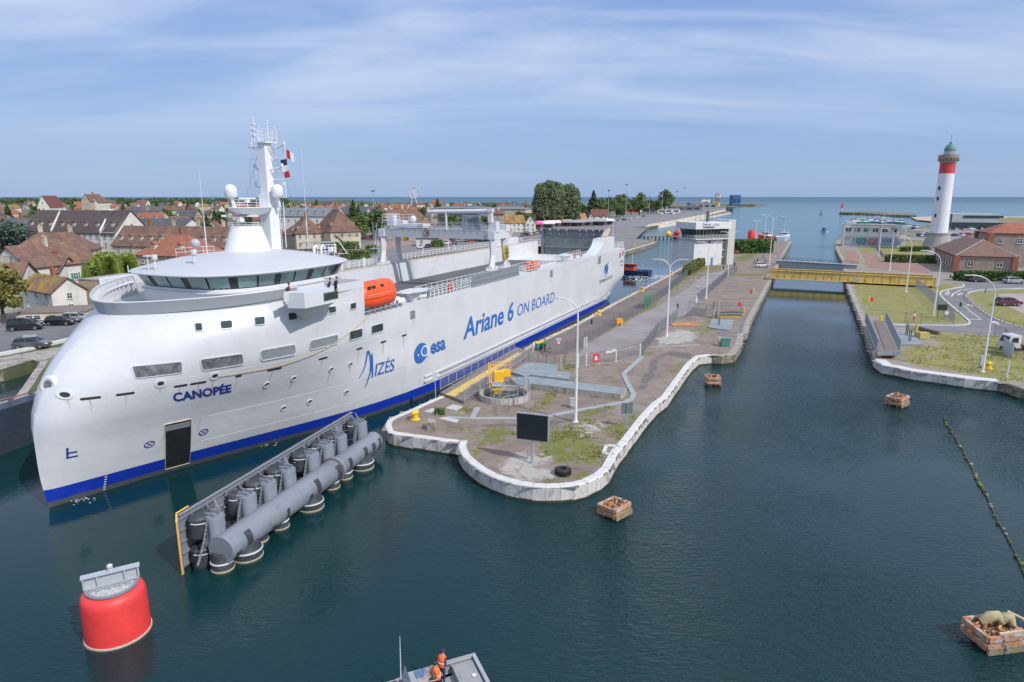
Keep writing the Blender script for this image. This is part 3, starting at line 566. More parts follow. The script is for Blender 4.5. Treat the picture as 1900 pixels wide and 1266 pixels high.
def htext(s, s0, s1, z0, z1, m, bold=0., shear=0., name='lettering', slope=0., lean=0.):
    vs, fs = text_mesh(s, bold, shear); b = MB(); b.add([(a, c, 0) for a, c in vs], fs)
    o = b.build(name, m, hull); me = o.data; bm = bmesh.new(); bm.from_mesh(me)
    if s0 < 25: bmesh.ops.subdivide_edges(bm, edges=[e for e in bm.edges if e.calc_length() > .05], cuts=1); bmesh.ops.triangulate(bm, faces=bm.faces)
    for v in bm.verts:
        a, c = v.co.x, v.co.y; v.co = onhull(s0+(s1-s0)*a+lean*c, z0+(z1-z0)*c+slope*a, .035)
    bm.to_mesh(me); bm.free(); return o
htext('Ariane 6', 42.5, 57.3, 4.95, 7.65, LETB, bold=.02, shear=.18)
htext('ON BOARD', 58.7, 73.6, 5.2, 6.9, LETB, shear=.15)
htext('esa', 35.0, 38.2, 4.75, 6.0, LETB, bold=.03)
htext('CANOPÉE', 6.98, 10.94, 6.68, 7.64, LETN, bold=.035, lean=-.27, slope=-.1)
htext('ariane', 98.6, 103.2, 5.25, 6.0, LETG, bold=.012); htext('GROUP', 103.4, 107.6, 5.32, 5.95, LETG)
# round emblem with a small e
def disc_pts(cx, cz, rs_, rz, n=28, a0=0, a1=360): return [(cx+rs_*math.cos(R(a0+(a1-a0)*i/n)), cz+rz*math.sin(R(a0+(a1-a0)*i/n))) for i in range(n+1)]
def hpoly(pts, m, name='emblem', eps=.03, par=None):
    b = MB(); b.add([onhull(x, z, eps) for x, z in pts], [tuple(range(len(pts)))]); return b.build(name, m, par or hull)
WHL = mat('lettering_white', (.7, .71, .74), .45)
em = hpoly(disc_pts(33.05, 5.4, 1.35, 1.12)[:-1], LETB)
hpoly(disc_pts(33.75, 5.5, .72, .62)[:-1], WHL, 'emblem_disc', .04, em); hpoly([(34.0, 5.05), (34.5, 4.75), (34.5, 5.9), (34.2, 5.9)], WHL, 'emblem_gap', .038, em)
vs, fs = text_mesh('e', .04); b = MB(); b.add([onhull(33.2+a*1.05, 5.05+c*.9, .05) for a, c in vs], fs); b.build('emblem_letter', LETB, em); hpoly(disc_pts(32.5, 5.3, .13, .12, 10)[:-1], WHL, 'emblem_dot', .045, em)
# handwritten-looking name, drawn as strokes
def stroke(pts, r0, r1, m, name='lettering'):
    ps = chaikin([Vector((x, z, 0)) for x, z in pts], 2); n = len(ps); b = MB(); L = []
    for i, p in enumerate(ps):
        d = (ps[min(i+1, n-1)]-ps[max(0, i-1)]).normalized(); q = Vector((-d.y, d.x, 0)); rr = r0+(r1-r0)*math.sin(math.pi*i/(n-1)); L += [p+q*rr, p-q*rr]
    b.add([onhull(v.x, v.y, .035) for v in L], [(2*i, 2*i+1, 2*i+3, 2*i+2) for i in range(n-1)]); return b.build(name, m, hull)
stroke([(23.55,4.85),(24.0,5.6),(24.2,6.6),(24.15,7.7),(24.7,6.9),(24.95,5.6),(24.85,4.5),(24.7,3.6)], .03, .09, LETB)
stroke([(25.35,4.5),(25.1,5.8),(24.88,7.15)], .05, .09, LETB)
htext('IZÉS', 25.65, 28.4, 4.6, 6.25, LETB, bold=.006, slope=-.1)
# orbit emblem near the stern
em = hpoly(disc_pts(103.1, 7.7, 1.25, .95)[:-1], LETB); em2 = hpoly([(104.2,6.3),(105.6,8.1),(105.1,9.1),(104.6,8.2)], WHL, 'emblem_gap', .04, em)
b = MB()
pts = [(101.4+0*i, 0) for i in range(0)]
for k, (x0, z0, x1, z1, bend) in enumerate(((101.3,6.4,104.9,8.8,.7), (101.9,6.1,105.0,8.3,-.5))):
    n = 12; vs = []
    for i in range(n+1):
        t = i/n; w_ = .1*math.sin(math.pi*t)+.03; x = x0+(x1-x0)*t; z = z0+(z1-z0)*t+bend*math.sin(math.pi*t); vs += [onhull(x, z+w_, .05), onhull(x, z-w_, .05)]
    b.add(vs, [(2*i, 2*i+1, 2*i+3, 2*i+2) for i in range(n)])
b.build('emblem_swoosh', LETB, em)
htext('CANOPÉE', 113.3, 116.2, 8.0, 8.4, LETN, bold=.01); htext('CAYENNE', 113.5, 116.0, 7.2, 7.5, LETN)
# openings in the side
OPEN = mat('opening_shade', (.13, .14, .15), .7, var=.6, sc=1.6); OPG = mat('opening_grey', (.22, .24, .26), .6, var=.1)  # shade inside the openings painted as colour, laid flat on the hull
hull_patch('mooring_opening', 4.7, 7.22, 9.06, 9.88, OPEN, .1, .03, 'opening_frame')
hull_patch('mooring_opening', 8.47, 11.2, 9.0, 9.87, OPEN, .16, .03, 'opening_frame', shear=-.15)
hull_patch('mooring_opening', 12.55, 15.42, 9.04, 9.88, OPG, .18, .02, 'opening_frame', shear=-.12)
hull_patch('mooring_opening', 16.8, 19.88, 9.15, 9.93, OPG, .18, .02, 'opening_frame')
for s, z, w_, h_ in ((21.36, 9.13, 1.75, .8), (24.47, 9.15, 1.8, .75)): hull_patch('window', s, s+w_, z, z+h_, GLASS, .13, .01, 'window_frame')
for s, z, w_, h_, sh_ in ((8.55, 12.0, .32, .49, .58), (9.93, 12.02, .64, .5, .5), (12.1, 12.04, .7, .54, .32), (14.77, 12.05, .72, .54, .14), (18.75, 12.05, .8, .52, 0), (21.45, 12.0, .78, .52, 0)): hull_patch('window', s, s+w_, z, z+h_, GLASS, .08, .01, 'window_frame', shear=sh_)
GRV = mat('grille_grey', (.20, .21, .22), .6)
for s, z, w_, h_ in ((31.1, 9.4, .95, .9), (71.5, 9.4, 1.2, 1.1), (97.3, 9.1, 1.9, 1.5), (112.6, 9.2, 1.5, .9), (115, 9.5, 1.3, .9)): hull_patch('ventilation_grille', s, s+w_, z, z+h_, GRV, .05, .01)
for s in (112.7, 115.2): hull_patch('red_locker', s, s+.7, 9.35, 9.95, RED, .05, .03)
for s, w_ in ((22.6,.85),(26.05,.85),(29.55,.85),(18.1,1.0),(13.3,1.25),(10.85,.5),(1.85,1.0),(3.58,1.0),(6.8,.85),(7.8,1.05)): hull_patch('scupper_slot', s, s+w_, 7.86, 8.05, DARKP, .09, .01)
for s, z in ((22.17,6.6),(19.9,6.6),(16.1,6.6),(13.68,6.6),(22.47,3.68),(18.62,3.68),(16.2,3.68)): hull_patch('porthole', s-.2, s+.2, z-.2, z+.2, OPEN, .19, .01, 'porthole_rim')
for s, z in ((1.33,8.35),(6.0,8.4),(9.33,8.36)): hull_patch('hawse_hole', s-.2, s+.2, z-.18, z+.18, DARKP, .17, .012, 'hawse_rim', fw=.13)
def hawse(pos, nrm, r):
    b = MB(); q = nrm.to_track_quat('Z', 'Y'); pr = [(r*.5, .02), (r*.62, .12), (r*.9, .14), (r*1.15, .0), (r*1.2, -.2)]; b.lathe(pr[::-1], n=18); b.v = [tuple(pos+q@Vector(v)) for v in b.v]; o = b.build('hawse_pipe', WHITE, hull, smooth=True)
    d = MB(); d.lathe([(r*.5, .125), (r*.49, .13)], n=14); d.v = [tuple(pos+q@Vector(v)) for v in d.v]; d.build('hawse_hole', OPEN, o)  # flat disc coloured like the shade inside the pipe
hawse(Vector((stem(8.9)+.12, -.15, 8.9)), Vector((-1, -.3, .25)).normalized(), .62)
# shell door by the bow
hull_patch('shell_door', 7.72, 9.5, .35, 4.7, mat('shell_door_black', (.02, .022, .025), .45, var=.3), .05, .012, 'shell_door_frame', shear=-.19, fm=mat('rust_stained_white', (.55, .47, .34), .6, var=.25, sc=3), fw=.03)
hull_patch('shell_door_lintel', 7.04, 8.76, 4.05, 4.55, MATS['opening_grey'], .03, .04, shear=-.19)
for s, z in ((6.1, 3.2), (9.9, 3.15)):
    b = MB(); n = 20
    for i in range(n):
        a, c = R(360*i/n), R(360*(i+1)/n); b.add([onhull(s+.36*math.cos(a), z+.3*math.sin(a), .03), onhull(s+.36*math.cos(c), z+.3*math.sin(c), .03), onhull(s+.28*math.cos(c), z+.23*math.sin(c), .03), onhull(s+.28*math.cos(a), z+.23*math.sin(a), .03)], [(0, 1, 2, 3)])
    for a in (45, 135):
        dx, dz = .3*math.cos(R(a)), .25*math.sin(R(a)); b.add([onhull(s+dx, z+dz+.03, .032), onhull(s+dx, z+dz-.03, .032), onhull(s-dx, z-dz-.03, .032), onhull(s-dx, z-dz+.03, .032)], [(0, 1, 2, 3)])
    b.build('thruster_mark', LETN, hull)
b = MB()
for x0, x1, z0, z1 in ((1.0,1.12,3.6,4.45),(1.0,1.65,3.6,3.72),(1.0,1.6,3.95,4.07)): b.add([onhull(x0, z0), onhull(x1, z0), onhull(x1, z1), onhull(x0, z1)], [(0, 1, 2, 3)])
b.build('bow_mark', LETN, hull)
for i in range(9): z = .1+i*.22; b = MB(); b.add([onhull(3.4, z, .03), onhull(3.55, z, .03), onhull(3.55, z+.1, .03), onhull(3.4, z+.1, .03)], [(0, 1, 2, 3)]); b.build('draught_mark', WHL, hull)
STRK = mat('rust_streak', (.50, .455, .39), .6, var=.12, sc=3); rs_ = random.Random(3)
for s0, z0 in [(1.33,8.1),(2.3,7.84),(4.1,7.84),(6.0,8.15),(7.2,7.84),(8.4,7.84),(9.33,8.1),(11.1,7.84),(13.8,7.84),(16.1,6.35),(18.6,7.84),(19.9,6.35),(22.2,6.35),(23.0,7.84),(26.5,7.84),(29.9,7.84),(31.6,9.35),(72,9.35),(98.3,9.05),(13.68,6.35),(7.0,4.0),(9.4,4.4)]:
    L_ = rs_.uniform(.5, 1.5); w_ = rs_.uniform(.03, .08); n = 5; b = MB(); vs = []
    for i in range(n+1): f = i/n; z = z0-L_*f; vs += [onhull(s0-w_*(1-f)**.6, z, .014), onhull(s0+w_*(1-f)**.6+.001, z, .014)]
    b.add(vs, [(2*i, 2*i+1, 2*i+3, 2*i+2) for i in range(n)]); b.build('dirt_streak', STRK, hull)
# rubbing strake and ledge lines above the stripe
for name, s0, s1, z0, z1, d, m in (('rubbing_strake', 34, 96, 2.35, 2.5, .12, WHITE), ('fender_recess', 37, 96, 2.0, 2.3, .02, GREY), ('rubbing_strake', 34, 96, 1.75, 1.95, .14, WHITE), ('fender_recess', 99, 106.5, 2.2, 2.4, .03, GREY), ('rubbing_strake', 97, 108, 2.0, 2.15, .12, WHITE)):
    b = MB(); n = 16
    for i in range(n):
        a, c = s0+(s1-s0)*i/n, s0+(s1-s0)*(i+1)/n
        b.add([onhull(a, z0, .0), onhull(c, z0, .0), onhull(c, z0, d), onhull(a, z0, d), onhull(a, z1, d), onhull(c, z1, d), onhull(c, z1, 0), onhull(a, z1, 0)], [(0, 1, 2, 3), (3, 2, 5, 4), (4, 5, 6, 7)])
    b.build(name, m, ship)
for z in (2.3, 4.6, 8.55):
    b = MB(); s0 = 9.9 if z < 5 else 2.
    b.tube([onhull(s0+i*1.4, z, .005) for i in range(22)], .014, 4); b.build('weld_seam', WHITE, hull)
# ---- forecastle rail band, decks, superstructure
BAND = mat('bulwark_shaded_grey', (.40, .42, .455), .4, var=.04); DECKM = mat('deck_grey', (.43, .445, .46), .6, var=.07, sc=.8, c2=(.36, .37, .38), s2=.5, t2=.58)  # bulwark colour holds the shade of its outward flare
def plan(z, off, send_=16., n=26, s_end=16.):
    L = []; s0 = stem(z)
    for i in range(n+1):
        u = (i/n)**2.2; s = s0+(s_end-s0)*u; L.append((s-off, hb(s, z)+off*.4))
    return [(s, -h) for s, h in L[::-1]]+[(s, h) for s, h in L[1:]]
lo_, up_ = plan(13.2, 0), plan(13.2, .3); n = len(lo_)
fade = [min(1, (16-p[0])/4+.25) for p in lo_]
b = MB(); b.add([(p[0], p[1], sheer(p[0])-.01) for p in lo_]+[(q[0], q[1], sheer(q[0])+raild(q[0])) for q in up_]+[(q[0]+.16, q[1]*.985, sheer(q[0])+raild(q[0])) for q in up_]+[(p[0]+.16, p[1]*.985, 13.0) for p in lo_], [(k*n+i, k*n+i+1, (k+1)*n+i+1, (k+1)*n+i) for k in range(3) for i in range(n-1)])
b.build('bow_bulwark', BAND, ship, smooth=True, ang=50)
b = MB(); rp = resample([(q[0]+.16, q[1]*.985, sheer(q[0])) for q in up_], .75)
for i in range(1, len(rp)-1):
    if rp[i].y < 0: continue
    p, d_ = rp[i], rp[i+1]-rp[i-1]; d_.z = 0; d_.normalize(); nn = Vector((-d_.y, d_.x, 0)); nn = nn if nn.dot(Vector((14, 0, 0))-Vector((p.x, p.y, 0))) > 0 else -nn; zt2 = p.z+raild(p.x)-.03; e = d_*.04
    for q in (1, -1): b.add([(p+e*q).to_tuple()[:2]+(zt2,), (p+nn*.35+e*q).to_tuple()[:2]+(zt2,), (p+nn*.95+e*q).to_tuple()[:2]+(13.06,), (p+nn*.5+e*q).to_tuple()[:2]+(13.06,)], [(0,1,2,3)])
    b.add([(p+nn*.35+e).to_tuple()[:2]+(zt2,), (p+nn*.35-e).to_tuple()[:2]+(zt2,), (p+nn*.95-e).to_tuple()[:2]+(13.06,), (p+nn*.95+e).to_tuple()[:2]+(13.06,)], [(0,1,2,3)])
    if i < len(rp)-2:
        r2 = rp[i+1]; b.add([(p+nn*.5).to_tuple()[:2]+(zt2-.3,), (r2+nn*.5).to_tuple()[:2]+(zt2-.3,), (r2+nn*.62).to_tuple()[:2]+(zt2-.45,), (p+nn*.62).to_tuple()[:2]+(zt2-.45,)], [(0,1,2,3)])
b.build('bulwark_brackets', WHITE, ship)
b = MB(); b.tube([(q[0]+.1, q[1], sheer(q[0])+raild(q[0])+.03) for q in up_], .06, 6); b.build('bulwark_cap_rail', WHITE, ship)
fd = plan(13.3, -.1, s_end=23.4)
b = MB(); b.add([(p[0], p[1], 13.05) for p in fd], [tuple(range(len(fd)))]); b.build('foredeck', DECKM, ship)
# upper side plates aft of the curved bulwark, and the bulkhead behind the superstructure
b = MB()
for sd in (-1, 1):
    b.box((19.6, sd*10.93, 14.12), (7.8, .14, .66)); b.add([(15.7, sd*11, 13.85), (15.7, sd*11.0, 14.45), (13.2, sd*11.08, 14.7), (13.2, sd*10.98, 13.85)], [(0, 1, 2, 3)])
b.add([(23.45, -11, 13.85), (23.45, -6, 13.85), (23.45, -6, 14.45), (23.45, -11, 14.45)], [(0, 1, 2, 3)])
b.add([(23.53, 10.9, 9), (23.53, -10.9, 9), (23.53, -10.9, 13.9), (23.53, 10.9, 13.9)], [(0, 1, 2, 3)])
b.build('side_plating', WHITE, ship)
# bridge wing box
def wing(sd):
    b = MB(); y0, y1 = 10.9, 12.3; z0, z1 = 13.3, 14.55
    pr = [(13.7, y0), (14.1, y1), (17.6, y1+.1), (18.4, y1-.5), (18.5, y0)]
    b.prism([(s, sd*y) for s, y in pr], z0, z1)
    c = [(s, sd*y, z0) for s, y in pr]; b.add(c+[(16.6, sd*10.9, 12.1), (15.4, sd*10.9, 12.1)], [(0, 1, 6), (1, 2, 5, 6), (2, 3, 5), (3, 4, 5)] if sd > 0 else [(6, 1, 0), (6, 5, 2, 1), (5, 3, 2), (5, 4, 3)])
    o = b.build('bridge_wing', WHITE, ship); w = MB(); w.box((17.2, sd*(y1+.1), 13.9), (1.6, .06, .5)); w.build('window', GLASS, o); w = MB(); w.box((17.2, sd*(y1+.07), 13.9), (1.8, .06, .68)); w.build('window_frame', DGREY, o)
    return o
wing(-1); wing(1)
def sup(s0, a, bb, n_, N=64):
    L = []
    for i in range(N):
        th_ = 2*math.pi*i/N; c_, s_ = math.cos(th_), math.sin(th_); L.append((s0+a*math.copysign(abs(c_)**(2/n_), c_), bb*math.copysign(abs(s_)**(2/n_), s_)))
    return L
RC, RA, RB, RN, RZ = 20.3, 9.7, 7.6, 2.7, 15.75
def loft(b, rings, mi=0, close=True):
    n = len(rings[0]); base = len(b.v)
    for r_ in rings: b.v += [tuple(p) for p in r_]
    for i in range(len(rings)-1):
        for j in range(n if close else n-1):
            b.f.append((base+i*n+j, base+i*n+(j+1) % n, base+(i+1)*n+(j+1) % n, base+(i+1)*n+j)); b.m.append(mi)
ROOFM = mat('roof_white', (.50, .515, .55), .45, var=.03, c2=(.51, .52, .55), s2=.5, t2=.6)
b = MB(); rings = []
for k, dz in ((.93, -.22), (.985, -.14), (1, -.02), (.99, .05), (.93, .2), (.8, .5), (.62, .85), (.42, 1.12), (.22, 1.28), (.02, 1.33)):
    rings.append([(RC+(s-RC)*k, y*k, RZ+dz) for s, y in sup(RC, RA, RB, RN)])
loft(b, rings); b.add(rings[0], [tuple(range(63, -1, -1))]); b.build('bridge_roof', ROOFM, ship, smooth=True, ang=60)
# wheelhouse: lower wall, inclined window band
def ring(k, z, ds=0): return [(RC+ds+(s-RC)*k, y*k, z) for s, y in sup(RC, RA, RB, 3.4)]
b = MB(); loft(b, [ring(.86, 13.0), ring(.86, 14.15), ring(.875, 14.16), ring(.875, 14.26), ring(.85, 14.27), ring(.845, 14.5)]); b.build('wheelhouse_wall', WHITE, ship, smooth=True, ang=30)
b = MB(); loft(b, [ring(.843, 14.5), ring(.90, 15.6)]); b.build('wheelhouse_pillars', mat('window_pillar_black', (.03, .033, .037), .4), ship, smooth=True)
GLT = mat('bridge_glass', (.16, .27, .27), .06, var=.35, sc=.25, spec=1.)  # opaque glass; its pale colour stands for light seen through the wheelhouse
r0, r1 = ring(.848, 14.58), ring(.905, 15.52)
def perim(rg):
    L = [0]
    for i in range(64): L.append(L[-1]+(Vector(rg[(i+1) % 64])-Vector(rg[i])).length)
    return L
def onring(rg, L, d):
    d %= L[-1]
    for i in range(64):
        if d <= L[i+1]: t = (d-L[i])/(L[i+1]-L[i]+1e-9); return Vector(rg[i]).lerp(Vector(rg[(i+1) % 64]), t)
    return Vector(rg[0])
P0, P1 = perim(r0), perim(r1); NP = 26
for k in range(NP):
    if k in (0, 1, 33): continue
    g_ = .05 if k % 2 else .17; f0, f1 = (k+g_)/NP, (k+1-(.22-g_))/NP; m_ = 3; b = MB(); vs = []
    for i in range(m_+1): f = f0+(f1-f0)*i/m_; vs += [onring(r0, P0, f*P0[-1]), onring(r1, P1, f*P1[-1])]
    b.add(vs, [(2*i, 2*i+2, 2*i+3, 2*i+1) for i in range(m_)]); b.build('bridge_window', GLT, ship)
# funnel-like mast base, radar platform and mast
MW = mat('mast_white', (.74, .75, .76), .4, var=.03)
mast = MB(); b = mast
b.box((23.7, 0, 19.4), (1.25, 1.2, 5.6)); b.box((23.7, 0, 24.6), (.95, .9, 4.8), taper=.9)
mo = b.build('mast', MW, ship)
b = MB(); b.lathe([(2.05, 0), (1.95, .2), (1.3, 2.35), (1.2, 2.4)], (20.6, 0, 16.9), 32, sx=1.12); b.build('mast_base_cone', MW, ship, smooth=True)
b = MB(); b.lathe([(.5, 0), (1.2, .25), (1.7, .75), (1.75, .8), (1.7, .82)], (21.3, 0, 20.2), 24, sx=1.3); b.build('radar_platform', MW, mo, smooth=True)
def railing(b, pts, z, h=1.0, r=.025, posts=1.0, rails=3):
    pts = [Vector((p[0], p[1], z if len(p) < 3 else p[2])) for p in pts]
    for k in range(rails): b.tube([p+Vector((0, 0, h*(k+1)/rails)) for p in pts], r, 4)
    for p in resample(pts, posts): b.tube([p, p+Vector((0, 0, h))], r, 4)
b = MB(); railing(b, [(21.3+2.1*math.cos(R(a)), 1.6*math.sin(R(a))) for a in range(60, 301, 24)], 21.0, .7, .02, .6); b.build('platform_railing', MW, mo)
b = MB(); railing(b, [(20.6+1.6*math.cos(R(a)), 1.4*math.sin(R(a))) for a in range(60, 301, 24)], 19.3, .35, .02, .6, 2); b.build('cone_railing', MW, mo)
# top platform with rail and antennas
b = MB(); b.box((23.9, 0, 27.05), (1.6, 1.4, .12)); railing(b, [(23.1,-.7), (24.7,-.7), (24.7,.7), (23.1,.7), (23.1,-.7)], 27.1, 1.1, .025, .5, 3); b.build('mast_top_platform', MW, mo)
b = MB()
for x, y, z0, z1, r in ((23.1,.6,27,29.2,.05),(24.4,.1,27,29.1,.045),(23.0,.8,27,28.7,.04),(23.8,.6,27,28.5,.03),(24.7,-.6,27,28.4,.03),(23.1,-.5,27,28.2,.03)): b.tube([(x,y,z0),(x,y,z1)], r, 6); b.sphere((x, y, z1), .09, 5)
for z in (28.0, 28.5, 29.0): b.box((23.1, .6, z-.3), (.3, .3, .12))
b.build('antenna', MW, mo)
yd = MB()
for z, L in ((26.6, 2.1), (24.6, 1.7), (22.9, 1.8)):
    for sd in (-1, 1):
        yd.tube([(23.7, 0, z-.1), (23.7+.3, sd*L, z+.15)], .07, 5); yd.tube([(23.9, sd*.5, z-.4), (24.0, sd*L, z+.1)], .04, 4); yd.box((24.0, sd*L, z+.35), (.22, .22, .3)); yd.tube([(24, sd*(L+.2), z+.2), (24, sd*(L+.2), z-1.0), (24, sd*.5, z-1.0)], .04, 4)
yd.build('yard_arm', MW, mo)
b = MB()
for z in [17+i*.4 for i in range(24)]: b.box((24.55, -.3, z), (.05, .45, .04))
b.tube([(24.56,-.53,17),(24.56,-.53,26.8)], .03, 4); b.tube([(24.56,-.07,17),(24.56,-.07,26.8)], .03, 4); b.tube([(25.0,-.6,17),(25.0,-.6,21.5)], .05, 5); b.build('ladder', MW, mo)
def dome(s, t, z, r, zb):
    b = MB(); b.lathe([(r*.5, -r*1.3), (r*.9, -r*1.05), (r, -r*.9), (r, -r*.1)]+[(r*math.cos(R(a)), r*math.sin(R(a))) for a in range(5, 90, 12)]+[(.02, r)], (s, -t, z), 20); b.build('radome', MW, mo, smooth=True)
    b = MB(); b.tube([(s+.3, -t*.9, zb), (s, -t, z-r*1.2)], .16, 8); b.build('radome_post', MW, mo)
dome(19.7, -.6, 22.55, .56, 20.9); dome(23.6, 1.3, 22.6, .56, 21)
b = MB(); b.box((20.0, 0, 19.95), (.5, .5, .5)); b.box((20.0, 0, 20.25), (.22, 3.3, .18), rz=.5); o = b.build('radar_scanner', MW, mo); b = MB(); b.box((20.0, 0, 20.25), (.25, 1.3, .09), rz=.5); b.build('radar_stripe', RED, o)
b = MB(); b.box((21.0, 0, 21.6), (.35, .35, .3)); b.box((21.0, 0, 21.85), (.16, 1.6, .12), rz=1.2); b.build('radar_scanner', MW, mo)
for s, t, z0, z1 in ((28.6, .2, 16.6, 26.8), (17.3, -1.6, 16.8, 24.2)): b = MB(); b.tube([(s, -t, z0), (s, -t, z0+3)], .05, 5); b.tube([(s, -t, z0+3), (s, -t, z1)], [.03, .012], 5); b.build('whip_antenna', MW, ship)
for s, t, z in ((11.6, -1.2, 16.35), (13.5, 1.2, 16.7)):
    b = MB(); b.tube([(s,-t,z-.1),(s,-t,z+.45)], .09, 8); b.lathe([(.02,0),(.22,.02),(.26,.1),(.26,.4),(.24,.42)], (s,-t,z+.5), 14); b.build('searchlight', WHITE, ship, smooth=True)
b = MB(); b.tube([(16.2,1.7,16.8),(16.2,1.7,17.5)], .07); b.sphere((16.2,1.7,17.9), .42, 8); b.build('searchlight', mat('lamp_cover_grey', (.42, .44, .46), .5), ship, smooth=True)
b = MB(); b.tube([(8.6+2.9, 1.9, 15.9), (11.5, 1.9, 17.1)], .05); b.box((11.5, 1.9, 17.15), (.5, .5, .1)); b.tube([(10.6,3.2,15.8),(10.6,3.2,16.4)], .04); b.build('weather_sensor', WHITE, ship)
b = MB(); railing(b, [(15.5,3.4),(18.2,3.1),(19.0,2.6)], 16.7, .75, .02, .7, 2); b.build('roof_railing', MW, ship)
b = MB(); railing(b, [(25.,-4.5),(27.6,-4.7),(28.8,-3.5)], 16.35, .95, .03, .5, 3)
for s, y in ((25.6,-3.6), (26.3,-3.9)): b.tube([(s,y,16.3),(s,y,17.0),(s+.25,y,17.25),(s+.5,y,17.0)], .13, 8)
b.tube([(28.0,-4.6,16.3),(28.7,-5.2,16.3),(27.7,-4.8,17.8)], .05, 5); b.sphere((27.4,-4.2,16.75), .28, 7); b.build('roof_fittings', MW, ship)
b = MB(); b.tube([(23.7,.6,26.6),(21.5,3.3,16.7)], .012, 3); b.tube([(24.0,-.8,26.6),(25.6,-3.2,16.6)], .012, 3); b.tube([(23.7,1.9,26.7),(22.6,1.4,17)], .012, 3); b.build('stay_wire', DGREY, mo)
# ---- main deck, hold, walls
HOLDW = mat('hold_wall_white', (.62, .635, .655), .55, var=.04, c2=(.55, .55, .54), s2=.3, t2=.6); HOLDF = mat('hold_floor_grey', (.10, .10, .105), .8, var=.12, sc=.3)
ZF = 9.3
b = MB(); b.add([(23.6,-10.95,10.98),(116.9,-10.95,10.98),(116.9,-8.6,10.98),(23.6,-8.6,10.98)], [(0,1,2,3)]); b.add([(23.6,8,10.98),(116.9,8,10.98),(116.9,10.95,10.98),(23.6,10.95,10.98)], [(0,1,2,3)]); b.add([(23.6,-8.6,10.97),(31,-8.6,10.97),(31,8,10.97),(23.6,8,10.97)], [(0,1,2,3)]); b.add([(113,-8.6,10.97),(116.9,-8.6,10.97),(116.9,8,10.97),(113,8,10.97)], [(0,1,2,3)]); b.build('main_deck', HOLDW, ship)
b = MB(); b.box((72, 8.1, 9.7), (82, .3, 4.9)); b.box((72, -8.6, 9.0), (82, .3, 4.1)); b.box((31, -.2, 9.0), (.3, 16.6, 4.0)); b.build('hold_coaming', HOLDW, ship)
b = MB(); b.box((72, 8.55, 12.2), (86, .9, .12)); b.box((72, 8.15, 12.3), (84, .12, .12)); b.build('coaming_top', mat('coaming_tan', (.45, .40, .34), .7), ship)
b = MB(); b.add([(31,-8.5,ZF),(101,-8.5,ZF),(97,8,ZF),(31,8,ZF)], [(0,1,2,3)]); b.build('hold_floor', HOLDF, ship)
b = MB(); b.add([(101,-8.5,ZF),(113,-8.5,ZF),(113,8,ZF),(97,8,ZF)], [(0,1,2,3)]); b.build('hold_ramp', HOLDW, ship)
b = MB(); b.box((113.6, -.6, 11.1), (.5, 15.2, 7.6)); b.box((113.3, -.6, 14.93), (1.1, 15.5, .15)); b.box((113.2, 6.9, 11), (.8, .5, 7.6)); b.box((113.2, -7.7, 11), (.8, .5, 7.6)); dg = b.build('stern_door', mat('stern_door_grey', (.14, .16, .18), .55, var=.1, sc=.5, c2=(.10, .12, .13), s2=.4, t2=.55), ship)
b = MB()
for y in (-6.5,-5,-3.5,-2,1,3,5,7): b.box((113.2, y, 13.9), (.1, .22, .22)); b.box((112.7, y, 14.8), (.7, .1, .25))
b.build('door_cleats', WHITE, dg)
def fin(sd, s0, s1, s2, zt_):
    pts = [(s0, 11.0)]+[(s0+(s1-s0)*math.sin(R(a)), 11.0+(zt_-11.0)*(1-math.cos(R(a)))**.8) for a in range(8, 91, 8)]+[(s2, zt_), (s2, 11.0)]
    b = MB(); n = len(pts); y0, y1 = sd*10.98, sd*8.7
    b.add([(s, y0, z) for s, z in pts]+[(s, y1, z) for s, z in pts], [tuple(range(n)) if sd > 0 else tuple(range(n-1, -1, -1)), tuple(range(2*n-1, n-1, -1)) if sd > 0 else tuple(range(n, 2*n))]+[((i+1) % n, i, n+i, n+(i+1) % n) for i in range(n)])
    o = b.build('funnel_casing', WHITE, ship)
    c = MB(); c.tube([(s2-3, sd*9.8, zt_-.2), (s2-1.2, sd*9.8, zt_+.9), (s2-.3, sd*9.8, zt_+1.5)], .45, 10); c.tube([(s2-3.6, sd*9.4, zt_-.2), (s2-2, sd*9.4, zt_+.8), (s2-1.0, sd*9.4, zt_+1.3)], .35, 10); c.build('exhaust_pipe', mat('scorched_steel', (.45, .38, .31), .5, .3, var=.25), o, smooth=True)
    return o
ff = fin(-1, 94.5, 101, 108.5, 13.85); fin(1, 90, 96.5, 103.5, 13.6)
# railings along both decks
RAILM = mat('rail_white', (.68, .68, .68), .5)
b = MB(); railing(b, [(35.5,-10.8),(45,-10.8)], 11, 1.15, .035, .8); railing(b, [(60,-10.8),(94,-10.8)], 11, 1.15, .035, 1.1); railing(b, [(109,-10.8),(116.8,-10.8),(116.8,10.8),(109,10.8)], 11, 1.3, .04, 1.2); railing(b, [(36,-8.5),(94,-8.5)], 11, 1.1, .03, 1.2); b.build('deck_railing', RAILM, ship)
b = MB(); railing(b, [(24,9.6),(60,9.6),(108,9.6)], 12.2, 1.0, .04, 1.1)
b.build('deck_railing', RAILM, ship)
b = MB()
for s in (26, 31, 36, 41, 46, 51, 56): b.box((s, 9.6, 12.75), (.45, .2, 1.4))
for i in range(120):
    s = 26+i*.25; b.box((s, 9.6, 12.75), (.07, .05, .95))
b.build('railing_panel', RAILM, ship)
b = MB()
for i in range(60): b.box((45.5+i*.24, -10.8, 11.7), (.09, .09, 1.5))
b.box((52.6,-10.8,12.45), (14.3,.14,.1)); b.box((52.6,-10.8,11.1), (14.3,.14,.1)); b.box((52.6,-10.8,11.75), (14.3,.1,.06))
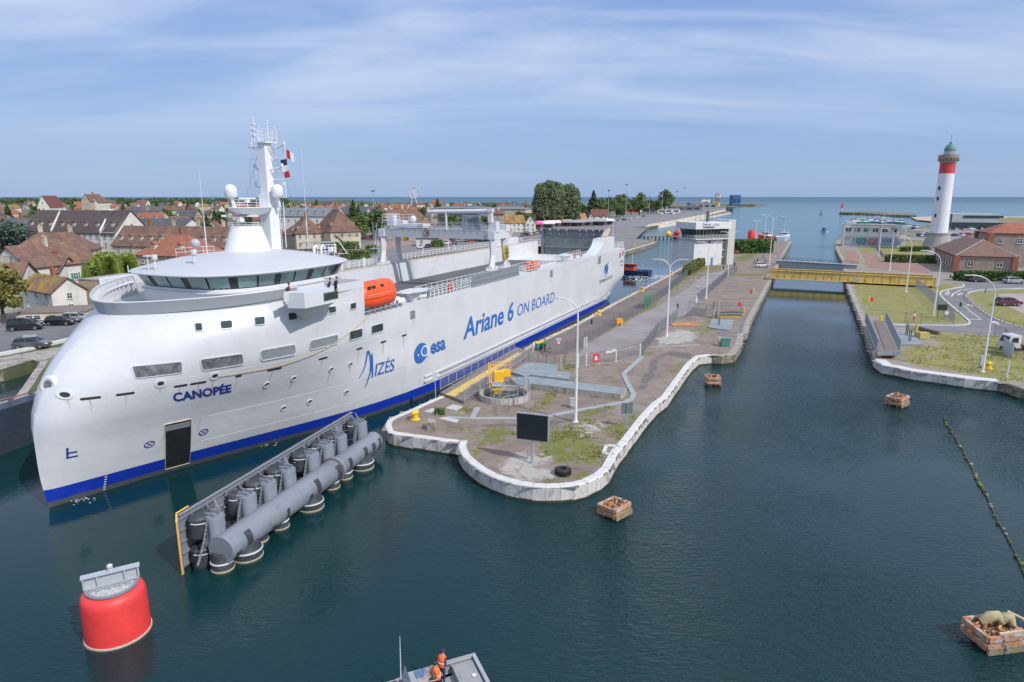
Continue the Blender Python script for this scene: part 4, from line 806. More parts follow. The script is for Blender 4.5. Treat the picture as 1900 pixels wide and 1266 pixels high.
for i in range(6): b.box((46.7+i*2.4, -10.3, 11.45), (1.8, .5, .5))
b.build('deck_grating_screen', GALV, ship)
b = MB()
for i in range(11): b.box((36+i*.9, -10.3, 11.4), (.55, .1, .7))
b.build('deck_vent_louvres', GRV, ship)
for s in (40.2, 64.8, 84.5, 88): b = MB(); b.box((s, -10.6, 11.7), (.5, .3, .8)); b.build('fire_locker', RED, ship)
b = MB()
for s in (65.2, 67.4):
    b.tube([(s-.9,-10.2,11.55),(s+.9,-10.2,11.55)], .42, 10); b.tube([(s-.7,-9.9,12.1),(s+.8,-9.9,12.1)], .3, 8)
b.build('life_raft', mat('orange_canvas', (.62, .17, .08), .7), ship)
b = MB(); b.lathe([(.35,0),(1.0,1.05),(1.7,1.1),(1.72,1.2)], (33.2,-10.1,11.0), 6, sx=1.25, sy=.75); b.add([(30.9,-11.0,12.15),(35.6,-11.0,12.15),(35.6,-9.1,12.15),(30.9,-9.1,12.15)], [(0,1,2,3)]); b.build('deck_ventilator', WHITE, ship)
b = MB(); b.box((82,-9.6,12.1), (4,1.8,.12)); b.lathe([(.4,0),(1.,1.1)], (82,-9.8,11), 6); b.build('deck_ventilator', WHITE, ship)
b = MB(); b.sphere((30.2,-10.1,11.45), .5, 8); b.tube([(29.6,-10.2,11.35),(31,-10.2,11.35)], .42, 10); b.build('raft_canister', WHITE, ship, smooth=True)
b = MB()
for i in range(7): b.box((24.4+i*.9, -10.3, 11.15), (.08, 1.2, .35))
b.box((26.8,-10.7,11.35), (6.2,.1,.1)); b.box((26.8,-9.8,11.35), (6.2,.1,.1)); b.tube([(28.8,-10.6,11.3),(29.2,-10.6,11.9),(29.6,-10.6,11.3)], .12, 6); b.build('lifeboat_cradle', GALV, ship)
# life-saving ring and white ensign post etc.
b = MB(); b.tube([(112.5, -9.5, 11), (112.5, -9.5, 17.5)], .06, 5); b.tube([(116,-4,11),(116,-4,15)], .05, 5); b.box((114.5,-8,12.4), (1.5,1.5,.8)); b.build('stern_mast', RAILM, ship)
# gantry crane on the hold rails
SG0, SG1 = 54.6, 58.2
for sd, yy in ((1, 8.6), (-1, -9.2)):
    g = MB()
    for s in (SG0, SG1):
        k = -1 if s == SG0 else 1
        g.tube([(s+k*.5, yy, 12.6), (s+k*.12, yy, 14.2), (s, yy, 16.6)], [.5, .42, .62], 4)
    g.box(((SG0+SG1)/2, yy, 16.9), (SG1-SG0+1.2, 1.0, 1.1)); g.build('gantry_leg_frame', WHITE, ship)
g = MB()
for s in (SG0, SG1): g.box((s, -.3, 16.9), (.7, 17.2, 1.15))
gi = g.build('gantry_girder', mat('girder_grey', (.46, .48, .50), .5, var=.05), ship)
g = MB()
for s in (SG0-.5, SG1+.5): railing(g, [(s, -8.5), (s, 8.5)], 17.45, .9, .03, 1., 2)
g.build('gantry_walkway', GALV, ship)
g = MB()
for sd, yy in ((1, 8.6), (-1, -9.2)):
    for s in (SG0-.7, SG0+.4, SG1-.4, SG1+.7): g.box((s, yy, 12.35), (.9, .8, .75)); g.tube([(s-.3, yy-.5, 12.2), (s-.3, yy+.5, 12.2)], .32, 10)
g.build('gantry_bogie', WHITE, ship)
g = MB(); g.box((SG0+.3, -9.2, 18.0), (1.1, 1.2, 1.4)); g.box((SG1, -9.2, 17.7), (1.3, 1.2, .9)); g.box((SG0-.1,-8.9,19.4), (.55,.55,1.6)); g.box((SG0-.1,-8.9,20.2), (.8,.8,.4)); g.build('crane_column', WHITE, ship)
g = MB(); g.tube([(SG0-.1,-8.9,20.15),(42.5,-3.6,19.75)], [.3,.25], 8); g.box((46,-5.2,20.05), (2.,.3,.12), rz=-.4); g.tube([(49,-6.4,17.5),(49,-6.4,20)], .15, 6); g.build('crane_boom', WHITE, ship) if False else None
g = MB(); g.tube([(SG0-.1,-8.9,20.1),(SG0+.2,1.0,19.9)], [.32,.26], 8); g.tube([(SG0,-2,17.5),(SG0,-2,19.9)], .16, 6); g.tube([(SG0-.1,-8.9,19.3),(SG0,-6.2,20.0)], .12, 6); g.build('crane_boom', WHITE, ship)
g = MB(); g.box((SG0+.6,-5.6,18.5), (.15,2.8,2.0)); g.build('spreader_frame', GALV, ship)
g = MB()
for k in range(7): g.tube([(SG0+.45, -6.9+k*.38, 17.6+.2*k), (SG0+.45, -6.5+k*.3, 19.4-.1*k)], .05, 4)
g.build('hose_bundle', DGREY, ship)
g = MB(); g.lathe([(1.05,-.15),(1.05,.15)], (0,0,0), 24); g.v = [(SG1-.9+0*v[0]+v[0]*.85, -9.85+v[2]*.6, 14.4+v[1]) for v in g.v]; o = g.build('cable_reel', mat('reel_yellow', (.55, .40, .05), .6, var=.2, sc=3), ship)
g = MB()
for k in range(8): a = R(k*45); g.tube([(SG1-.9, -10.05, 14.4), (SG1-.9+.8*math.cos(a), -10.05, 14.4+.95*math.sin(a))], .05, 4)
g.lathe([(.2,-.1),(.2,.1)], (SG1-.9,-10.05,14.4), 8); g.build('reel_spokes', DGREY, o)
g = MB(); g.box((56.2, 6.5, 18.1), (1.6, 1.6, 1.0)); g.box((55.2, 7.4, 18.6), (.8, 1.1, 1.6)); g.sphere((56.9, 4.9, 18.8), .5, 8); g.box((56.5, 5, 17.9), (2.4, 5, .5)); railing(g, [(54.2,3),(54.2,8.4),(58.6,8.4)], 18.2, 1.3, .035, .8, 3); g.build('winch_house', WHITE, ship)
g = MB()
for z in [12.2+i*.5 for i in range(12)]: g.box((SG0-1.1, 9.3, z), (.1, .7, .05))
for yy in (9.0, 9.6): g.tube([(SG0-1.1, yy, 12), (SG0-1.1, yy, 18.3)], .05, 4)
g.box((SG0-1.4, 9.3, 14.6), (.8, 1.2, .1)); g.build('gantry_ladder', GALV, ship)
g = MB(); g.lathe([(.3,0),(.5,.3),(.2,.7)], (56.2,5.8,15.7), 10); g.build('hoist_hook_block', YEL, ship)
def stext(s, o, ux, uz, m, par, bold=0, shear=0, name='lettering'): return text_on(s, o, ux, uz, name, m, par, bold, shear)
stext('ALL WEATHER', (SG0-.37, 6.6, 17.05), (0, -3.2, 0), (0, 0, .28), DGREY, gi) if False else None
g = MB()
for a in range(6): a0, a1 = R(60*a+30), R(60*a+90); g.tube([(SG0-.4, 1.0+.5*math.cos(a0), 17.0+.5*math.sin(a0)), (SG0-.4, 1.0+.5*math.cos(a1), 17.0+.5*math.sin(a1))], .05, 4)
eg = g.build('emblem', mat('maroon', (.30, .02, .06), .5), gi)
stext('J', (SG0-.4, 1.25, 16.78), (0, -.45, 0), (0, 0, .45), MATS['maroon'], gi, .02)
# lifeboat rests in its cradle: a thing of its own
lb = thing('lifeboat', 'bright orange enclosed lifeboat in its cradle behind the ship\'s bridge', 'lifeboat', tuple(shp(26.3, 9.9, 11.45)), math.atan2(.911, .413))
def boat_sections(secs, n=16):
    b = MB(); rings = []
    for x, w_, zl, zk, zt_ in secs:
        r_ = []
        for i in range(n):
            a = 2*math.pi*i/n; y = w_*math.copysign(abs(math.cos(a))**.62, math.cos(a))*(1-.28*max(0, math.sin(a))); z = zl+(zt_-zl)*abs(math.sin(a))**.6 if math.sin(a) >= 0 else zl-(zl-zk)*abs(math.sin(a))**.8
            r_.append((x, y, z))
        rings.append(r_)
    loft(b, rings); b.add(rings[0], [tuple(range(n-1, -1, -1))]); b.add(rings[-1], [tuple(range(n))]); return b
boat_sections([(-2.9,.15,1.15,.8,1.35),(-2.6,.75,1.1,.4,1.5),(-2.3,.95,1.1,.25,2.25),(-1.9,1.05,1.1,.15,2.5),(0,1.2,1.1,.0,2.6),(2.2,1.15,1.1,.1,2.6),(2.6,1.0,1.1,.3,2.45),(2.8,.8,1.15,.5,1.6),(2.9,.2,1.2,.8,1.4)]).build('hull', ORANGE, lb, smooth=True, ang=45)
b = MB(); b.tube([(-2.8,-.3,1.12),(-2.3,-.98,1.12),(-1,-1.16,1.12),(1,-1.17,1.12),(2.3,-1.06,1.15)], .07, 6); b.tube([(-2.8,.3,1.12),(-2.3,.98,1.12),(-1,1.16,1.12),(1,1.17,1.12),(2.3,1.06,1.15)], .07, 6); b.build('fender_rail', mat('dull_orange', (.6, .09, .03), .6), lb)
for x in (-1.7, -1.0, .3): b = MB(); b.box((x, -.93, 2.12), (.42, .14, .28)); b.build('window', GLASS, lb)
b = MB()
for i in range(14): b.box((-2.2+i*.34, -1.14, 1.42), (.14, .03, .05))
b.build('reflective_tape', WHL, lb)
# ---------------- people ----------------
def person_mesh(name, J, mats_fn, hands=True):
    # J: joint name -> (pos, radius); connected chain list
    E = [('pelvis','spine'),('spine','chest'),('chest','neck'),('neck','head0'),('head0','head1'),('chest','shl'),('shl','ell'),('ell','wrl'),('wrl','pal'),('chest','shr'),('shr','elr'),('elr','wrr'),('wrr','par'),
         ('pelvis','hil'),('hil','knl'),('knl','anl'),('anl','tol'),('pelvis','hir'),('hir','knr'),('knr','anr'),('anr','tor')]
    J = dict(J)
    if hands:
        for sd in 'lr':
            p = Vector(J['pa'+sd][0]); w_ = Vector(J['wr'+sd][0]); d = (p-w_).normalized(); q = d.cross(Vector((0, 0, 1)) if abs(d.z) < .8 else Vector((0, 1, 0))).normalized()
            for k in range(4):
                a = p+q*(k-1.5)*.018; J['f%d%s' % (k, sd)] = (tuple(a+d*.04), .009); J['g%d%s' % (k, sd)] = (tuple(a+d*(.07+.008*(k % 3))-Vector((0, 0, .02))), .007); E += [('pa'+sd, 'f%d%s' % (k, sd)), ('f%d%s' % (k, sd), 'g%d%s' % (k, sd))]
            a = w_+d*.03+q*.04; J['t'+sd] = (tuple(a+q*.01+d*.03), .01); E += [('wr'+sd, 't'+sd)]
    keys = list(J); me = bpy.data.meshes.new(name); me.from_pydata([J[k][0] for k in keys], [(keys.index(a), keys.index(c)) for a, c in E], [])
    o = bpy.data.objects.new(name, me); col.objects.link(o); md = o.modifiers.new('s', 'SKIN'); md.use_smooth_shade = True
    for i, k in enumerate(keys):
        sv_ = me.skin_vertices[0].data[i]; r_ = J[k][1]; sv_.radius = (r_, r_) if not isinstance(r_, tuple) else r_; sv_.use_root = (k == 'pelvis')
    sb = o.modifiers.new('u', 'SUBSURF'); sb.levels = 1; sb.render_levels = 1
    bpy.context.view_layer.update(); ev = o.evaluated_get(bpy.context.evaluated_depsgraph_get()); m2 = bpy.data.meshes.new_from_object(ev); m2.name = name
    bpy.data.objects.remove(o); m2.materials.clear(); ms = mats_fn[0]
    for m in ms: m2.materials.append(m)
    for p in m2.polygons: p.material_index = mats_fn[1](p.center, J); p.use_smooth = True
    return m2
def pose(lean=0, arml=(.26, .05, .78), armr=(-.26, .05, .78), ell=(.27, -.03, 1.12), elr=(-.27, -.03, 1.12), stride=0., sit=0):
    ly = lean
    J = {'pelvis': ((0,0,.96), (.15,.11)), 'spine': ((0,ly*.35,1.15), (.135,.1)), 'chest': ((0,ly*.75,1.36), (.17,.12)), 'neck': ((0,ly,1.5), .055), 'head0': ((0,ly+.02,1.62), (.078,.092)), 'head1': ((0,ly+.02,1.71), (.07,.085)),
         'shl': ((.19,ly*.8,1.43), .062), 'ell': (ell, .045), 'wrl': (arml, .03), 'shr': ((-.19,ly*.8,1.43), .062), 'elr': (elr, .045), 'wrr': (armr, .03),
         'hil': ((.1,0,.88), .095), 'knl': ((.12,.03+stride*.5,.5), .06), 'anl': ((.12,stride,.09), .04), 'tol': ((.13,stride+.15,.04), .04),
         'hir': ((-.1,0,.88), .095), 'knr': ((-.12,.03-stride*.2,.5), .06), 'anr': ((-.12,-stride,.09), .04), 'tor': ((-.13,-stride+.15,.04), .04)}
    for sd, e, w_ in (('l', ell, arml), ('r', elr, armr)):
        d = (Vector(w_)-Vector(e)).normalized(); J['pa'+sd] = (tuple(Vector(w_)+d*.07), (.036, .018))
    return J
def pmat(sleeve):
    def f(c, J):
        if c.z > 1.5 and abs(c.x) < .14: return 0
        for sd in 'lr':
            e = Vector(J['el'+sd][0]); w_ = Vector(J['wr'+sd][0]); d = (w_-e)
            t = (c-e).dot(d)/d.length_squared
            if t > (.9 if sleeve else -.1) and (c-(e+d*min(t, 1.6))).length < .13: return 0
        if c.z > 1.0 or abs(c.x) > .23 and c.z > .6: return 1
        if c.z > .1: return 2
        return 3
    return f
def make_person(label, loc, rz, top, pants, J, sleeve=True, hair=None, vest=None, group=None, cap=None):
    m = person_mesh('person', J, ([SKIN, top, pants, BLACK], pmat(sleeve)))
    o = bpy.data.objects.new('person', m); col.objects.link(o); o.location = loc; o.rotation_euler = (0, 0, rz); tag(o, label, 'person', group)
    hy = J['head0'][0][1]
    b = MB(); b.sphere((0, hy-.015, 1.72), .115, 8, sz=1.0); b.v = [(x*.82, y if y < hy+.05 else hy+.05, max(z, 1.66 if y > hy-.05 else 1.6)) for x, y, z in b.v]; b.build('hair', cap or hair or HAIR, o, smooth=True)
    b = MB(); b.box((0, hy+.115, 1.665), (.025, .03, .045)); b.box((0, hy+.108, 1.62), (.045, .012, .01)); b.build('nose', SKIN, o)
    b = MB(); b.box((.03, hy+.108, 1.69), (.02, .01, .012)); b.build('eye', BLACK, o); b = MB(); b.box((-.03, hy+.108, 1.69), (.02, .01, .012)); b.build('eye', BLACK, o)
    if vest:
        cy = J['chest'][0][1]; b = MB(); b.lathe([(.17, 0), (.18, .1), (.19, .3), (.2, .42), (.16, .5), (.1, .55)], (0, 0, .98), 14, sx=1.12, sy=.82); b.v = [(x, y+cy*(z-.98)/.5, z) for x, y, z in b.v]; v = b.build('vest', vest, o, smooth=True)
        s_ = MB(); s_.lathe([(.207, 0), (.207, .05)], (0, cy*.35, 1.16), 14, sx=1.1, sy=.83); s_.build('reflective_band', mat('reflective_silver', (.7, .7, .68), .5), v)
    return o
# ---------------- fender dolphin: panel, posts, rubber barrels, chains, float pipe ----------------
FD = thing('fender_structure', 'long grey steel fender wall with rubber barrels, chains and a big pipe beside the bow', 'fender', (-19.95, 35.95, 0), math.atan2(.958, .287))
FGREY = mat('fender_grey', (.215, .235, .275), .5, var=.07, sc=.8, c2=(.165, .18, .215), s2=1.1, t2=.64); FDARK = mat('fender_rubber', (.042, .045, .054), .55, var=.2, c2=(.09, .09, .1), s2=3, t2=.62)
b = MB(); b.box((10, .0, 1.3), (20, .12, 4.5)); b.box((10, -.08, 3.5), (20, .3, .1))
for i in range(5): b.box((10, -.12, .2+i*.75), (20, .14, .08))
b.build('face_panel', FGREY, FD)
b = MB(); b.add([(0,-.02,-1),(-.55,-.5,-1),(-.55,-.5,3.4),(0,-.02,3.58),(0,-.12,-1),(-.45,-.55,-1),(-.45,-.55,3.4),(0,-.12,3.58)], [(0,1,2,3),(7,6,5,4),(3,2,6,7),(1,5,6,2)]); b.build('end_plate', FGREY, FD)
b = MB(); b.tube([(-.55,-.5,-.5),(-.55,-.5,3.42),(0,0,3.62),(1.0,.04,3.6)], .05, 6); b.build('yellow_edge', mat('edge_yellow', (.85, .45, .05), .5), FD)
posts_x = [1.2, 4.2, 6.3, 8.5, 11.5, 13.5, 15.5, 18.8]
CH = mat('chain_steel', (.42, .44, .47), .4, .5)
for i, x in enumerate(posts_x):
    b = MB(); b.lathe([(.56, -1), (.56, 3.05), (.52, 3.15)], (x, -1.75, 0), 16, sx=1.0, sy=.75); b.box((x, -1.35, 1.1), (.9, .5, 4.2)); b.box((x-.2, -1.5, 3.25), (.1, .7, .25)); b.box((x+.25, -1.5, 3.25), (.1, .7, .25)); b.build('post', FGREY, FD, smooth=True)
    for z, r in ((2.55, .78 if i % 2 == 0 or i == 3 else .5), (.55, .8)):
        b = MB(); b.lathe([(r*.8, -.75), (r, -.6), (r, .55), (r*.85, .68), (r*.3, .7)], (x-.15, -.8, z), 18, sx=1.1, sy=.85); f_ = b.build('rubber_fender', FDARK, FD, smooth=True)
        rr = MB(); rr.tube([(x-.15+r*1.13*math.cos(R(a)), -.8+r*.88*math.sin(R(a)), z+.42-.16*abs(math.cos(R(a/2+10)))) for a in range(180, 361, 20)], .035, 5); rr.build('fender_hoop', mat('hoop_white', (.55, .56, .58), .5), f_)
    b = MB()
    for sd, (p, q) in enumerate((((x-.55, -1.6, 3.1), (x-2.0, -1.9, .9)), ((x+.6, -1.4, 3.0), (x+.9, -.25, 3.35)), ((x-.3, -1.3, 3.15), (x-.4, -.2, 3.4)))):
        p, q = Vector(p), Vector(q); n = int((q-p).length/.11)
        for k in range(n):
            t = k/n; c = p.lerp(q, t)-Vector((0, 0, .25*math.sin(math.pi*t))); b.box(c, (.13, .05, .09) if k % 2 else (.05, .13, .09), rz=.4)
    for y0_, dz_ in ((.5, .0), (1.1, .15)): b.tube([(x+y0_+.55*(k/8), -1.5+1.3*k/8, 3.15-.5*math.sin(math.pi*k/8)+dz_*k/8) for k in range(9)], .04, 5)
    b.build('chain', CH, FD)
    b = MB()
    for k in range(9): b.box((x+1.3, -.16, 1.0+k*.26), (.36, .16, .05))
    if i < 7: b.build('ladder', DGREY, FD)
pz = 1.35
b = MB(); L = 19.4; b.tube([(.45, -2.55, pz), (6, -2.55, pz), (12.9, -2.55, pz), (13.0, -2.55, pz), (19.4, -2.55, pz)], [.88, .88, .88, .80, .80], 32); pipe = b.build('float_pipe', FGREY, FD, smooth=True, ang=50)
b = MB(); b.tube([(12.85, -2.55, pz), (13.1, -2.55, pz)], 1.0, 32); b.build('pipe_flange', FGREY, pipe)
b = MB()
for k in range(40): a = R(k*9); b.box((12.75, -2.55+.93*math.cos(a), pz+.93*math.sin(a)), (.1, .07, .07))
b.build('flange_bolts', mat('rust_bolt', (.22, .13, .08), .7), pipe)
for x, a, w_, h_ in ((2.0,-10,.35,.9),(1.0,-35,.35,.25),(5.9,-20,.2,.5),(4.4,-32,.3,.12),(9.6,0,.35,.8),(8.6,-28,.3,.4),(12.4,0,.35,.7),(14.2,-5,.3,.6),(16.6,-5,.35,.6),(17.9,-5,.35,.4),(19.0,-15,.25,.7),(18.9,-40,.15,.3)):
    b = MB(); rr = .9 if x < 12.9 else .82; vs = []
    for j in range(11):
        an = R(a-90+12)+1.5*h_*(j/10-.5)/rr; 
        for dx in (-w_*.75, w_*.75): vs.append((x+dx, -2.55+rr*math.sin(an+math.pi*0)*1-0, pz+rr*math.cos(an)))
    b.add(vs, [(2*j, 2*j+1, 2*j+3, 2*j+2) for j in range(10)]); b.build('rubber_pad', FDARK, pipe)
for x, y, r in ((2.3,-2.85,.92),(9.2,-2.85,.92),(16.7,-2.85,.92),(.7,-2.35,.65),(6.1,-2.5,.6),(12.6,-2.5,.6),(14.5,-2.5,.6),(4.2,-2.3,.55)):
    b = MB(); b.lathe([(r, -2), (r, .6), (r*.93, .68), (r*.85, 1.1), (r*.8, 1.12)], (x, y, 0), 22); q = b.build('pile', FDARK, FD, smooth=True)
    b = MB(); b.lathe([(r+.02, .5), (r+.05, .55), (r+.02, .62)], (x, y, 0), 22); b.build('pile_ring', MATS['hoop_white'], q); b = MB(); b.lathe([(r+.02, .0), (r+.05, .1), (r+.02, .14)], (x, y, 0), 22); b.build('pile_ring', mat('scum_line', (.36, .34, .22), .8), q)
# dark fender wall to the left of the bow
t = thing('fender_wall', 'dark blue-black steel fender wall with bollards on top, left of the bow', 'fender', tuple(at(66, 806, 0)), math.atan2(55.8-59.11, -46.12+45.31)+.0)
d = Vector((-46.12+45.31, 55.8-59.11, 0)).normalized()
t.rotation_euler = (0, 0, math.atan2(d.y, d.x)); b = MB(); b.box((3.5, .9, 1.6), (12, 1.8, 4.6)); b.build('wall_panel', mat('blue_black_steel', (.035, .045, .07), .5, var=.15, sc=3), t)
b = MB(); b.tube([(-2.5,-.05,.12),(9.5,-.05,.12)], .1, 6); b.box((.6,-.03,2), (.08,.08,3.8)); b.box((3.5,.05,3.92), (12.1,.3,.12)); b.build('edge_pipe', GALV, t)
for x in (-1.2, .4, 2.4, 4.6): b = MB(); b.tube([(x,.7,3.9),(x,.7,4.3)], .12, 8); b.tube([(x-.3,.7,4.2),(x+.3,.7,4.3)], .08, 6); b.build('bollard', DGREY, t)
# mooring ropes
b = MB(); p = shp(-.35, .2, 8.75); q = at(-60, 828, 6.0)*.0+Vector((-52, 45, 5.2)); n = 14; b.tube([p.lerp(q, i/n)-Vector((0, 0, .5*math.sin(math.pi*i/n))) for i in range(n+1)], .05, 5); tag(b.build('mooring_rope', mat('rope_red', (.45, .16, .13), .9)), 'red mooring rope running left from the bow fairlead', 'rope')
b = MB(); pts = []
for i in range(25):
    t_ = i/24; s = 9.5+(24-9.5)*t_; z = 8.3+(10.9-8.3)*t_-1.0*math.sin(math.pi*t_)**1.1; v = onhull(s, z, .09); pts.append(shp(v.x, -v.y, v.z))
b.tube(pts, .03, 4); tag(b.build('mooring_rope', mat('rope_yellow', (.55, .42, .18), .9)), 'thin yellow rope sagging along the white hull above the ship name', 'rope')
# ---------------- red round dolphin ----------------
c = Vector((-20.35, 30.0, 0)); t = thing('mooring_dolphin', 'round bright red dolphin with a grey steel beam on top in the left foreground', 'dolphin', tuple(c), 0)
b = MB(); b.lathe([(1.5,-1.5),(1.5,.1),(1.49,2.0),(1.46,2.25),(1.38,2.45),(1.22,2.58),(1.0,2.62)], n=48)
b.build('body', mat('faded_red', (.78, .055, .05), .5, var=.07, sc=1.5, bump=.1, bsc=3, c2=(.66, .05, .05), s2=.9, t2=.6), t, smooth=True)
b = MB(); b.lathe([(1.51,.02),(1.54,.03),(1.54,.11),(1.51,.12)], n=48); b.build('waterline_ring', mat('ring_offwhite', (.55, .47, .42), .8), t); b = MB(); b.lathe([(1.55,-.3),(1.57,.015),(1.5,.02)], n=40); b.build('weed_ring', mat('weed_ring', (.12, .12, .03), .9, var=.4), t)
an = math.atan2(1.15, 1.0)*.62
b = MB(); b.lathe([(1.18,2.63),(1.2,2.66),(1.2,2.73),(1.02,2.73),(1.02,2.63)], n=36); b.lathe([(1.01,2.65),(.05,2.66)], n=30, mi=1); pl = b.build('top_flange', [FGREY, mat('guano_white', (.45, .45, .45), .9, var=.4, sc=6)], t)
def rot(x, y, a=an): return (x*math.cos(a)-y*math.sin(a), x*math.sin(a)+y*math.cos(a))
b = MB(); x, y = rot(0, .25); b.box((x, y, 3.03), (2.5, .06, .6), rz=an); b.box((x, y, 3.35), (2.6, .42, .06), rz=an); b.box((x, y, 2.73), (2.4, .42, .05), rz=an)
for k in (-.6, .6, -1.2, 1.2): q = rot(k, .25); b.box((q[0], q[1], 3.03), (.06, .4, .58), rz=an)
bm_ = b.build('steel_beam', mat('light_grey_steel', (.40, .43, .47), .5, var=.06), t)
q = rot(.0, .25); b = MB(); b.tube([(q[0], q[1], 3.37), (q[0], q[1], 3.53)], .13, 10); b.lathe([(.09,0),(.14,.04),(.14,.16),(.06,.22)], (q[0], q[1], 3.53), 12); b.build('lantern', mat('lantern_grey', (.55, .52, .5), .4), bm_)
b = MB()
for k in range(8): q = rot(-.8+k*.22, -.15-.1*(k % 2)); b.tube([(q[0]-.1, q[1]-.08, 2.67), (q[0], q[1], 2.79), (q[0]+.1, q[1]+.08, 2.67)], .035, 5)
b.build('lashings', GALV, pl)
# ---------------- rusty timber dolphins ----------------
def rusty(px, py, rz, L, W, H_, label, sc=1., extra=0):
    t = thing('timber_dolphin', label, 'dolphin', tuple(at(px, py, 0)), rz, 'rusty mooring dolphins standing in the water'); rnd = random.Random(px)
    b = MB()
    for z in (.35, .75): 
        for sd in (-1, 1): b.box((rnd.uniform(-.03, .03), sd*W/2, z*H_), (L, .16, .26*H_), rz=rnd.uniform(-.02, .02)); b.box((sd*L/2, 0, z*H_), (.16, W, .26*H_))
    b.build('timber_frame', mat('weathered_timber', (.46, .23, .12), .9, var=.35, sc=4, bump=.6, c2=(.52, .46, .43), s2=2.2, t2=.54), t)
    for i in range(4):
        for sd in (-1, 1):
            x, y, h_ = -L*.34+i*L*.225+rnd.uniform(-.05, .05), sd*W*.25+rnd.uniform(-.06, .06), H_*rnd.uniform(.75, 1.1); b = MB(); b.tube([(x, y, -1.2), (x+rnd.uniform(-.06, .06), y+rnd.uniform(-.06, .06), h_)], .15, 10); pq = b.build('rusty_pile', RUST, t, smooth=True, ang=50)
            b = MB(); b.tube([(x, y, h_-.02), (x, y, h_+.012)], .105, 10); b.build('hollow_top', DARKP, pq)  # dark disc on the solid end paints the shaded hollow
    b = MB(); b.box((0, 0, .62*H_), (L*.9, .3, .12), rz=.04); b.build('centre_beam', mat('tarred_beam', (.12, .10, .09), .9, var=.3), t)
    b = MB()
    for z in (.12, .25, .4): b.box((0, -W/2-.1, z), (L*1.02, .12, .1))
    b.build('slats', mat('slimy_timber', (.26, .22, .14), .9, var=.3, sc=4), t)
    t.rotation_euler = (rnd.uniform(-.06, .06), rnd.uniform(-.07, .07), rz)
    b = MB()
    for k in range(9): x = rnd.uniform(-L*.42, L*.42); b.sphere((x, rnd.choice((-1, 1))*W*.5, rnd.uniform(.0, .5)), rnd.uniform(.06, .16), 4, sz=.7)
    b.build('weed_clumps', mat('weed_green', (.14, .18, .04), .95), t)
    if extra:
        for k, (x, y, l, a) in enumerate(((.1, .3, 1.1, .15), (.75, .15, .7, .8))): b = MB(); b.tube([(x-l*.4, y+.1, .95), (x-l*.1, y, 1.3), (x+l*.2, y-.05, 1.36), (x+l*.45, y-.2, 1.0-.2*k)], [.2, .27, .25, .16], 12); b.build('canvas_roll', mat('yellowed_canvas', (.42, .36, .20), .9, var=.2, sc=3), t, smooth=True, ang=60)
        b = MB()
        for k in range(12): p_ = Vector((rnd.uniform(-.9, .9), rnd.uniform(-.6, .6), rnd.uniform(.5, 1.1))); q_ = p_+Vector((rnd.uniform(-.6, .6), rnd.uniform(-.4, .4), rnd.uniform(-.2, .35))); b.tube([p_, q_], rnd.uniform(.04, .09), 4)
        b.build('broken_timbers', RUST, t); b = MB(); b.box((.5, -.75, 1.15), (1.9, .09, .12), rz=.0); b.tube([(1.3,.6,1.2),(1.7,.1,1.1),(1.75,-.7,.9)], .08, 5); b.build('loose_plank', mat('pale_plank', (.55, .45, .33), .9, var=.15), t)
        b = MB()
        for k in range(14): b.box((-.3+.02*k, -.75-.02*k, 1.15-k*.075), (.08, .04, .07), rz=k)
        b.build('chain', CH, t)
    return t
rusty(1140, 955, .75, 1.75, 1.5, 1.0, 'open crate-like rusty dolphin nearest the round quay tip'); rusty(1321, 714, 1.5, 1.5, 1.5, 1.25, 'small rusty dolphin in the channel between island and right bank')
rusty(1664, 752, .6, 1.7, 1.5, 1.2, 'broken rusty dolphin off the right bank quay wall'); rusty(1838, 1192, .15, 2.0, 1.5, 1.15, 'wrecked rusty dolphin draped with yellowed canvas at the lower right', extra=1)
# ---------------- line of weed-covered floats ----------------
t = thing('float_line', 'string of weedy floats curving across the water at the right edge', 'float line', tuple(at(1752, 778, 0)), 0); o0 = Vector(t.location)
fl = chaikin([at(x, y, .06) for x, y in [(1752,778),(1775,818),(1800,858),(1812,893),(1835,928),(1850,968),(1875,1005),(1898,1060),(1930,1130)]])
fp = resample(fl, .42); rnd = random.Random(5); b = MB(); b.tube([p-o0 for p in fp], .035, 4); b.build('rope', mat('weedy_rope', (.09, .10, .04), .9), t)
ws = MB()
for i, p in enumerate(fp):
    if rnd.random() < .75:
        q = p-o0+Vector((rnd.uniform(-.12, .12), rnd.uniform(-.1, .1), rnd.uniform(0, .06))); r_ = rnd.uniform(.06, .17); ws.sphere(q, r_, 4, mi=rnd.choice((0, 0, 1, 2)), sz=rnd.uniform(.5, 1))
tag(ws.build('weed_clumps', [mat('weed_brown', (.10, .09, .05), .95), mat('weed_grey', (.30, .29, .25), .95), mat('weed_green', (.14, .18, .04), .95)], t), kind='stuff')
# ---------------- work boat with its two men ----------------
bt = thing('workboat', 'grey aluminium workboat cut by the bottom edge of the photo', 'boat', tuple(at(800, 1262, .0)), math.atan2(-.38, -.925)+math.pi)
bo = Vector(bt.location); ba = bt.rotation_euler[2]
ALU = mat('aluminium', (.44, .45, .46), .45, .35, var=.08, sc=2); ALUD = mat('aluminium_deck', (.33, .34, .35), .6, .2, var=.1, sc=3)
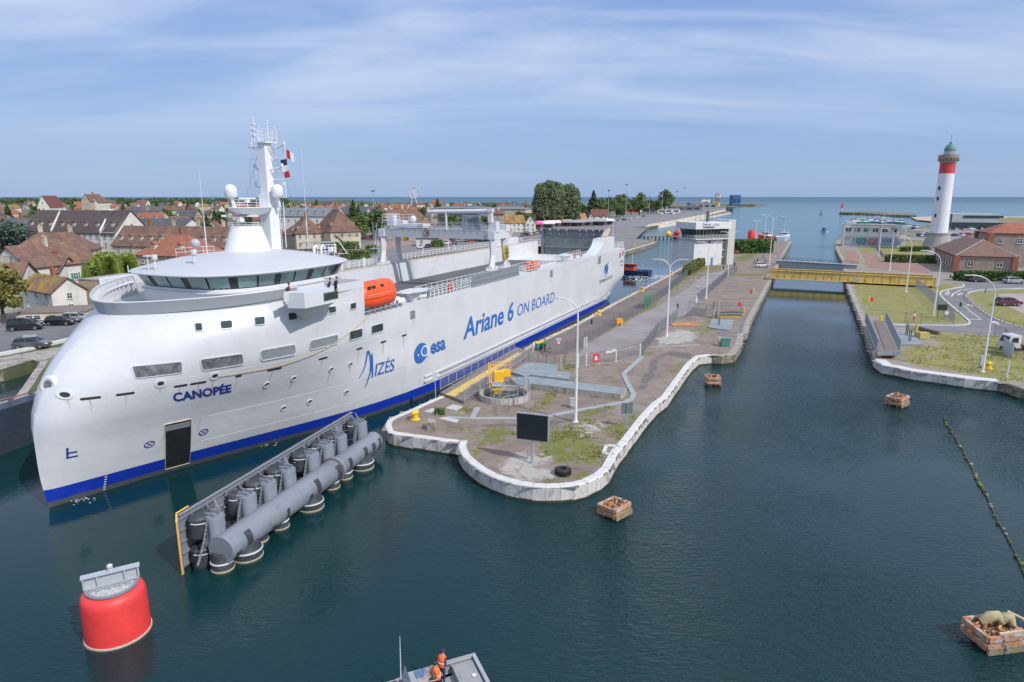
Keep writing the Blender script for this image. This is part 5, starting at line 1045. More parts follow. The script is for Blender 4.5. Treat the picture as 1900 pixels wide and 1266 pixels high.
# local frame: x to the transom (right), y away from the camera
PB = lambda px, py, z=.75: (Matrix.Rotation(-ba, 3, 'Z') @ (at(px, py, z)-Vector((bo.x, bo.y, 0))))
cor = PB(881, 1211); print('boat corner', cor, PB(700, 1264), PB(915, 1266))
W2 = cor.y; XT = cor.x
outl = [(-6.2, W2-2.2)] + [(-6.2+(XT+6.2)*(i/8), W2-2.2*(1-i/8)**2.6) for i in range(1, 9)]
bot = [(x, 2*(W2-1.5)-y) for x, y in outl][::-1]
ring_ = outl+bot; b = MB(); n = len(ring_)
cx, cy = -1., W2-1.5
def inset(k): return [(cx+(x-cx)*k, cy+(y-cy)*k) for x, y in ring_]
ins = [(x+(.18 if x < -5 else -.18 if x > XT-.1 else 0), y+(-.18 if y > cy else .18)) for x, y in ring_]
b.add([(x, y, -.2) for x, y in inset(.94)]+[(x, y, .75) for x, y in ring_]+[(x, y, .78) for x, y in ins]+[(x, y, .25) for x, y in ins], [(k*n+i, k*n+(i+1) % n, (k+1)*n+(i+1) % n, (k+1)*n+i) for k in range(3) for i in range(n)]); b.build('hull', ALU, bt)
b = MB(); b.add([(x, y, .25) for x, y in ins], [tuple(range(n))]); b.build('deck', ALUD, bt)
b = MB(); b.box((XT-.75, W2-1.5, .45), (1.0, 2.4, .4)); b.box((XT-.75, W2-1.1, .66), (.7, .5, .03)); b.build('aft_locker', ALUD, bt); b = MB(); b.lathe([(.11,0),(.11,.03)], (XT-.5, W2-1.35, .68), 16); b.build('hatch_lid', WHITE, bt)
b = MB()
for i in range(7): b.box((-4.6+i*.7, W2-.42-.03*(6-i)**1.3*.5, .5), (.08, .3, .4))
b.tube([(-5,W2-.9,.72),(-3,W2-.42,.74),(0,W2-.3,.76),(XT-.3,W2-.25,.76)], .03, 5); b.build('frame_ribs', ALU, bt)
b = MB(); b.box((-.85, W2-1.35, .75), (.9, 1.2, 1.0)); b.add([(-1.27,W2-1.92,1.262),(-.5,W2-1.92,1.262),(-.5,W2-.73,1.262),(-1.27,W2-.73,1.262),(-1.45,W2-1.92,1.0),(-1.45,W2-.73,1.0)], [(0,1,2,3),(0,3,5,4)]); cn = b.build('console', ALU, bt)
b = MB(); b.box((-.75, W2-1.05, 1.28), (.4, .45, .06)); b.build('chart_screen', mat('screen_blue', (.10, .17, .32), .3), cn); b = MB(); b.tube([(-.45,W2-1.6,1.1),(-.3,W2-1.6,1.25)], .15, 12); b.build('steering_wheel', BLACK, cn)
b = MB(); b.add([(-1.5,W2-1.95,1.1),(-1.5,W2-.75,1.1),(-1.35,W2-.8,1.75),(-1.35,W2-1.9,1.75)], [(0,1,2,3)]); b.build('windscreen', mat('clear_plastic', (.4, .43, .45), .1), cn)
b = MB(); b.tube([(-1.5,W2-.55,.8),(-1.46,W2-.5,3.0)], [.03,.012], 5); b.build('whip_antenna', WHITE, bt); b = MB(); b.lathe([(.16,0),(.2,.1),(.2,.25),(.1,.3)], (-1.9,W2-.7,.6), 12); b.build('rope_reel', BLACK, bt)
b = MB(); b.box((-2.9, W2-1.4, .5), (.6, 1.0, .3)); b.box((-4.0, W2-1.4, .45), (.7, .9, .2)); b.build('bench', ALUD, bt)
def bw(x, y, z=.25): v = Matrix.Rotation(ba, 3, 'Z') @ Vector((x, y, z)); return (v.x+bo.x, v.y+bo.y, z)
make_person('man in an orange vest steering the grey workboat with his arm stretched forward', bw(-.05, W2-1.5), ba+math.pi/2, HIVIS, NAVY, pose(.12, arml=(.16, .55, 1.08), ell=(.27, .22, 1.15), armr=(-.2, .42, 1.05), elr=(-.3, .1, 1.12)), False, vest=HIVIS)
make_person('man with dark cap, navy top and orange vest behind the helmsman in the workboat', bw(.32, W2-.85), ba-math.pi/2+.5, mat('blue_cloth', (.03, .03, .2), .9), NAVY, pose(.05, arml=(.3, .3, .95)), True, vest=HIVIS, cap=NAVY)
# ---------------- quay furniture on the island ----------------
def P1(x, y, z=1.2): return at(700+x/3.421, 560+y/3.421, z)
def P7(x, y, z=1.2): return at(1000+x/6.33, 580+y/6.33, z)
def P2(x, y, z=1.2): return at(940+x/3.516, 380+y/3.516, z)
def P8(x, y, z=1.2): return at(840+x/9.5, 660+y/9.5, z)
p = P1(985, 1025); t = thing('display_board', 'large dark roadside display board on a single grey pole near the island tip', 'display board', tuple(p), -.33)
b = MB(); b.tube([(0,0,0),(0,0,1.95)], .1, 12); b.box((0,0,.02), (.4,.4,.04)); b.build('pole', GALV, t)
b = MB(); b.box((0,0,3.05), (2.62,.22,2.2)); b.build('frame', mat('frame_grey', (.30, .32, .35), .5), t)
b = MB(); b.box((0,-.125,3.05), (2.5,.04,2.08))
for i in range(12): b.box((0,-.147,2.1+i*.17), (2.46,.012,.03))
b.build('screen', mat('screen_dark', (.012, .018, .022), .5), t)
p = P1(1178, 1095); b = MB(); b.lathe([(.26,0),(.47,.03),(.52,.12),(.52,.32),(.46,.42),(.26,.44),(.24,.3),(.24,.1)], n=28)
for k in range(28): a = R(k*360/28); b.box((.52*math.cos(a), .52*math.sin(a), .22), (.07, .03, .34), rz=a)
o = b.build('tyre', BLACK, smooth=False); o.location = (p.x, p.y, 1.2); o.scale = (1.15,)*3; tag(o, 'black tyre lying on the ground near the rounded quay wall', 'tyre')
p = P1(1582, 800); t = thing('road_sign', 'square blue-grey sign seen from behind, beside the right edge of the island', 'sign', tuple(p), .1); b = MB(); b.tube([(0,0,0),(0,0,2.3)], .045, 8); b.build('pole', GALV, t); b = MB(); b.box((0,.07,1.85), (1.05,.04,1.05)); b.build('sign_plate', mat('sign_back', (.12, .17, .19), .5), t)
p = P1(370, 615); t = thing('road_sign', 'small white square sign on a pole at the gangway corner', 'sign', tuple(p), .3); b = MB(); b.tube([(0,0,0),(0,0,2.6)], .05, 8); b.build('pole', GALV, t); b = MB(); b.box((0,-.06,2.45), (.5,.04,.9)); b.build('sign_plate', mat('sign_pale', (.48, .50, .53), .5), t)
def bollard(p, lab, sc=1.): 
    t = thing('mooring_bollard', lab, 'bollard', tuple(p), random.uniform(0, 3), 'yellow mooring bollards along the quays', sc); b = MB(); b.lathe([(.42,0),(.42,.08),(.27,.14),(.25,.5),(.34,.62),(.34,.75),(.1,.8)], n=18); b.build('post', YEL, t, smooth=True); b = MB(); b.tube([(-.55,0,.68),(-.2,0,.72),(.2,0,.72),(.55,0,.68)], [.12,.16,.16,.12], 10); b.build('crosshead', YEL, t, smooth=True); return t
bl0 = bollard(P1(242, 748), 'yellow bollard at the blunt western corner of the island', 1.05); blt = tree_of(bl0)
for x, y, lab in ((1408,85,'yellow bollard on the lock coping level with the words ON BOARD'),): dup(blt, P1(x, y), 1, lab)
for x, y, lab in ((882,565,'yellow bollard on the lock coping level with the stern lettering'), (1072,460,'yellow bollard on the lock coping behind the double lamp'), (950,233,'yellow bollard on the far town-side quay'), (833,268,'nearest yellow bollard on the town-side lock quay')): dup(blt, P2(x, y, 1.62 if y < 300 else 1.2), 2, lab, sc=1.2)
t = thing('equipment_box', 'orange-yellow winch box standing by the long fence', 'winch', tuple(P2(730, 790)), .5); b = MB(); b.box((0,0,.75), (1.3,.7,.6)); b.box((0,0,1.1), (1.1,.8,.15)); b.build('housing', mat('winch_orange', (.75, .32, .03), .6), t); b = MB(); b.box((-.4,0,.22), (.12,.5,.45)); b.box((.4,0,.22), (.12,.5,.45)); b.build('stand', YEL, t)
# concrete slabs and galleries
SLAB = mat('blue_grey_slab', (.235, .275, .305), .8, var=.12, sc=.7, c2=(.19, .22, .24), s2=1.5, t2=.58, c3=(.40, .41, .40), s3=.5, t3=.66)
b = MB(); b.prism([tuple(p[:2]) for p in [P1(845,445,1.55),P1(955,383,1.55),P1(1145,398,1.55),P1(1143,440,1.55),P1(1228,455,1.55),P1(1215,492,1.55),P1(965,462,1.55),P1(930,470,1.55)]], 1.1, 1.55); tag(b.build('gallery_slab', SLAB), 'blue-grey concrete cover slab behind the yellow machine', 'slab')
b = MB(); b.prism([tuple(p[:2]) for p in [P1(840,480,1.9),P1(985,475,1.9),P1(1585,550,1.9),P1(1545,588,1.9),P1(965,518,1.9),P1(900,540,1.9)]], 1.1, 1.9); o = b.build('gallery_beam', CONC); o.data.materials.append(SLAB)
for f in o.data.polygons:
    if f.normal.z > .9: f.material_index = 1
tag(o, 'long raised grey concrete gallery wall with a blue-grey top on the island', 'wall')
def path(name, pts, wd, z, m, label, cat, h=.08):
    b = MB(); strip(b, pts, wd, z, h=h); return tag(b.build(name, m), label, cat)
DUCT = mat('duct_cover', (.31, .345, .365), .7, var=.08, sc=1.5, c2=(.33, .36, .37), s2=1.2, t2=.58)
path('cable_duct', [P7(x, y) for x, y in [(1215,520),(1130,600),(992,725),(1050,850),(1112,960),(1095,1010),(1020,1052),(800,1090),(520,1140),(60,1232)]]+[P1(x, y) for x, y in [(880,742),(600,742)]], .55, 1.27, DUCT, 'pale grey cable duct cover zigzagging over the island ground', 'duct cover')
path('cable_duct', [P1(x, y) for x, y in [(640,672),(600,742),(440,735)]], .6, 1.265, DUCT, 'short grey duct cover branch beside the two pale slabs', 'duct cover')
path('cable_duct', [P7(x, y) for x, y in [(1310,408),(1560,400),(1899,380)]], .3, 1.26, DUCT, 'thin pale duct line crossing the island to the green box', 'duct cover')
for pl, lab in (([(295,700),(350,680),(425,690),(380,720)], 'pale square cover slab nearest the yellow bollard'), ([(435,680),(480,655),(540,670),(500,695)], 'pale square cover slab nearest the round pit'), ([(385,745),(430,735),(520,752),(500,772)], 'long pale cover slab behind the concrete block')):
    b = MB(); b.prism([tuple(P1(x, y)[:2]) for x, y in pl], 1.15, 1.27); tag(b.build('cover_slab', mat('pale_slab', (.47, .47, .46), .85, var=.08, sc=1)), lab, 'slab')
b = MB(); b.prism([tuple(P1(x, y)[:2]) for x, y in [(315,818),(365,820),(372,795),(325,790)]], 1.1, 1.95); tag(b.build('concrete_block', CONC), 'grey concrete block standing behind the white quay corner', 'block')
b = MB(); q = [P1(1435,965),P1(1455,915),P1(1530,920),P1(1500,975)]
for i in range(4): a, c = q[i], q[(i+1) % 4]; strip(b, [a, c], .3, 1.3, h=.15)
tag(b.build('hatch_frame', WHITEW), 'square white hatch frame by the right side of the round tip', 'hatch')
p = P1(1238, 672); b = MB(); b.box((0,0,.55), (.5,.35,.75)); b.box((0,0,.95), (.56,.4,.06)); b.box((0,0,.1), (.2,.2,.2)); o = b.build('electrical_box', mat('cabinet_grey', (.45, .46, .47), .5)); o.location = p; tag(o, 'small grey cabinet at the foot of the nearest lamp', 'cabinet')
# round pit with yellow machine
pl_, pr_ = P8(470, 705), P8(1352, 640); pc = (pl_+pr_)/2; pr = (pr_-pl_).length/2*.97; pc.z = 1.2; pf = P8(860, 882); pc.y = pf.y+pr
t = thing('round_pit', 'round concrete-rimmed machinery pit with a dark painted hole and mesh fence', 'pit', tuple(pc), 0)
b = MB(); b.lathe([(pr,0),(pr,.62),(pr-.28,.62),(pr-.28,-.55)], n=40); b.build('rim', mat('pit_concrete', (.44, .42, .38), .85, var=.12, c2=(.25, .22, .2), s2=1.5, t2=.6), t)
b = MB(); b.lathe([(pr-.29,.04),(.01,.05)], n=30); b.build('pit_floor', mat('pit_dark', (.02, .035, .045), .3), t); b = MB(); b.box((.6,.2,.16), (2.2,.12,.1), rz=.6); b.box((.6,.2,.16), (2.2,.12,.1), rz=-.7); b.build('cross_beam', SLAB, t)  # dark disc paints the shade down in the pit
b = MB()
for k in range(18):
    a = R(k*20); x, y = (pr+.02)*math.cos(a), (pr+.02)*math.sin(a); b.tube([(x,y,.0),(x,y,1.75)], .035, 5)
b.build('fence_posts', GALV, t)
b = MB()
for z in (.75, 1.7): b.tube([((pr+.02)*math.cos(R(a)), (pr+.02)*math.sin(R(a)), z) for a in range(0, 361, 10)], .018, 4)
for k in range(150): a = R(k*2.4); b.tube([((pr+.02)*math.cos(a), (pr+.02)*math.sin(a), .7), ((pr+.02)*math.cos(a), (pr+.02)*math.sin(a), 1.7)], .007, 3, cap=False)
b.build('wire_mesh', GALV, t)
mp = P8(780, 700, 1.3); YM = mat('machine_yellow', (.85, .47, .02), .5, var=.06)
t = thing('sluice_machine', 'bright yellow machine with stairs and legs standing in the round pit', 'machine', tuple(mp), .15)
b = MB(); b.box((.25,.5,1.95), (1.0,.9,1.15)); b.box((1.15,1.1,2.15), (.9,.7,.7)); b.build('housing', YM, t)
b = MB()
for x in (-.45,.45): b.tube([(x*.9,-.2,-.1),(x*.75,-.1,.75)], .09, 6)
b.box((0,-.15,.75), (1.1,.6,.14)); b.box((0,-.2,.4), (.7,.3,.3)); b.build('leg', YM, t)
b = MB(); b.box((.1,.1,1.1), (1.3,1.0,.1)); b.box((0,.0,1.3), (1.1,.12,.3)); b.build('platform', GALV, t)
b = MB()
for x in (-.55,-.75): b.tube([(x,-.1,.8),(x,1.4,2.9),(x+.9,1.5,3.1)], .035, 5); b.tube([(x,-.1,1.4),(x,1.4,3.3)], .035, 5)
for k in range(9): b.box((-.65,.05+k*.17,.95+k*.23), (.3,.16,.04))
railing(b, [(-.2,1.9),(1.7,1.9),(1.7,.8)], 2.3, .9, .03, .6, 2); b.build('stair_railing', YM, t)
# gangway on the lock side
t = thing('swing_footbridge', 'low swing footbridge with yellow deck and grey railings beside the ship', 'footbridge', tuple(P1(405, 572, 1.5)), 0); o0 = Vector(t.location); rel = lambda x, y, z=1.5: P1(x, y, z)-o0
def poly3(b, pts, z0, z1, mi=0): b.prism([tuple(p[:2]) for p in pts], z0, z1, mi)
b = MB(); poly3(b, [rel(400,575),rel(548,632),rel(985,318),rel(885,288)], -.45, 0); b.build('deck', mat('deck_brown_grey', (.20, .17, .17), .9, var=.1), t)
b = MB(); poly3(b, [rel(432,590),rel(492,601),rel(925,330),rel(893,322)], .001, .02); b.build('walking_strip', mat('worn_yellow', (.62, .44, .12), .8, var=.15, sc=2, c2=(.45, .34, .16), s2=1.5, t2=.55), t)
def panel_rail(par, a, c, h, n, name='railing', m=GALV, sp=.14, m2=None):
    a, c = Vector(a), Vector(c); d = c-a; b = MB(); L_ = d.length
    for z in (.12, h): b.tube([a+Vector((0,0,z)), c+Vector((0,0,z))], .035, 4)
    k = int(L_/sp)
    for i in range(k+1): q = a+d*(i/k); b.tube([q+Vector((0,0,.12)), q+Vector((0,0,h))], .011, 3, cap=False)
    for i in range(n+1): q = a+d*(i/n); b.tube([q, q+Vector((0,0,h+.05))], .04, 4)
    return b.build(name, m, par)
panel_rail(t, rel(400,562), rel(872,312), 1.25, 11); panel_rail(t, rel(552,628), rel(985,330), 1.15, 9)
# ---------------- fences, gates ----------------
FEN = mat('fence_grey', (.20, .215, .23), .6, .2)
def fence(pts, h, label, sp=2.5, ws=.22, m=FEN, z=1.2, name='mesh_fence', grp=None, hr=(.1, .95)):
    pts = [Vector((p[0], p[1], 0)) for p in pts]; t = thing(name, label, 'fence', (pts[0].x, pts[0].y, z), 0, grp); q = [p-pts[0] for p in pts]; b = MB()
    for f in hr: b.tube([p+Vector((0,0,h*f)) for p in q], .016, 4)
    for p in resample(q, ws): b.tube([p+Vector((0,0,.05)), p+Vector((0,0,h))], .012, 3, cap=False)
    b.build('mesh_panel', m, t); post = None
    for p in resample(q, sp)[:98]:
        if post is None: b = MB(); b.tube([(0,0,0),(0,0,h+.08)], .045, 5); post = b.build('post', m, t)
        else: post = post.copy(); col.objects.link(post); post.parent = t
        post.location = p
    return t
fence([P1(1205,335),P1(1310,290)]+[P2(x,y) for x,y in [(510,910),(600,860),(700,800),(880,695),(1010,610),(1180,465)]], 1.9, 'long grey mesh fence between the lock coping and the island road')
fence([P1(1675,345)]+[P2(x,y) for x,y in [(985,845),(1060,790),(1110,748),(1180,735),(1300,720),(1330,720)]], 1.8, 'dark mesh fence curving past the tall lamp in the middle of the island')
fence([P2(1240,640),P2(1330,570),P2(1440,470),P2(1500,440)], 1.9, 'mesh fence right of the island road below the control tower')
fence([P2(1190,670),P2(1250,685),P2(1340,690),P2(1400,685),P2(1530,705)], 1.3, 'low railings in front of the gate platform on the island')
fence([P1(960,390),P1(1020,385),P1(1075,390),P1(1190,380)], 1.7, 'short wire fence by the cyclists at the end of the footbridge', ws=.4)
fence([P1(1200,330),P1(1190,405)], 1.7, 'short wire fence beside the white no entry sign post', ws=.4)
def gate(a, c, h, label, m=WHITE):
    t = thing('gate', label, 'gate', (a.x, a.y, 1.2)); d = c-a; d.z = 0; panel_rail(t, (0,0,.05), d, h, 3, 'gate_leaf', GALV, .16)
    for q in (Vector((0,0,0)), d): b = MB(); b.box((q.x, q.y, h/2+.1), (.16,.16,h+.2)); b.build('gate_post', m, t)
gate(P1(1515,388), P1(1668,345), 1.5, 'wide white-framed gate across the island road'); gate(P1(1275,418), P1(1327,408), 1.5, 'narrow white gate left of the red notice board')
gate(P1(1313,293), P1(1328,288), 1.3, 'tiny pair of white posts in the long fence')
b = MB(); strip(b, [P1(1327,408), P1(1515,388)], .15, 1.35, h=.15); tag(b.build('concrete_kerb', CONC), 'low concrete kerb between the two white gates', 'kerb')
fence([P1(1327,408), P1(1512,388)], 1.4, 'low mesh fence between the two white gates', ws=.3, m=GALV)
t = thing('notice_board', 'red notice board with a white symbol beside the white gate', 'notice board', tuple(P1(1387, 408)), 0); b = MB()
for x in (-.35,.35): b.tube([(x,0,0),(x,0,1.5)], .04, 6)
b.build('posts', YEL, t); b = MB(); b.box((0,-.05,1.05), (.85,.06,1.05)); pn = b.build('panel', mat('pinkish_red', (.70, .05, .09), .5), t); b = MB(); b.lathe([(.2,0),(.2,.02)], n=16); b.v = [(x, -.09-z, y*1.1+1.1) for x, y, z in b.v]; b.box((0,-.1,.82), (.5,.02,.12)); b.build('symbol', WHL, pn)
t = thing('warning_plate', 'blank white plates hung on the low fence beside the gate', 'sign', tuple(P1(1485, 335)), .2); b = MB(); b.box((-.35,0,.35), (.9,.04,.35)); b.build('plate', WHITE, t); b = MB(); b.box((.35,0,.55), (.5,.04,.35)); b.build('plate', WHITE, t)
def pole_sign(p, h, label, plates, rz=0, m=GALV, z=None):
    t = thing('road_sign', label, 'sign', tuple(p), rz); b = MB(); b.tube([(0,0,0),(0,0,h)], .04, 6); b.build('pole', m, t)
    for kind, zz, sz, mm in plates:
        b = MB()
        if kind == 'o': b.lathe([(sz,0),(sz,.03)], n=18); b.v = [(x, -.05-z_, y+zz) for x, y, z_ in b.v]
        else: b.box((0,-.07,zz), (sz[0],.04,sz[1]))
        q = b.build('plate', mm, t)
        if kind == 'o': b = MB(); b.lathe([(sz*.7,0),(sz*.7,.02)], n=16); b.v = [(x, -.085-z_, y+zz) for x, y, z_ in b.v]; b.build('disc', WHITE, q)
    return t
pole_sign(P1(1150, 330), 2.1, 'round white sign with red rim under a pale plate by the cyclists', [('o', 1.55, .3, RED), ('b', 2.0, (.75,.35), MATS['sign_pale'])])
def signal(p, label, h=2.4, rz=0, z=None):
    t = thing('traffic_light', label, 'traffic light', tuple(p), rz); b = MB(); b.tube([(0,0,0),(0,0,h)], .05, 6); b.build('pole', GALV, t); b = MB(); b.box((0,-.02,h-.1), (.24,.22,.75)); b.build('signal_head', BLACK, t); return t
signal(P1(1358, 222), 'black traffic light on a thin pole behind the long fence'); signal(P2(1112, 745), 'black traffic light beside the tall double lamp'); signal(P2(1410, 470), 'dark signal head at the bend below the control tower', 2.6)
t = thing('sign_panel', 'plain green rectangular panel on the long fence', 'panel', tuple((P2(893,680)+P2(933,655))/2), math.atan2((P2(933,655)-P2(893,680)).y, (P2(933,655)-P2(893,680)).x)); b = MB(); b.box((0,-.1,1.25), ((P2(933,655)-P2(893,680)).length,.06,2.3)); b.build('panel', GREEN, t); b = MB(); b.box((0,0,1.2), (.08,.08,2.4)); b.build('post', FEN, t)
def bolpost(p, lab, m=YEL, h=.9, r=.13): t = thing('post', lab, 'post', tuple(p), 0, None); b = MB(); b.tube([(0,0,0),(0,0,h*.92)], r, 8); b.lathe([(r,0),(r*.6,h*.08)], (0,0,h*.92), 8); b.build('shaft', m, t); b = MB(); b.tube([(0,0,h*.7),(0,0,h*.78)], r*1.08, 8); b.build('band', WHITE, t)
bolpost(P2(1665, 487), 'yellow post on the apron just before the yellow bridge'); bolpost(P2(1610, 575), 'yellow post on the apron beside the red lifebuoy stand', h=1.1); bolpost(P2(1550, 705), 'yellow post at the gate platform corner', h=1.0); bolpost(P2(1752, 352), 'yellow post beyond the yellow bridge on the island'); bolpost(P1(1165, 430), 'thin cream post with fittings by the grey slab', mat('cream', (.6,.5,.3),.6), 1.5, .05)
for x, y, lab in ((1590,610,'red lifebuoy stand on the island apron left of the channel'), (1515,695,'red lifebuoy stand at the gate platform')): t = thing('lifebuoy_stand', lab, 'lifebuoy', tuple(P2(x, y)), 0); b = MB(); b.tube([(0,0,0),(0,0,1.5)], .04, 5); b.build('post', WHITE, t); b = MB(); b.box((0,-.05,1.3), (.5,.12,.7)); b.build('housing', RED, t)
# gate platform with barriers
t = thing('gate_platform', 'blue-grey lock gate platform with dark lifting posts on the island', 'platform', tuple(P2(1400, 780)), 0); o0 = Vector(t.location)
b = MB(); b.prism([tuple((P2(x,y)-o0)[:2]) for x, y in [(1310,805),(1340,750),(1480,760),(1470,805),(1450,825)]], .02, .16); b.build('deck', SLAB, t); b = MB(); b.prism([tuple((P2(x,y)-o0)[:2]) for x, y in [(1370,835),(1385,820),(1525,832),(1530,765),(1545,765),(1540,842)]], -.9, .05); b.build('gate_beam', mat('gate_steel', (.16,.18,.20), .6), t)
b = MB()
for x, y in ((1350,740),(1378,740)): q = P2(x,y)-o0; b.box((q.x,q.y,1.5), (.35,.35,3.0))
b.build('lift_post', CONC, t); b = MB()
for x, y in ((1378,790),(1388,790)): q = P2(x,y)-o0; b.tube([(q.x,q.y,0),(q.x,q.y,1.5)], .07, 6)
q = P2(1440,735)-o0; b.box((q.x,q.y,.9), (5,.25,.3)); b.box((q.x,q.y,.4), (5,.25,.3)); b.build('barrier', DGREY, t); b = MB(); b.box((q.x,q.y-.3,.15), (4.5,.1,.35)); b.build('yellow_beam', mat('ochre', (.45,.32,.05), .7), t)
q = P2(1425, 925); b = MB(); b.box((0,0,.55), (1.2,.7,1.1)); b.box((0,0,1.13), (1.3,.8,.08)); o = b.build('electrical_cabinet', mat('dull_green', (.06,.22,.17), .6)); o.location = q; tag(o, 'green electrical cabinet near the inner corner of the island', 'cabinet')
bolpost(P2(1385, 915), 'cream post left of the green cabinet', MATS['cream'], 1.2, .18)
b = MB()
for i in range(5): b.box((0, i*.5-1, .1), (4.5, .3, .15), rz=.1*(i % 3))
o = b.build('scrap_pile', RUST); o.location = P2(1160, 785); tag(o, 'pile of rusty beams on bare ground by the curved fence', 'scrap pile')
# barrier arm on the road
t = thing('road_barrier', 'red and white barrier arm raised upright on the island road', 'barrier', tuple(P2(1238, 640)), 0); b = MB(); b.box((0,0,.5), (.4,.4,1.0)); b.build('housing', WHITE, t)
for k in range(8): b = MB(); b.box((0.02,0,1.2+k*.55), (.12,.08,.55)); b.build('arm_section', RED if k % 2 else WHITE, t)
# ---------------- lamps ----------------
def lamp(p, top, label, arms=(1, -1), span=1.9, rz=0, rise=1.5, grp='tall white street lamps'):
    t = thing('street_lamp', label, 'street lamp', tuple(p), rz, grp); H_ = top-p.z; b = MB(); b.tube([(0,0,0),(0,0,.9),(0,0,H_-rise)], [.17,.14,.075], 10); b.box((0,0,.03), (.5,.5,.06)); b.build('pole', MW, t)
    for sd in arms:
        b = MB(); pts = [(sd*span*(1-math.cos(R(a))), 0, H_-rise+rise*math.sin(R(a))) for a in range(0, 91, 11)]; b.tube(pts, .055, 6); a_ = b.build('arm', MW, t)
        b = MB(); b.box((sd*(span+.3), 0, H_-.03), (.75,.24,.12)); b.build('lamp_head', mat('lamp_grey', (.5,.52,.54), .5), a_)
def lampxy(bx, by, ty, *a, z=1.2, **k): p = at(bx, by, z); lamp(p, hat(bx, ty, p), *a, **k)
lampxy(1068,783,553,'nearest tall white double-arm street lamp, beside the gallery wall on the island', rz=-.1); lampxy(1237,624,481,'second double-arm lamp, by the curved fence on the island', rz=-.1)
lampxy(1310,555,449,'third double-arm lamp in front of the control tower', rz=-.1); lampxy(1350,513,430,'double-arm lamp at the right corner of the control tower', rz=-.1); lampxy(1401,457,408,'double-arm lamp behind the bushes', rz=-.1)
lampxy(1417,462,398,'double-arm lamp beyond the bushes, tallest in the group', rz=-.1); lampxy(1427,499,404,'single grey lamp beside the white car', arms=(1,), span=1., rz=1.2)
for bx, by, ty, lab, sp in ((1630,474,401,'first single-arm lamp beyond the yellow bridge on the right bank',2.4),(1650.5,503,424,'second single-arm lamp just behind the yellow bridge',2.6),(1681,542,438,'single-arm lamp rising in front of the yellow bridge',2.6),(1732,586,465,'single-arm lamp by the road on the right bank',3.0),(1823,690,511,'nearest single-arm lamp on the right bank, by the quay wall',3.0)): lampxy(bx,by,ty,lab,arms=(-1,),span=sp,rz=-.1,rise=2.2)
p = at(1868, 699); b = MB(); b.tube([(0,0,0),(0,0,1.9)], .09, 8); b.lathe([(.14,0),(.14,.05)], n=10); o = b.build('white_post', WHITE); o.location = p; tag(o, 'short white post at the overgrown end of the right quay', 'post')
b = MB(); b.box((0,0,.5), (.5,.35,1.0)); b.box((0,0,1.03), (.56,.4,.06)); o = b.build('electrical_box', MATS['cabinet_grey']); o.location = at(1821, 676, 1.2); tag(o, 'small grey cabinet beside the nearest right-bank lamp', 'cabinet')
t = bollard(at(1834, 684), 'pale yellow bollard in the grass beside the nearest right-bank lamp'); 
# ---------------- yellow bridge ----------------
YB = mat('bridge_yellow', (.72, .50, .15), .6, var=.08, sc=.8, c2=(.5, .33, .1), s2=.6, t2=.6); A0, A1 = Vector((66, 168, 0)), Vector((97.5, 152.7, 0)); dd = (A1-A0); LB = dd.length+1; an = math.atan2(dd.y, dd.x)
t = thing('road_bridge', 'yellow plate-girder bridge crossing the right-hand channel', 'bridge', tuple(A0), an)
for nm, yy in (('near_girder', 0), ('far_girder', 5.2)):
    b = MB(); n = 20
    for i in range(n): b.box((LB*(i+.5)/n, yy, 2.6), (LB/n-.015, .1, 1.95))
    b.box((LB/2, yy, 3.62), (LB, .5, .1)); b.box((LB/2, yy, 1.62), (LB, .5, .08)); g_ = b.build('girder', YB, t)
    b = MB()
    for i in range(n+1): b.box((LB*i/n, yy-.08, 2.6), (.06, .08, 1.9))
    b.build('stiffeners', mat('bridge_rib', (.42, .27, .06), .6), g_)
b = MB(); b.box((LB/2, 2.6, 2.0), (LB, 4.9, .3)); b.build('deck', ASPH, t); b = MB(); b.box((LB*.55, -.55, 2.4), (.9, .4, .9)); b.build('junction_box', MATS['cabinet_grey'], t)
b = MB(); b.box((-.2, 2.5, 1.2), (1.5, 6, 1.2)); b.box((LB+.3, 2.5, 1.2), (1.5, 6, 1.0)); b.build('bearing_block', CONC, t)
a0, a1 = at(1440, 488, 1.6), at(1590, 497, 1.6); dd = a1-a0; t = thing('lock_gate', 'grey lock gate with walkway and railings just beyond the yellow bridge', 'lock gate', (a0.x, a0.y, 0), math.atan2(dd.y, dd.x)); Lg = dd.length
b = MB(); b.box((Lg/2, .6, 1.0), (Lg, 1.2, 2.6)); b.box((Lg/2, .5, 2.35), (Lg+.6, 1.9, .12)); b.build('gate_body', mat('gate_pale', (.38,.40,.42), .6, var=.08), t); b = MB(); railing(b, [(0,-.4),(Lg,-.4)], 2.4, 1.0, .03, 1.5, 2); railing(b, [(0,1.4),(Lg,1.4)], 2.4, 1.0, .03, 1.5, 2); b.build('railing', DGREY, t)
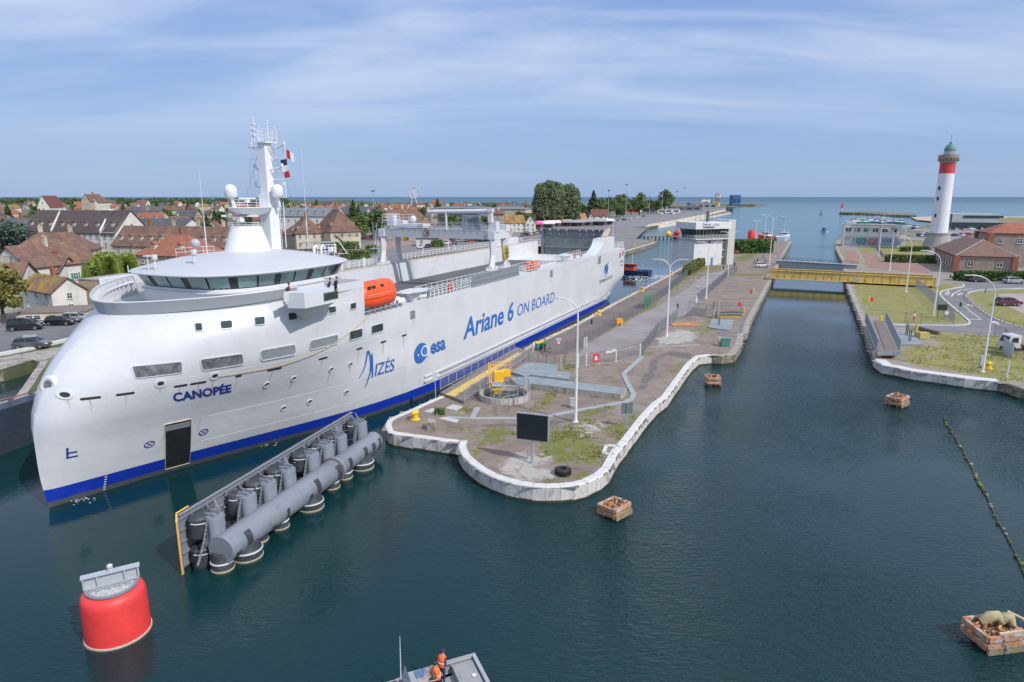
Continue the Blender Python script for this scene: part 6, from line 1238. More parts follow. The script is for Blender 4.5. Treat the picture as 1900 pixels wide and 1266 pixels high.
# ---------------- parked footbridge on the right bank ----------------
p5 = lambda x, y, z=1.2: at(1400+x/3.8, 460+y/3.8, z)
a, c_, d_, e_ = p5(800,520,2.1), p5(908,515,2.1), p5(1012,738,2.1), p5(872,732,2.1); t = thing('swing_footbridge', 'grey swing footbridge with lattice sides parked along the right bank', 'footbridge', (a.x, a.y, 2.1)); o0 = Vector(t.location)
b = MB(); b.prism([tuple((q-o0)[:2]) for q in (a, c_, d_, e_)], -.25, 0); b.build('deck', mat('bridge_deck_brown', (.20,.165,.155), .9, var=.08), t)
def truss(a, c, h): 
    a, c = a-o0, c-o0; b = MB(); n = 12; d = c-a
    for z in (0, h): b.tube([a+Vector((0,0,z)), c+Vector((0,0,z))], .08, 4)
    for i in range(n+1): q = a+d*i/n; b.tube([q, q+Vector((0,0,h))], .04, 4)
    for i in range(n): q, r_ = a+d*i/n, a+d*(i+1)/n; b.tube([q, r_+Vector((0,0,h))], .03, 4)
    k = int(d.length/.2)
    for i in range(k): q = a+d*i/k; b.tube([q, q+Vector((0,0,h))], .012, 3, cap=False)
    b.build('lattice_side', mat('bridge_side_grey', (.36,.39,.42), .5, .2), t)
truss(a+Vector((-.5,0,0)), e_+Vector((-.2,0,0)), 1.7); truss(c_+Vector((.3,0,0)), d_+Vector((.2,0,0)), 1.6)
b = MB(); q = d_-o0; r_ = e_-o0; b.box(((q.x+r_.x)/2, (q.y+r_.y)/2-.1, -.2), ((q-r_).length+.6,.2,.45)); b.build('end_beam', SLAB, t)
b = MB(); b.box(((q.x+r_.x)/2+.3, r_.y+.8, -.55), (1.6,.9,.75)); b.build('counterweight', mat('dark_red', (.33,.05,.07), .6), t); b = MB(); b.box((q.x-.1, q.y+.7, -.5), (.45,.6,.85)); b.box((r_.x+.3, r_.y+.7, -.5), (.8,.6,.8)); b.build('bearing', mat('cream_steel', (.55,.48,.30), .6), t)
b = MB()
for y_ in (545,565,585): b.tube([p5(965,y_,1.9), p5(1065,y_+3,1.9)], .06, 5)
tag(b.build('handrail', WHITE), 'white horizontal rails beside the parked footbridge', 'railing')
t = thing('gate_platform', 'blue-grey slab with two dark lifting screws on the right bank', 'platform', tuple(p5(1090, 640))); o0 = Vector(t.location); b = MB(); b.prism([tuple((p5(x,y)-o0)[:2]) for x, y in [(985,600),(1120,612),(1190,690),(1020,688)]], .01, .2); b.build('deck', SLAB, t); b = MB()
for x, y in ((1065,620),(1075,625),(1085,665),(1098,665)): q = p5(x,y)-o0; b.tube([(q.x,q.y,.2),(q.x,q.y,1.9)], .07, 6)
b.build('lifting_screw', DGREY, t); b = MB(); q = p5(1185,640)-o0; b.box((q.x,q.y,.5), (1.4,.9,.9)); b.box((q.x-.6,q.y+.8,1.0), (.3,.3,2.0)); b.build('yellow_block', mat('dull_yellow', (.50,.40,.12), .7), t)
b = MB(); strip(b, [p5(1150,575),p5(1200,590),p5(1300,615)], .4, 1.75, h=.6); tag(b.build('low_wall', mat('dark_stone', (.16,.14,.12), .9)), 'short dark stone wall below the road on the right bank', 'wall')
fence([p5(1062,530),p5(1170,540),p5(1400,548)], 1.8, 'dark wire fence in front of the kerb on the right bank', ws=.35); fence([p5(1095,250),p5(1150,290),p5(1220,350),p5(1300,430),p5(1400,530)], 2.1, 'grey palisade fence running from the bridge to the road bend', ws=.16, m=GALV)
fence([p5(1690,620),p5(1760,650),p5(1800,740),p5(1899,790)], 1.8, 'wire fence beside the white lorry', ws=.35); fence(zt(1500,250,4.085,[(470,840),(520,880),(560,930),(600,965)]), 1.5, 'short fence beside the red path beyond the bridge', ws=.4)
t = thing('site_gate', 'pale blue sheet-metal gate beside the white lorry', 'gate', tuple(p5(1748, 735))); d = p5(1812,778)-p5(1748,735); d.z = 0; b = MB(); n = 7
for i in range(n): q = d*(i+.5)/n; b.box((q.x,q.y,1.0), (d.length/n*.92,.06,1.9), rz=math.atan2(d.y,d.x))
b.build('corrugated_leaf', mat('pale_blue_sheet', (.38,.45,.52), .5), t); b = MB(); b.box((0,0,1.05), (.12,.12,2.1)); b.box((d.x,d.y,1.05), (.12,.12,2.1)); b.build('gate_post', GALV, t)
for x, y, lab in ((802,375,'yellow post in the grass nearest the yellow bridge, right bank'), (888,518,'yellow post at the head of the parked footbridge'), (735,110,'yellow post beside the red path beyond the bridge')): bolpost(p5(x, y), lab, h=1.0, r=.2)
for x, y, lab in ((820,410,'red lifebuoy stand in the grass on the right bank'),): t = thing('lifebuoy_stand', lab, 'lifebuoy', tuple(p5(x, y)), 0); b = MB(); b.tube([(0,0,0),(0,0,1.6)], .04, 5); b.build('post', WHITE, t); b = MB(); b.box((0,-.05,1.3), (.5,.12,.8)); b.build('housing', RED, t)
t = thing('display_board', 'small black display board on two posts beside the road bend', 'display board', tuple(p5(1312, 500)), 0); b = MB(); b.box((-.6,0,.9), (.08,.08,1.8)); b.box((.6,0,.9), (.08,.08,1.8)); b.build('posts', DGREY, t); b = MB(); b.box((0,-.06,2.0), (1.7,.15,1.0)); b.build('screen', BLACK, t)
signal(p5(1438, 500), 'double black traffic light at the road bend', 2.6); signal(p5(1373, 255), 'black signal box by the road at the end of the yellow bridge', 2.0); pole_sign(p5(1352,385), 2.6, 'grey arrow signs on a pole in the road bend', [('b',2.3,(.5,.5),MATS['sign_pale']),('b',1.6,(.5,.4),MATS['sign_pale'])]); pole_sign(p5(1615,380), 2.6, 'grey sign seen edge-on in the green oval', [('b',2.2,(.3,.9),MATS['sign_back'])])
pole_sign(p5(1478,222), 1.6, 'blue triangular-patterned sign in front of the hedge', [('b',1.3,(.7,.7),mat('sign_blue',(.05,.25,.55),.5))]); pole_sign(p5(1345,520), 2.0, 'round grey sign behind the palisade fence', [('o',1.5,.45,GALV)])
b = MB(); q = [p5(x,y) for x,y in [(1495,320),(1500,370),(1570,430),(1640,475),(1760,532),(1899,562)]]
for p in resample(q, 1.6): b.tube([p, p+Vector((0,0,.55))], .07, 5)
t = thing('timber_rail_fence', 'low wooden post fence round the green oval', 'fence', (0,0,0)); b.build('posts', mat('timber_post', (.33,.27,.18), .9), t); b = MB(); b.tube([p+Vector((0,0,.5)) for p in q], .05, 5); b.build('rail', MATS['timber_post'], t)
# ---------------- houses ----------------
TILE = mat('brown_tile', (.175, .10, .078), .9, var=.25, sc=.7, bump=.6, bsc=3, c2=(.26, .165, .075), s2=.3, t2=.62, c3=(.11, .07, .055), s3=.5, t3=.6)
TILR = mat('red_tile', (.30, .115, .075), .9, var=.2, sc=.7, bump=.5, bsc=3, c2=(.28, .11, .06), s2=.4, t2=.58)
TILO = mat('orange_tile', (.45, .16, .075), .9, var=.18, sc=.5, c2=(.36, .16, .08), s2=.3, t2=.58)
SLATE = mat('slate_roof', (.085, .085, .098), .8, var=.2, sc=.5, bump=.3, bsc=3, c2=(.12, .12, .13), s2=.2, t2=.6)
MOSSY = mat('mossy_tile', (.20, .125, .07), .9, var=.25, sc=.8, bump=.6, bsc=3, c2=(.36, .22, .05), s2=.45, t2=.52, w2=.1)
DKR = mat('dark_roof', (.085, .065, .065), .9, var=.2, sc=.5, bump=.4, bsc=3)
CREAM = mat('cream_render', (.56, .50, .38), .85, var=.07, sc=.4, c2=(.46, .42, .33), s2=.4, t2=.6); WHR = mat('white_render', (.64, .62, .58), .85, var=.06, sc=.4, c2=(.52, .50, .46), s2=.4, t2=.62)
BEIGE = mat('beige_render', (.46, .38, .29), .88, var=.1, sc=.5, c2=(.38, .32, .26), s2=.5, t2=.58); STN = mat('stone_wall', (.37, .32, .27), .9, var=.2, sc=2, c2=(.28, .24, .20), s2=1.2, t2=.56)
BRK = mat('brick', (.30, .12, .07), .9, var=.2, sc=4); FRM = mat('window_frame_white', (.62, .62, .60), .6)
WMESH = {}
def win_obj(par, c, nrm, w_, h_, shut=None):
    # glazed opening: recessed pane with frame, mullions and sill, facing nrm
    if 'w' not in WMESH:
        b = MB(); b.box((0, -.02, 0), (1, .04, 1)); WMESH['w'] = b.build('window', GLASS)
        f = MB()
        for x in (-.5, 0, .5): f.box((x, -.05, 0), (.09, .09, 1.08))
        for z in (-.5, .12, .5): f.box((0, -.045, z), (1.08, .08, .07))
        f.box((0, -.09, -.55), (1.25, .18, .07)); WMESH['f'] = f.build('frame', FRM)
        s_ = MB()
        for x in (-.8, .8): s_.box((x, -.045, 0), (.5, .07, 1.05))
        WMESH['s'] = s_.build('shutters', FRM)
        for k in WMESH.values(): col.objects.unlink(k)
    o = WMESH['w'].copy(); col.objects.link(o); o.parent = par; o.location = c; o.rotation_euler = (0, 0, math.atan2(nrm[1], nrm[0])+math.pi/2); o.scale = (w_, 1, h_)
    f = WMESH['f'].copy(); col.objects.link(f); f.parent = o
    if shut: s_ = WMESH['s'].copy(); col.objects.link(s_); s_.parent = o; s_.material_slots[0].link = 'OBJECT'; s_.material_slots[0].material = shut
def roof_mesh(b, L, W, z, rise, kind, ov=.4, th=.18):
    x0, x1, y0, y1 = -ov, L+ov, -ov, W+ov
    if kind == 'flat':
        b.box((L/2, W/2, z+.12), (L+ov, W+ov, .24)); return
    if kind == 'x': rg = [(x0, W/2), (x1, W/2)]
    elif kind == 'y': rg = [(L/2, y0), (L/2, y1)]
    else: k = min(L, W)*.42; rg = [(k, W/2), (L-k, W/2)] if L >= W else [(L/2, k), (L/2, W-k)]
    zz = z-ov*rise/(min(L, W)/2)*.6; v = [(x0, y0, zz), (x1, y0, zz), (x1, y1, zz), (x0, y1, zz), (*rg[0], z+rise), (*rg[1], z+rise)]
    if kind == 'y' or (kind == 'hip' and L < W): f = [(0, 1, 4), (1, 2, 5, 4), (2, 3, 5), (3, 0, 4, 5)]
    else: f = [(0, 1, 5, 4), (1, 2, 5), (2, 3, 4, 5), (3, 0, 4)]
    if kind == 'x': f = [f[0], f[2]]
    if kind == 'y': f = [f[1], f[3]]
    n = len(b.v); b.add(v, f); b.add([(a, c, d-th) for a, c, d in v], [q[::-1] for q in f])
    e = [(0, 1), (1, 2), (2, 3), (3, 0)] if kind == 'hip' else ([(0, 1), (2, 3), (0, 4), (4, 3), (1, 5), (5, 2)] if kind == 'x' else [(1, 2), (3, 0), (0, 4), (4, 1), (2, 5), (5, 3)])
    for a, c in e: p, q = v[a], v[c]; b.add([p, q, (q[0], q[1], q[2]-th), (p[0], p[1], p[2]-th)], [(0, 1, 2, 3), (3, 2, 1, 0)])
def house(label, o3, rz, L, W, H_, rise, kind, wm_, rm, floors=2, wins=True, chim=1, dorm=0, shut=None, cat='house', name='house', group=None, ww=1.0, wsp=2.6, ridgecap=True, back=False):
    t = thing(name, label, cat, o3, rz, group); b = MB(); b.prism([(0, 0), (L, 0), (L, W), (0, W)], -1.5, H_)
    if kind == 'x': b.add([(0, 0, H_), (0, W, H_), (0, W/2, H_+rise), (L, 0, H_), (L, W, H_), (L, W/2, H_+rise)], [(0, 2, 1), (3, 4, 5)])
    if kind == 'y': b.add([(0, 0, H_), (L, 0, H_), (L/2, 0, H_+rise), (0, W, H_), (L, W, H_), (L/2, W, H_+rise)], [(0, 1, 2), (3, 5, 4)])
    b.build('wall', wm_, t); b = MB(); roof_mesh(b, L, W, H_+.02, rise, kind, ov=.15 if kind == 'flat' else .4); rf = b.build('roof', rm, t); rnd = random.Random(int(L*100+W*10+H_))
    for k in range(chim):
        f = (k+.5)/chim*.8+.1; b = MB(); x, y = (L*f, W*.5+.4) if kind in ('x', 'hip') and L >= W else (L*.5+.4, W*f); b.box((x, y, H_+rise*.75), (.9, .55, rise*.9+1.2)); b.box((x, y, H_+rise*1.2+.62), (1.05, .7, .14)); b.box((x-.2, y, H_+rise*1.2+.85), (.24, .24, .35)); b.build('chimney', rnd.choice((BRK, CREAM, BEIGE)), rf)
    if wins:
        fh = H_/floors
        for fl_ in range(floors):
            zc_ = fl_*fh+fh*.55
            n = max(1, int(L/wsp))
            for i in range(n): win_obj(t, (L*(i+.5)/n, 0, zc_), (0, -1), ww, min(1.45, fh*.5), shut)
            n = max(1, int(W/3.6))
            for i in range(n):
                win_obj(t, (L, W*(i+.5)/n, zc_), (1, 0), ww, min(1.4, fh*.5), shut)
        if kind == 'y' and rise > 3: win_obj(t, (L/2, 0, H_+rise*.35), (0, -1), 1., 1.1, shut)
        if kind == 'x' and rise > 3: win_obj(t, (L, W/2, H_+rise*.3), (1, 0), .9, 1.0, shut)
    for i in range(dorm):
        x = L*(i+.5)/dorm; y = W*.16; z = H_+rise*.22; b = MB(); b.box((x, y+.7, z+.75), (1.3, 2.2, 1.5)); d_ = b.build('dormer', CREAM, t); win_obj(d_, (x, y-.4, z+.8), (0, -1), .8, .9); b = MB(); b.add([(x-.85, y-.6, z+1.45), (x+.85, y-.6, z+1.45), (x, y-.6, z+2.1), (x-.85, y+2.2, z+1.45), (x+.85, y+2.2, z+1.45), (x, y+2.2, z+2.1)], [(0, 1, 2), (0, 2, 5, 3), (1, 4, 5, 2)]); b.build('dormer_roof', rm, d_)
    return t
def bld(label, x0, y0, d0, x1, d1, dep, rise, kind, wm_, rm, **k):
    p0 = pat(x0, y0, d0); q = ray(x1, y0); p1 = q*(d1/q.y); v = Vector((p1.x-p0.x, p1.y-p0.y, 0)); return house(label, (p0.x, p0.y, 1.6), math.atan2(v.y, v.x), v.length, dep, p0.z-1.6, rise, kind, wm_, rm, **k)
TEAL = mat('teal_shutter', (.05, .30, .30), .7)
bld('cream cottage with a mossy orange-brown tile roof beside the garages', 38, 533, 121, 93, 114, 5.6, 2.4, 'x', WHR, MOSSY, wsp=3.2, chim=1, ww=.8)
bld('white gabled house with teal shutters at the left edge of the town', -18, 494, 136, 53, 133, 16, 4.2, 'y', WHR, TILE, shut=TEAL, floors=1, wsp=6)
bld('house with wide dark brown hipped roof and cream walls behind the willow terrace', 18, 467, 164, 160, 168, 11, 4.4, 'hip', CREAM, TILE, chim=2, wsp=5)
bld('left section of the apartment block with steep dark roof', 42, 428, 236, 94, 232, 14, 7, 'x', WHR, DKR, floors=3, chim=0, dorm=3, cat='apartment block', name='apartment_block'); bld('long middle section of the apartment block with steep dark roof', 97, 430, 231, 184, 225, 14, 7.2, 'x', WHR, DKR, floors=3, chim=0, dorm=4, cat='apartment block', name='apartment_block'); bld('right end section of the apartment block with white gable wall', 188, 431, 224, 212, 222, 14, 7.2, 'x', WHR, DKR, floors=3, chim=0, dorm=1, cat='apartment block', name='apartment_block')
for x0, y0, d0, x1, y1, d1 in ((95.5, 431, 231, 113, 393, 240), (186, 432, 224, 206, 393, 234)):
    p, q = pat(x0, y0, d0), pat(x1, y1, d1); b = MB(); w_ = Vector((.3, 0, 0)); dz = Vector((0, 0, .8)); b.add([tuple(v) for v in (p-w_, p+w_, q+w_, q-w_, p-w_+dz, p+w_+dz, q+w_+dz, q-w_+dz, p-w_-Vector((0,0,9)), p+w_-Vector((0,0,9)), q+w_-Vector((0,0,9)), q-w_-Vector((0,0,9)))], [(4,5,6,7),(8,9,5,4),(9,10,6,5),(8,4,7,11)]); tag(b.build('party_wall', WHR), 'white party wall stepping down between %s apartment roofs' % ('the first two' if x0 < 100 else 'the last two'), 'wall')
bld('very long brown-roofed building with small dormers behind the orange-roofed house', 208, 455, 205, 440, 195, 12, 5.7, 'x', CREAM, TILE, floors=2, chim=4, dorm=12, wsp=4)
bld('house with bright orange-red hipped roof just behind the bridge roof', 251, 472, 165, 350, 160, 13, 4.6, 'hip', BEIGE, TILR, chim=1, wsp=4, dorm=2)
bld('long low slate-roofed building beyond the apartment gable', 238, 420, 262, 338, 256, 11, 3, 'x', WHR, SLATE, chim=1, wsp=5)
bld('long flat-roofed beige building beside the cottage', 145, 520, 124, 275, 119, 10, 0, 'flat', BEIGE, CONC, floors=1, chim=0, wsp=9)
bld('low row of cream garages with flat roofs by the car park', 28, 584, 107, 158, 109, 7, 0, 'flat', CREAM, mat('felt_roof', (.20,.17,.15), .95, var=.15), floors=1, chim=0, ww=2.4, wsp=3.6, name='garage_row', cat='garages')
bld('brown-roofed house partly cut by the left edge', -50, 524, 123, 34, 125, 10, 3.2, 'x', WHR, TILE, wsp=4, ww=.8); bld('small house with brown roof squeezed behind the mossy-roofed cottage', 58, 505, 138, 108, 138, 7, 2.8, 'x', WHR, TILE, wsp=4)
bld('cream inn with big hipped brown roof and dormers, left wing', 549, 433, 264, 603, 270, 15, 6.2, 'hip', CREAM, TILE, dorm=3, chim=1); bld('stone-walled lower wing with brown hip roof beside the cream inn', 521, 434, 275, 550, 265, 12, 5, 'hip', STN, TILE, dorm=1)
bld('tall cream inn block with high hipped roof, balcony and arches', 613, 430, 264, 669, 272, 17, 8.6, 'hip', CREAM, TILE, dorm=3, chim=1, wsp=2.6)
p = pat(648, 438, 265.5); b = MB(); b.box((p.x-.5, p.y-.4, p.z), (9, 1.0, .15)); railing(b, [(p.x-5, p.y-.9), (p.x+4, p.y-.9)], p.z, 1, .03, .4, 2); tag(b.build('balcony', mat('dark_green', (.03,.10,.06), .6)), 'long green balcony on the front of the cream inn', 'balcony')
bld('very long grey slate building with arched dormers behind the inn', 515, 401, 352, 622, 346, 13, 4.2, 'x', WHR, mat('light_slate', (.17,.19,.22), .7, var=.1), dorm=7, wsp=4)
bld('stone-fronted building with brown hipped roof behind the gantry legs', 706, 417, 325, 803, 336, 15, 7.2, 'hip', STN, TILE, dorm=4, chim=3); bld('white flat kiosk building seen below the gantry beam', 772, 442, 277, 812, 277, 8, 1.1, 'hip', WHR, mat('light_slate', (.2,.2,.2)), floors=1, chim=0, wsp=4)
bld('narrow tall stone house with brown roof behind the crane column', 913, 397, 300, 934, 300, 8, 1.6, 'x', STN, TILE, floors=4, chim=1); bld('long dark slate shed left of the orange-roofed market', 955, 407, 480, 1022, 475, 15, 4.2, 'x', BEIGE, SLATE, chim=0, wsp=6)
bld('brown-roofed market house left of the white gable', 934, 414, 392, 975, 395, 12, 4.5, 'x', WHR, MOSSY, chim=0); bld('white gable house among the market buildings', 975, 414, 394, 994, 394, 14, 4.5, 'y', WHR, TILE, chim=0)
bld('long building with orange roof behind the market stalls', 1018, 408, 540, 1070, 540, 14, 5.6, 'x', WHR, TILO, floors=1, chim=0, wsp=5); bld('white gable end with orange roof right of the long orange roof', 1067, 407, 535, 1079, 533, 14, 4.4, 'y', WHR, TILO, floors=1, chim=0); bld('second white gable end with orange roof further right', 1079, 405, 545, 1090, 545, 16, 5.2, 'y', WHR, TILO, floors=1, chim=0)
bld('small white gable house with dark red roof near the terminal road', 1092, 405, 560, 1102, 560, 12, 4, 'y', WHR, TILR, floors=1, chim=0); bld('dark red roofed building with white walls near the terminal road', 1098, 401, 575, 1128, 575, 14, 5.4, 'x', WHR, mat('maroon_tile', (.17,.065,.06), .9, var=.15), chim=0, wsp=4); bld('last white gable house before the ferry terminal', 1116, 406, 555, 1125, 555, 8, 3, 'y', WHR, TILE, floors=1, chim=0); bld('white rendered tower house partly hidden by the poplars', 1031, 386, 600, 1042, 600, 10, 3, 'y', WHR, SLATE, floors=4, chim=0)
bld('long low modern grey-roofed school block', 800, 386, 560, 900, 545, 18, 1.2, 'hip', WHR, mat('light_slate', (.2,.2,.2)), floors=1, chim=0, wsp=6); bld('long dark flat-roofed hall behind the gantry', 812, 391, 480, 890, 470, 20, 0, 'flat', mat('dark_cladding', (.09,.095,.105), .7), SLATE, floors=1, chim=0, wsp=9); bld('modern hall with pale blue-grey roof and cream walls', 900, 388, 520, 975, 510, 22, 2, 'hip', CREAM, mat('light_slate', (.2,.2,.2)), floors=1, chim=0, wsp=8)
bld('big white gabled block with dark red roof on the left skyline', 69, 384, 520, 92, 522, 26, 8.5, 'y', WHR, mat('maroon_tile', (.2,.07,.06)), floors=3, chim=0, wsp=8); bld('beige gabled block with brown roof on the left skyline', 150, 374, 560, 168, 560, 20, 6, 'y', BEIGE, TILE, floors=3, chim=1, wsp=7); bld('pale gable right of the beige skyline block', 168, 376, 565, 182, 565, 16, 4, 'y', WHR, TILE, floors=2, chim=0, wsp=7)
# generic houses, copied
random.seed(21); protos = []
for k, (L, W, H_, rise, kind, wm_, rm) in enumerate(((11, 9, 5.2, 3.8, 'x', WHR, TILE), (9, 11, 5.4, 4.2, 'y', WHR, TILE), (12, 10, 5.4, 4.0, 'hip', CREAM, TILE), (14, 9, 6.2, 4.2, 'x', CREAM, TILR), (10, 12, 5.8, 4.6, 'y', BEIGE, SLATE), (13, 11, 6.0, 4.2, 'hip', BEIGE, TILE), (17, 10, 7.0, 4.4, 'x', WHR, SLATE))):
    pr = []
    for wn in (True, False):
        t = house('proto', (0, 0, -500), 0, L, W, H_, rise, kind, wm_, rm, floors=2, wins=wn, chim=1 if wn else 1, dorm=2 if wn and k in (0, 2, 3) else 0, wsp=3.6); pr.append(tree_of(t))
    protos.append((L, pr))
ORD = ['leftmost','second','third','fourth','fifth','sixth','seventh','eighth','ninth','tenth','eleventh','twelfth','thirteenth','fourteenth','fifteenth','sixteenth','seventeenth','eighteenth','nineteenth','twentieth']+['twenty-'+x for x in ('first','second','third','fourth','fifth','sixth','seventh','eighth','ninth')]+['thirtieth']+['thirty-'+x for x in ('first','second','third','fourth','fifth','sixth','seventh','eighth','ninth')]+['fortieth']
ROWN = ['nearest','second','third','fourth','fifth','sixth','seventh','eighth','ninth','tenth','eleventh','farthest']
KN = {'x': 'pitched', 'y': 'gabled', 'hip': 'hipped'}
swaps = [({}, None), ({'brown_tile': TILR}, 'red'), ({'brown_tile': MOSSY}, 'mossy'), ({'white_render': CREAM}, None), ({'brown_tile': DKR}, 'dark'), ({'cream_render': WHR}, None), ({'beige_render': CREAM}, None), ({'slate_roof': TILE}, 'brown')]
info = [('white', 'brown', 'pitched'), ('white', 'brown', 'gable-fronted'), ('cream', 'brown', 'hipped'), ('cream', 'red', 'pitched'), ('beige', 'slate', 'gable-fronted'), ('beige', 'brown', 'hipped'), ('white', 'slate', 'wide pitched')]
placed = [(o.matrix_world.translation if False else Vector(o.location)) for o in bpy.data.objects if o.type == 'EMPTY' and o.get('category') in ('house', 'apartment block')]
rows = [(190, -20, 60, 15), (262, -60, 235, 17), (300, -70, 520, 18), (345, -70, 700, 17), (400, -80, 780, 17.5), (465, -80, 800, 17.5), (545, -80, 960, 18), (640, -80, 1000, 18.5), (750, -60, 1000, 22), (890, -60, 1000, 25), (1080, -40, 1010, 29), (1300, -40, 1010, 34)]
for ri, (d, xa, xb, sp) in enumerate(rows):
    X0, X1 = (xa-950)/1220*d, (xb-950)/1220*d; n = int((X1-X0)/sp); cnt = 0
    for i in range(n):
        x = X0+(X1-X0)*(i+.5)/n+random.uniform(-4, 4); y = d+random.uniform(-.07, .07)*d
        if random.random() < .04: continue
        if any(-14 < x-p_.x < 22 and -11 < y-p_.y < 18 for p_ in placed): continue
        px = 950+1220*x/y
        if 600 < px < 1000 and y < 325: continue
        k = random.choice((0, 0, 1, 1, 2, 2, 3, 4, 5, 6)); sw, rn = random.choice(swaps); L, pr = protos[k]; wc, rc, kn = info[k]
        for a, m_ in sw.items():
            if a.endswith('render') and a.startswith(wc): wc = m_.name.split('_')[0]
            if a == 'brown_tile' and rc == 'brown' or a == 'slate_roof' and rc == 'slate': rc = rn
        s = random.uniform(.8, 1.15)*(1 if d < 700 else 1.1); rz = random.choice((0, 0, .3, -.35, math.pi/2, .8))+random.uniform(-.15, .15)
        nm = ORD[cnt] if cnt < len(ORD) else 'last'; cnt += 1
        dup(pr[0] if d < 420 else pr[1], (x, y, 1.6), rz, '%s house with %s %s roof, %s from left in the %s town row' % (wc, rc, kn, nm, ROWN[ri]), 'houses of the town', s, sw)
        placed.append(Vector((x, y, 0)))
for L, pr in protos:
    for tr in pr:
        for q in bpy.data.objects[:]:
            pass
        def rm_(t_):
            for c in t_[1]: rm_(c)
            bpy.data.objects.remove(t_[0])
        rm_(tr)
# ---------------- trees ----------------
LEAF = [mat('leaf_dark', (.065, .112, .045), .8, var=.3, sc=.8, c2=(.085,.13,.05), s2=.4, t2=.52), mat('leaf_mid', (.125, .185, .055), .8, var=.3, sc=.8, c2=(.14,.18,.06), s2=.4, t2=.55), mat('leaf_yellow', (.22, .20, .05), .8, var=.3, sc=.8, c2=(.15,.18,.05), s2=.5, t2=.55), mat('leaf_cedar', (.08, .12, .10), .8, var=.25, sc=.8), mat('leaf_poplar', (.14, .19, .09), .8, var=.3, sc=.8, c2=(.19,.23,.12), s2=.4, t2=.52)]
BARK = mat('bark', (.09, .07, .05), .9, var=.2)
def tree(kind, label, loc, h, w_, leaf, n=1500, seed=1, group=None, sz=None):
    rnd = random.Random(seed); t = thing('tree', label, 'tree', loc, rnd.uniform(0, 6), group); b = MB(); tr_h = h*(.22 if kind != 'poplar' else .12)
    b.tube([(0,0,-.3),(0,0,tr_h),(rnd.uniform(-.2,.2),0,h*.7)], [h*.028+.06, h*.02+.04, .04], 7)
    for k in range(6): a = k*1.05; z = tr_h+(h*.5)*(k/6)*.6; b.tube([(0,0,z),(w_*.2*math.cos(a),w_*.2*math.sin(a),z+h*.16),(w_*.36*math.cos(a),w_*.36*math.sin(a),z+h*.24)], [h*.012+.03,.05,.03], 5)
    b.build('trunk', BARK, t); b = MB(); sz = sz or h*.035
    cl = []
    if kind == 'round':
        for k in range(26): a = rnd.uniform(0, 6.28); r = w_*.5*rnd.uniform(.05, .7); zz = h*rnd.uniform(.38, .86); rr = w_*rnd.uniform(.13, .24)*(1.15-abs(zz/h-.6)); cl.append((r*math.cos(a)*(1.25-zz/h*.6), r*math.sin(a)*(1.25-zz/h*.6), zz, rr, rr*.8))
    elif kind == 'conifer':
        for k in range(20): f = k/19; a = k*2.4; r = w_*.36*(1-f)*rnd.uniform(.6, 1.1); cl.append((r*math.cos(a), r*math.sin(a), h*(.16+.8*f), w_*.2*(1.15-f), h*.06))
    elif kind == 'poplar':
        for k in range(44): f = (k+.5)/44; a = k*2.4; r = w_*.3*math.sqrt(max(0, 1-(f*1.9-.95)**2))*rnd.uniform(.5, 1.1); cl.append((r*math.cos(a), r*math.sin(a), h*(.14+.8*f), w_*.2, h*.1))
    elif kind == 'willow':
        for k in range(16): a = rnd.uniform(0, 6.28); r = w_*.38*rnd.uniform(.2, 1); cl.append((r*math.cos(a), r*math.sin(a), h*rnd.uniform(.5, .82), w_*.17, h*.13))
    tw = sum(c[3]**2*c[4] for c in cl)**1
    for cx, cy, cz, rr, rz_ in cl:
        for _ in range(max(8, int(n/len(cl)))):
            th_ = rnd.uniform(0, 6.28); ph = math.acos(rnd.uniform(-1, 1)); q = rnd.uniform(.55, 1.08)**.6
            p = Vector((cx+rr*q*math.sin(ph)*math.cos(th_), cy+rr*q*math.sin(ph)*math.sin(th_), cz+rz_*q*math.cos(ph)))
            if kind == 'willow' and rnd.random() < .65:
                l = rnd.uniform(.12, .4)*h; z1 = max(.6, p.z-l); dx = rnd.uniform(-.25, .25); w2 = sz*.42; ux = Vector((math.cos(th_), math.sin(th_), 0))*w2
                b.add([p-ux, p+ux, Vector((p.x*1.08+dx, p.y*1.08, z1))+ux*.6, Vector((p.x*1.08+dx, p.y*1.08, z1))-ux*.6], [(0,1,2,3)]); continue
            s_ = sz*rnd.uniform(.6, 1.3); u = Vector((rnd.gauss(0,1), rnd.gauss(0,1), rnd.gauss(0,.7))).normalized(); v = u.cross(Vector((rnd.gauss(0,1), rnd.gauss(0,1), rnd.gauss(0,1)))).normalized()
            b.add([p-u*s_-v*s_*.5, p+u*s_-v*s_*.6, p+u*s_*.7+v*s_*.6, p-u*s_*.8+v*s_*.5], [(0,1,2,3)])
    b.build('crown', leaf, t); return t
tree('willow', 'large light green weeping willow behind the bow', tuple(pat(212, 545, 138).xy)+(1.6,), 9.6, 10.5, mat('leaf_willow', (.22, .30, .05), .8, var=.3, sc=.6, c2=(.16,.22,.04), s2=.4, t2=.5), 7000, 3, sz=.24)
tree('round', 'yellowing tree at the left edge beside the garages', tuple(at(8, 600, 1.6)), 10, 8.5, LEAF[2], 5000, 4, sz=.26); tree('round', 'dark blue-green cedar in front of the apartment block', tuple(pat(30, 470, 195).xy)+(1.6,), 13, 16, LEAF[3], 4500, 5, sz=.4)
for i, (x, d, h, w_, k) in enumerate(((1003,470,29,11,'poplar'),(1020,475,31,13,'poplar'),(1034,480,30,12,'poplar'),(1053,490,29,15,'poplar'),(1066,492,26,10,'poplar'))): tree(k, '%s tall poplar of the row above the market' % ORD[i], (pat(x, 380, d).x, d, 1.6), h, w_*1.15, LEAF[4], 9000, 30+i, 'tall poplars', sz=.55)
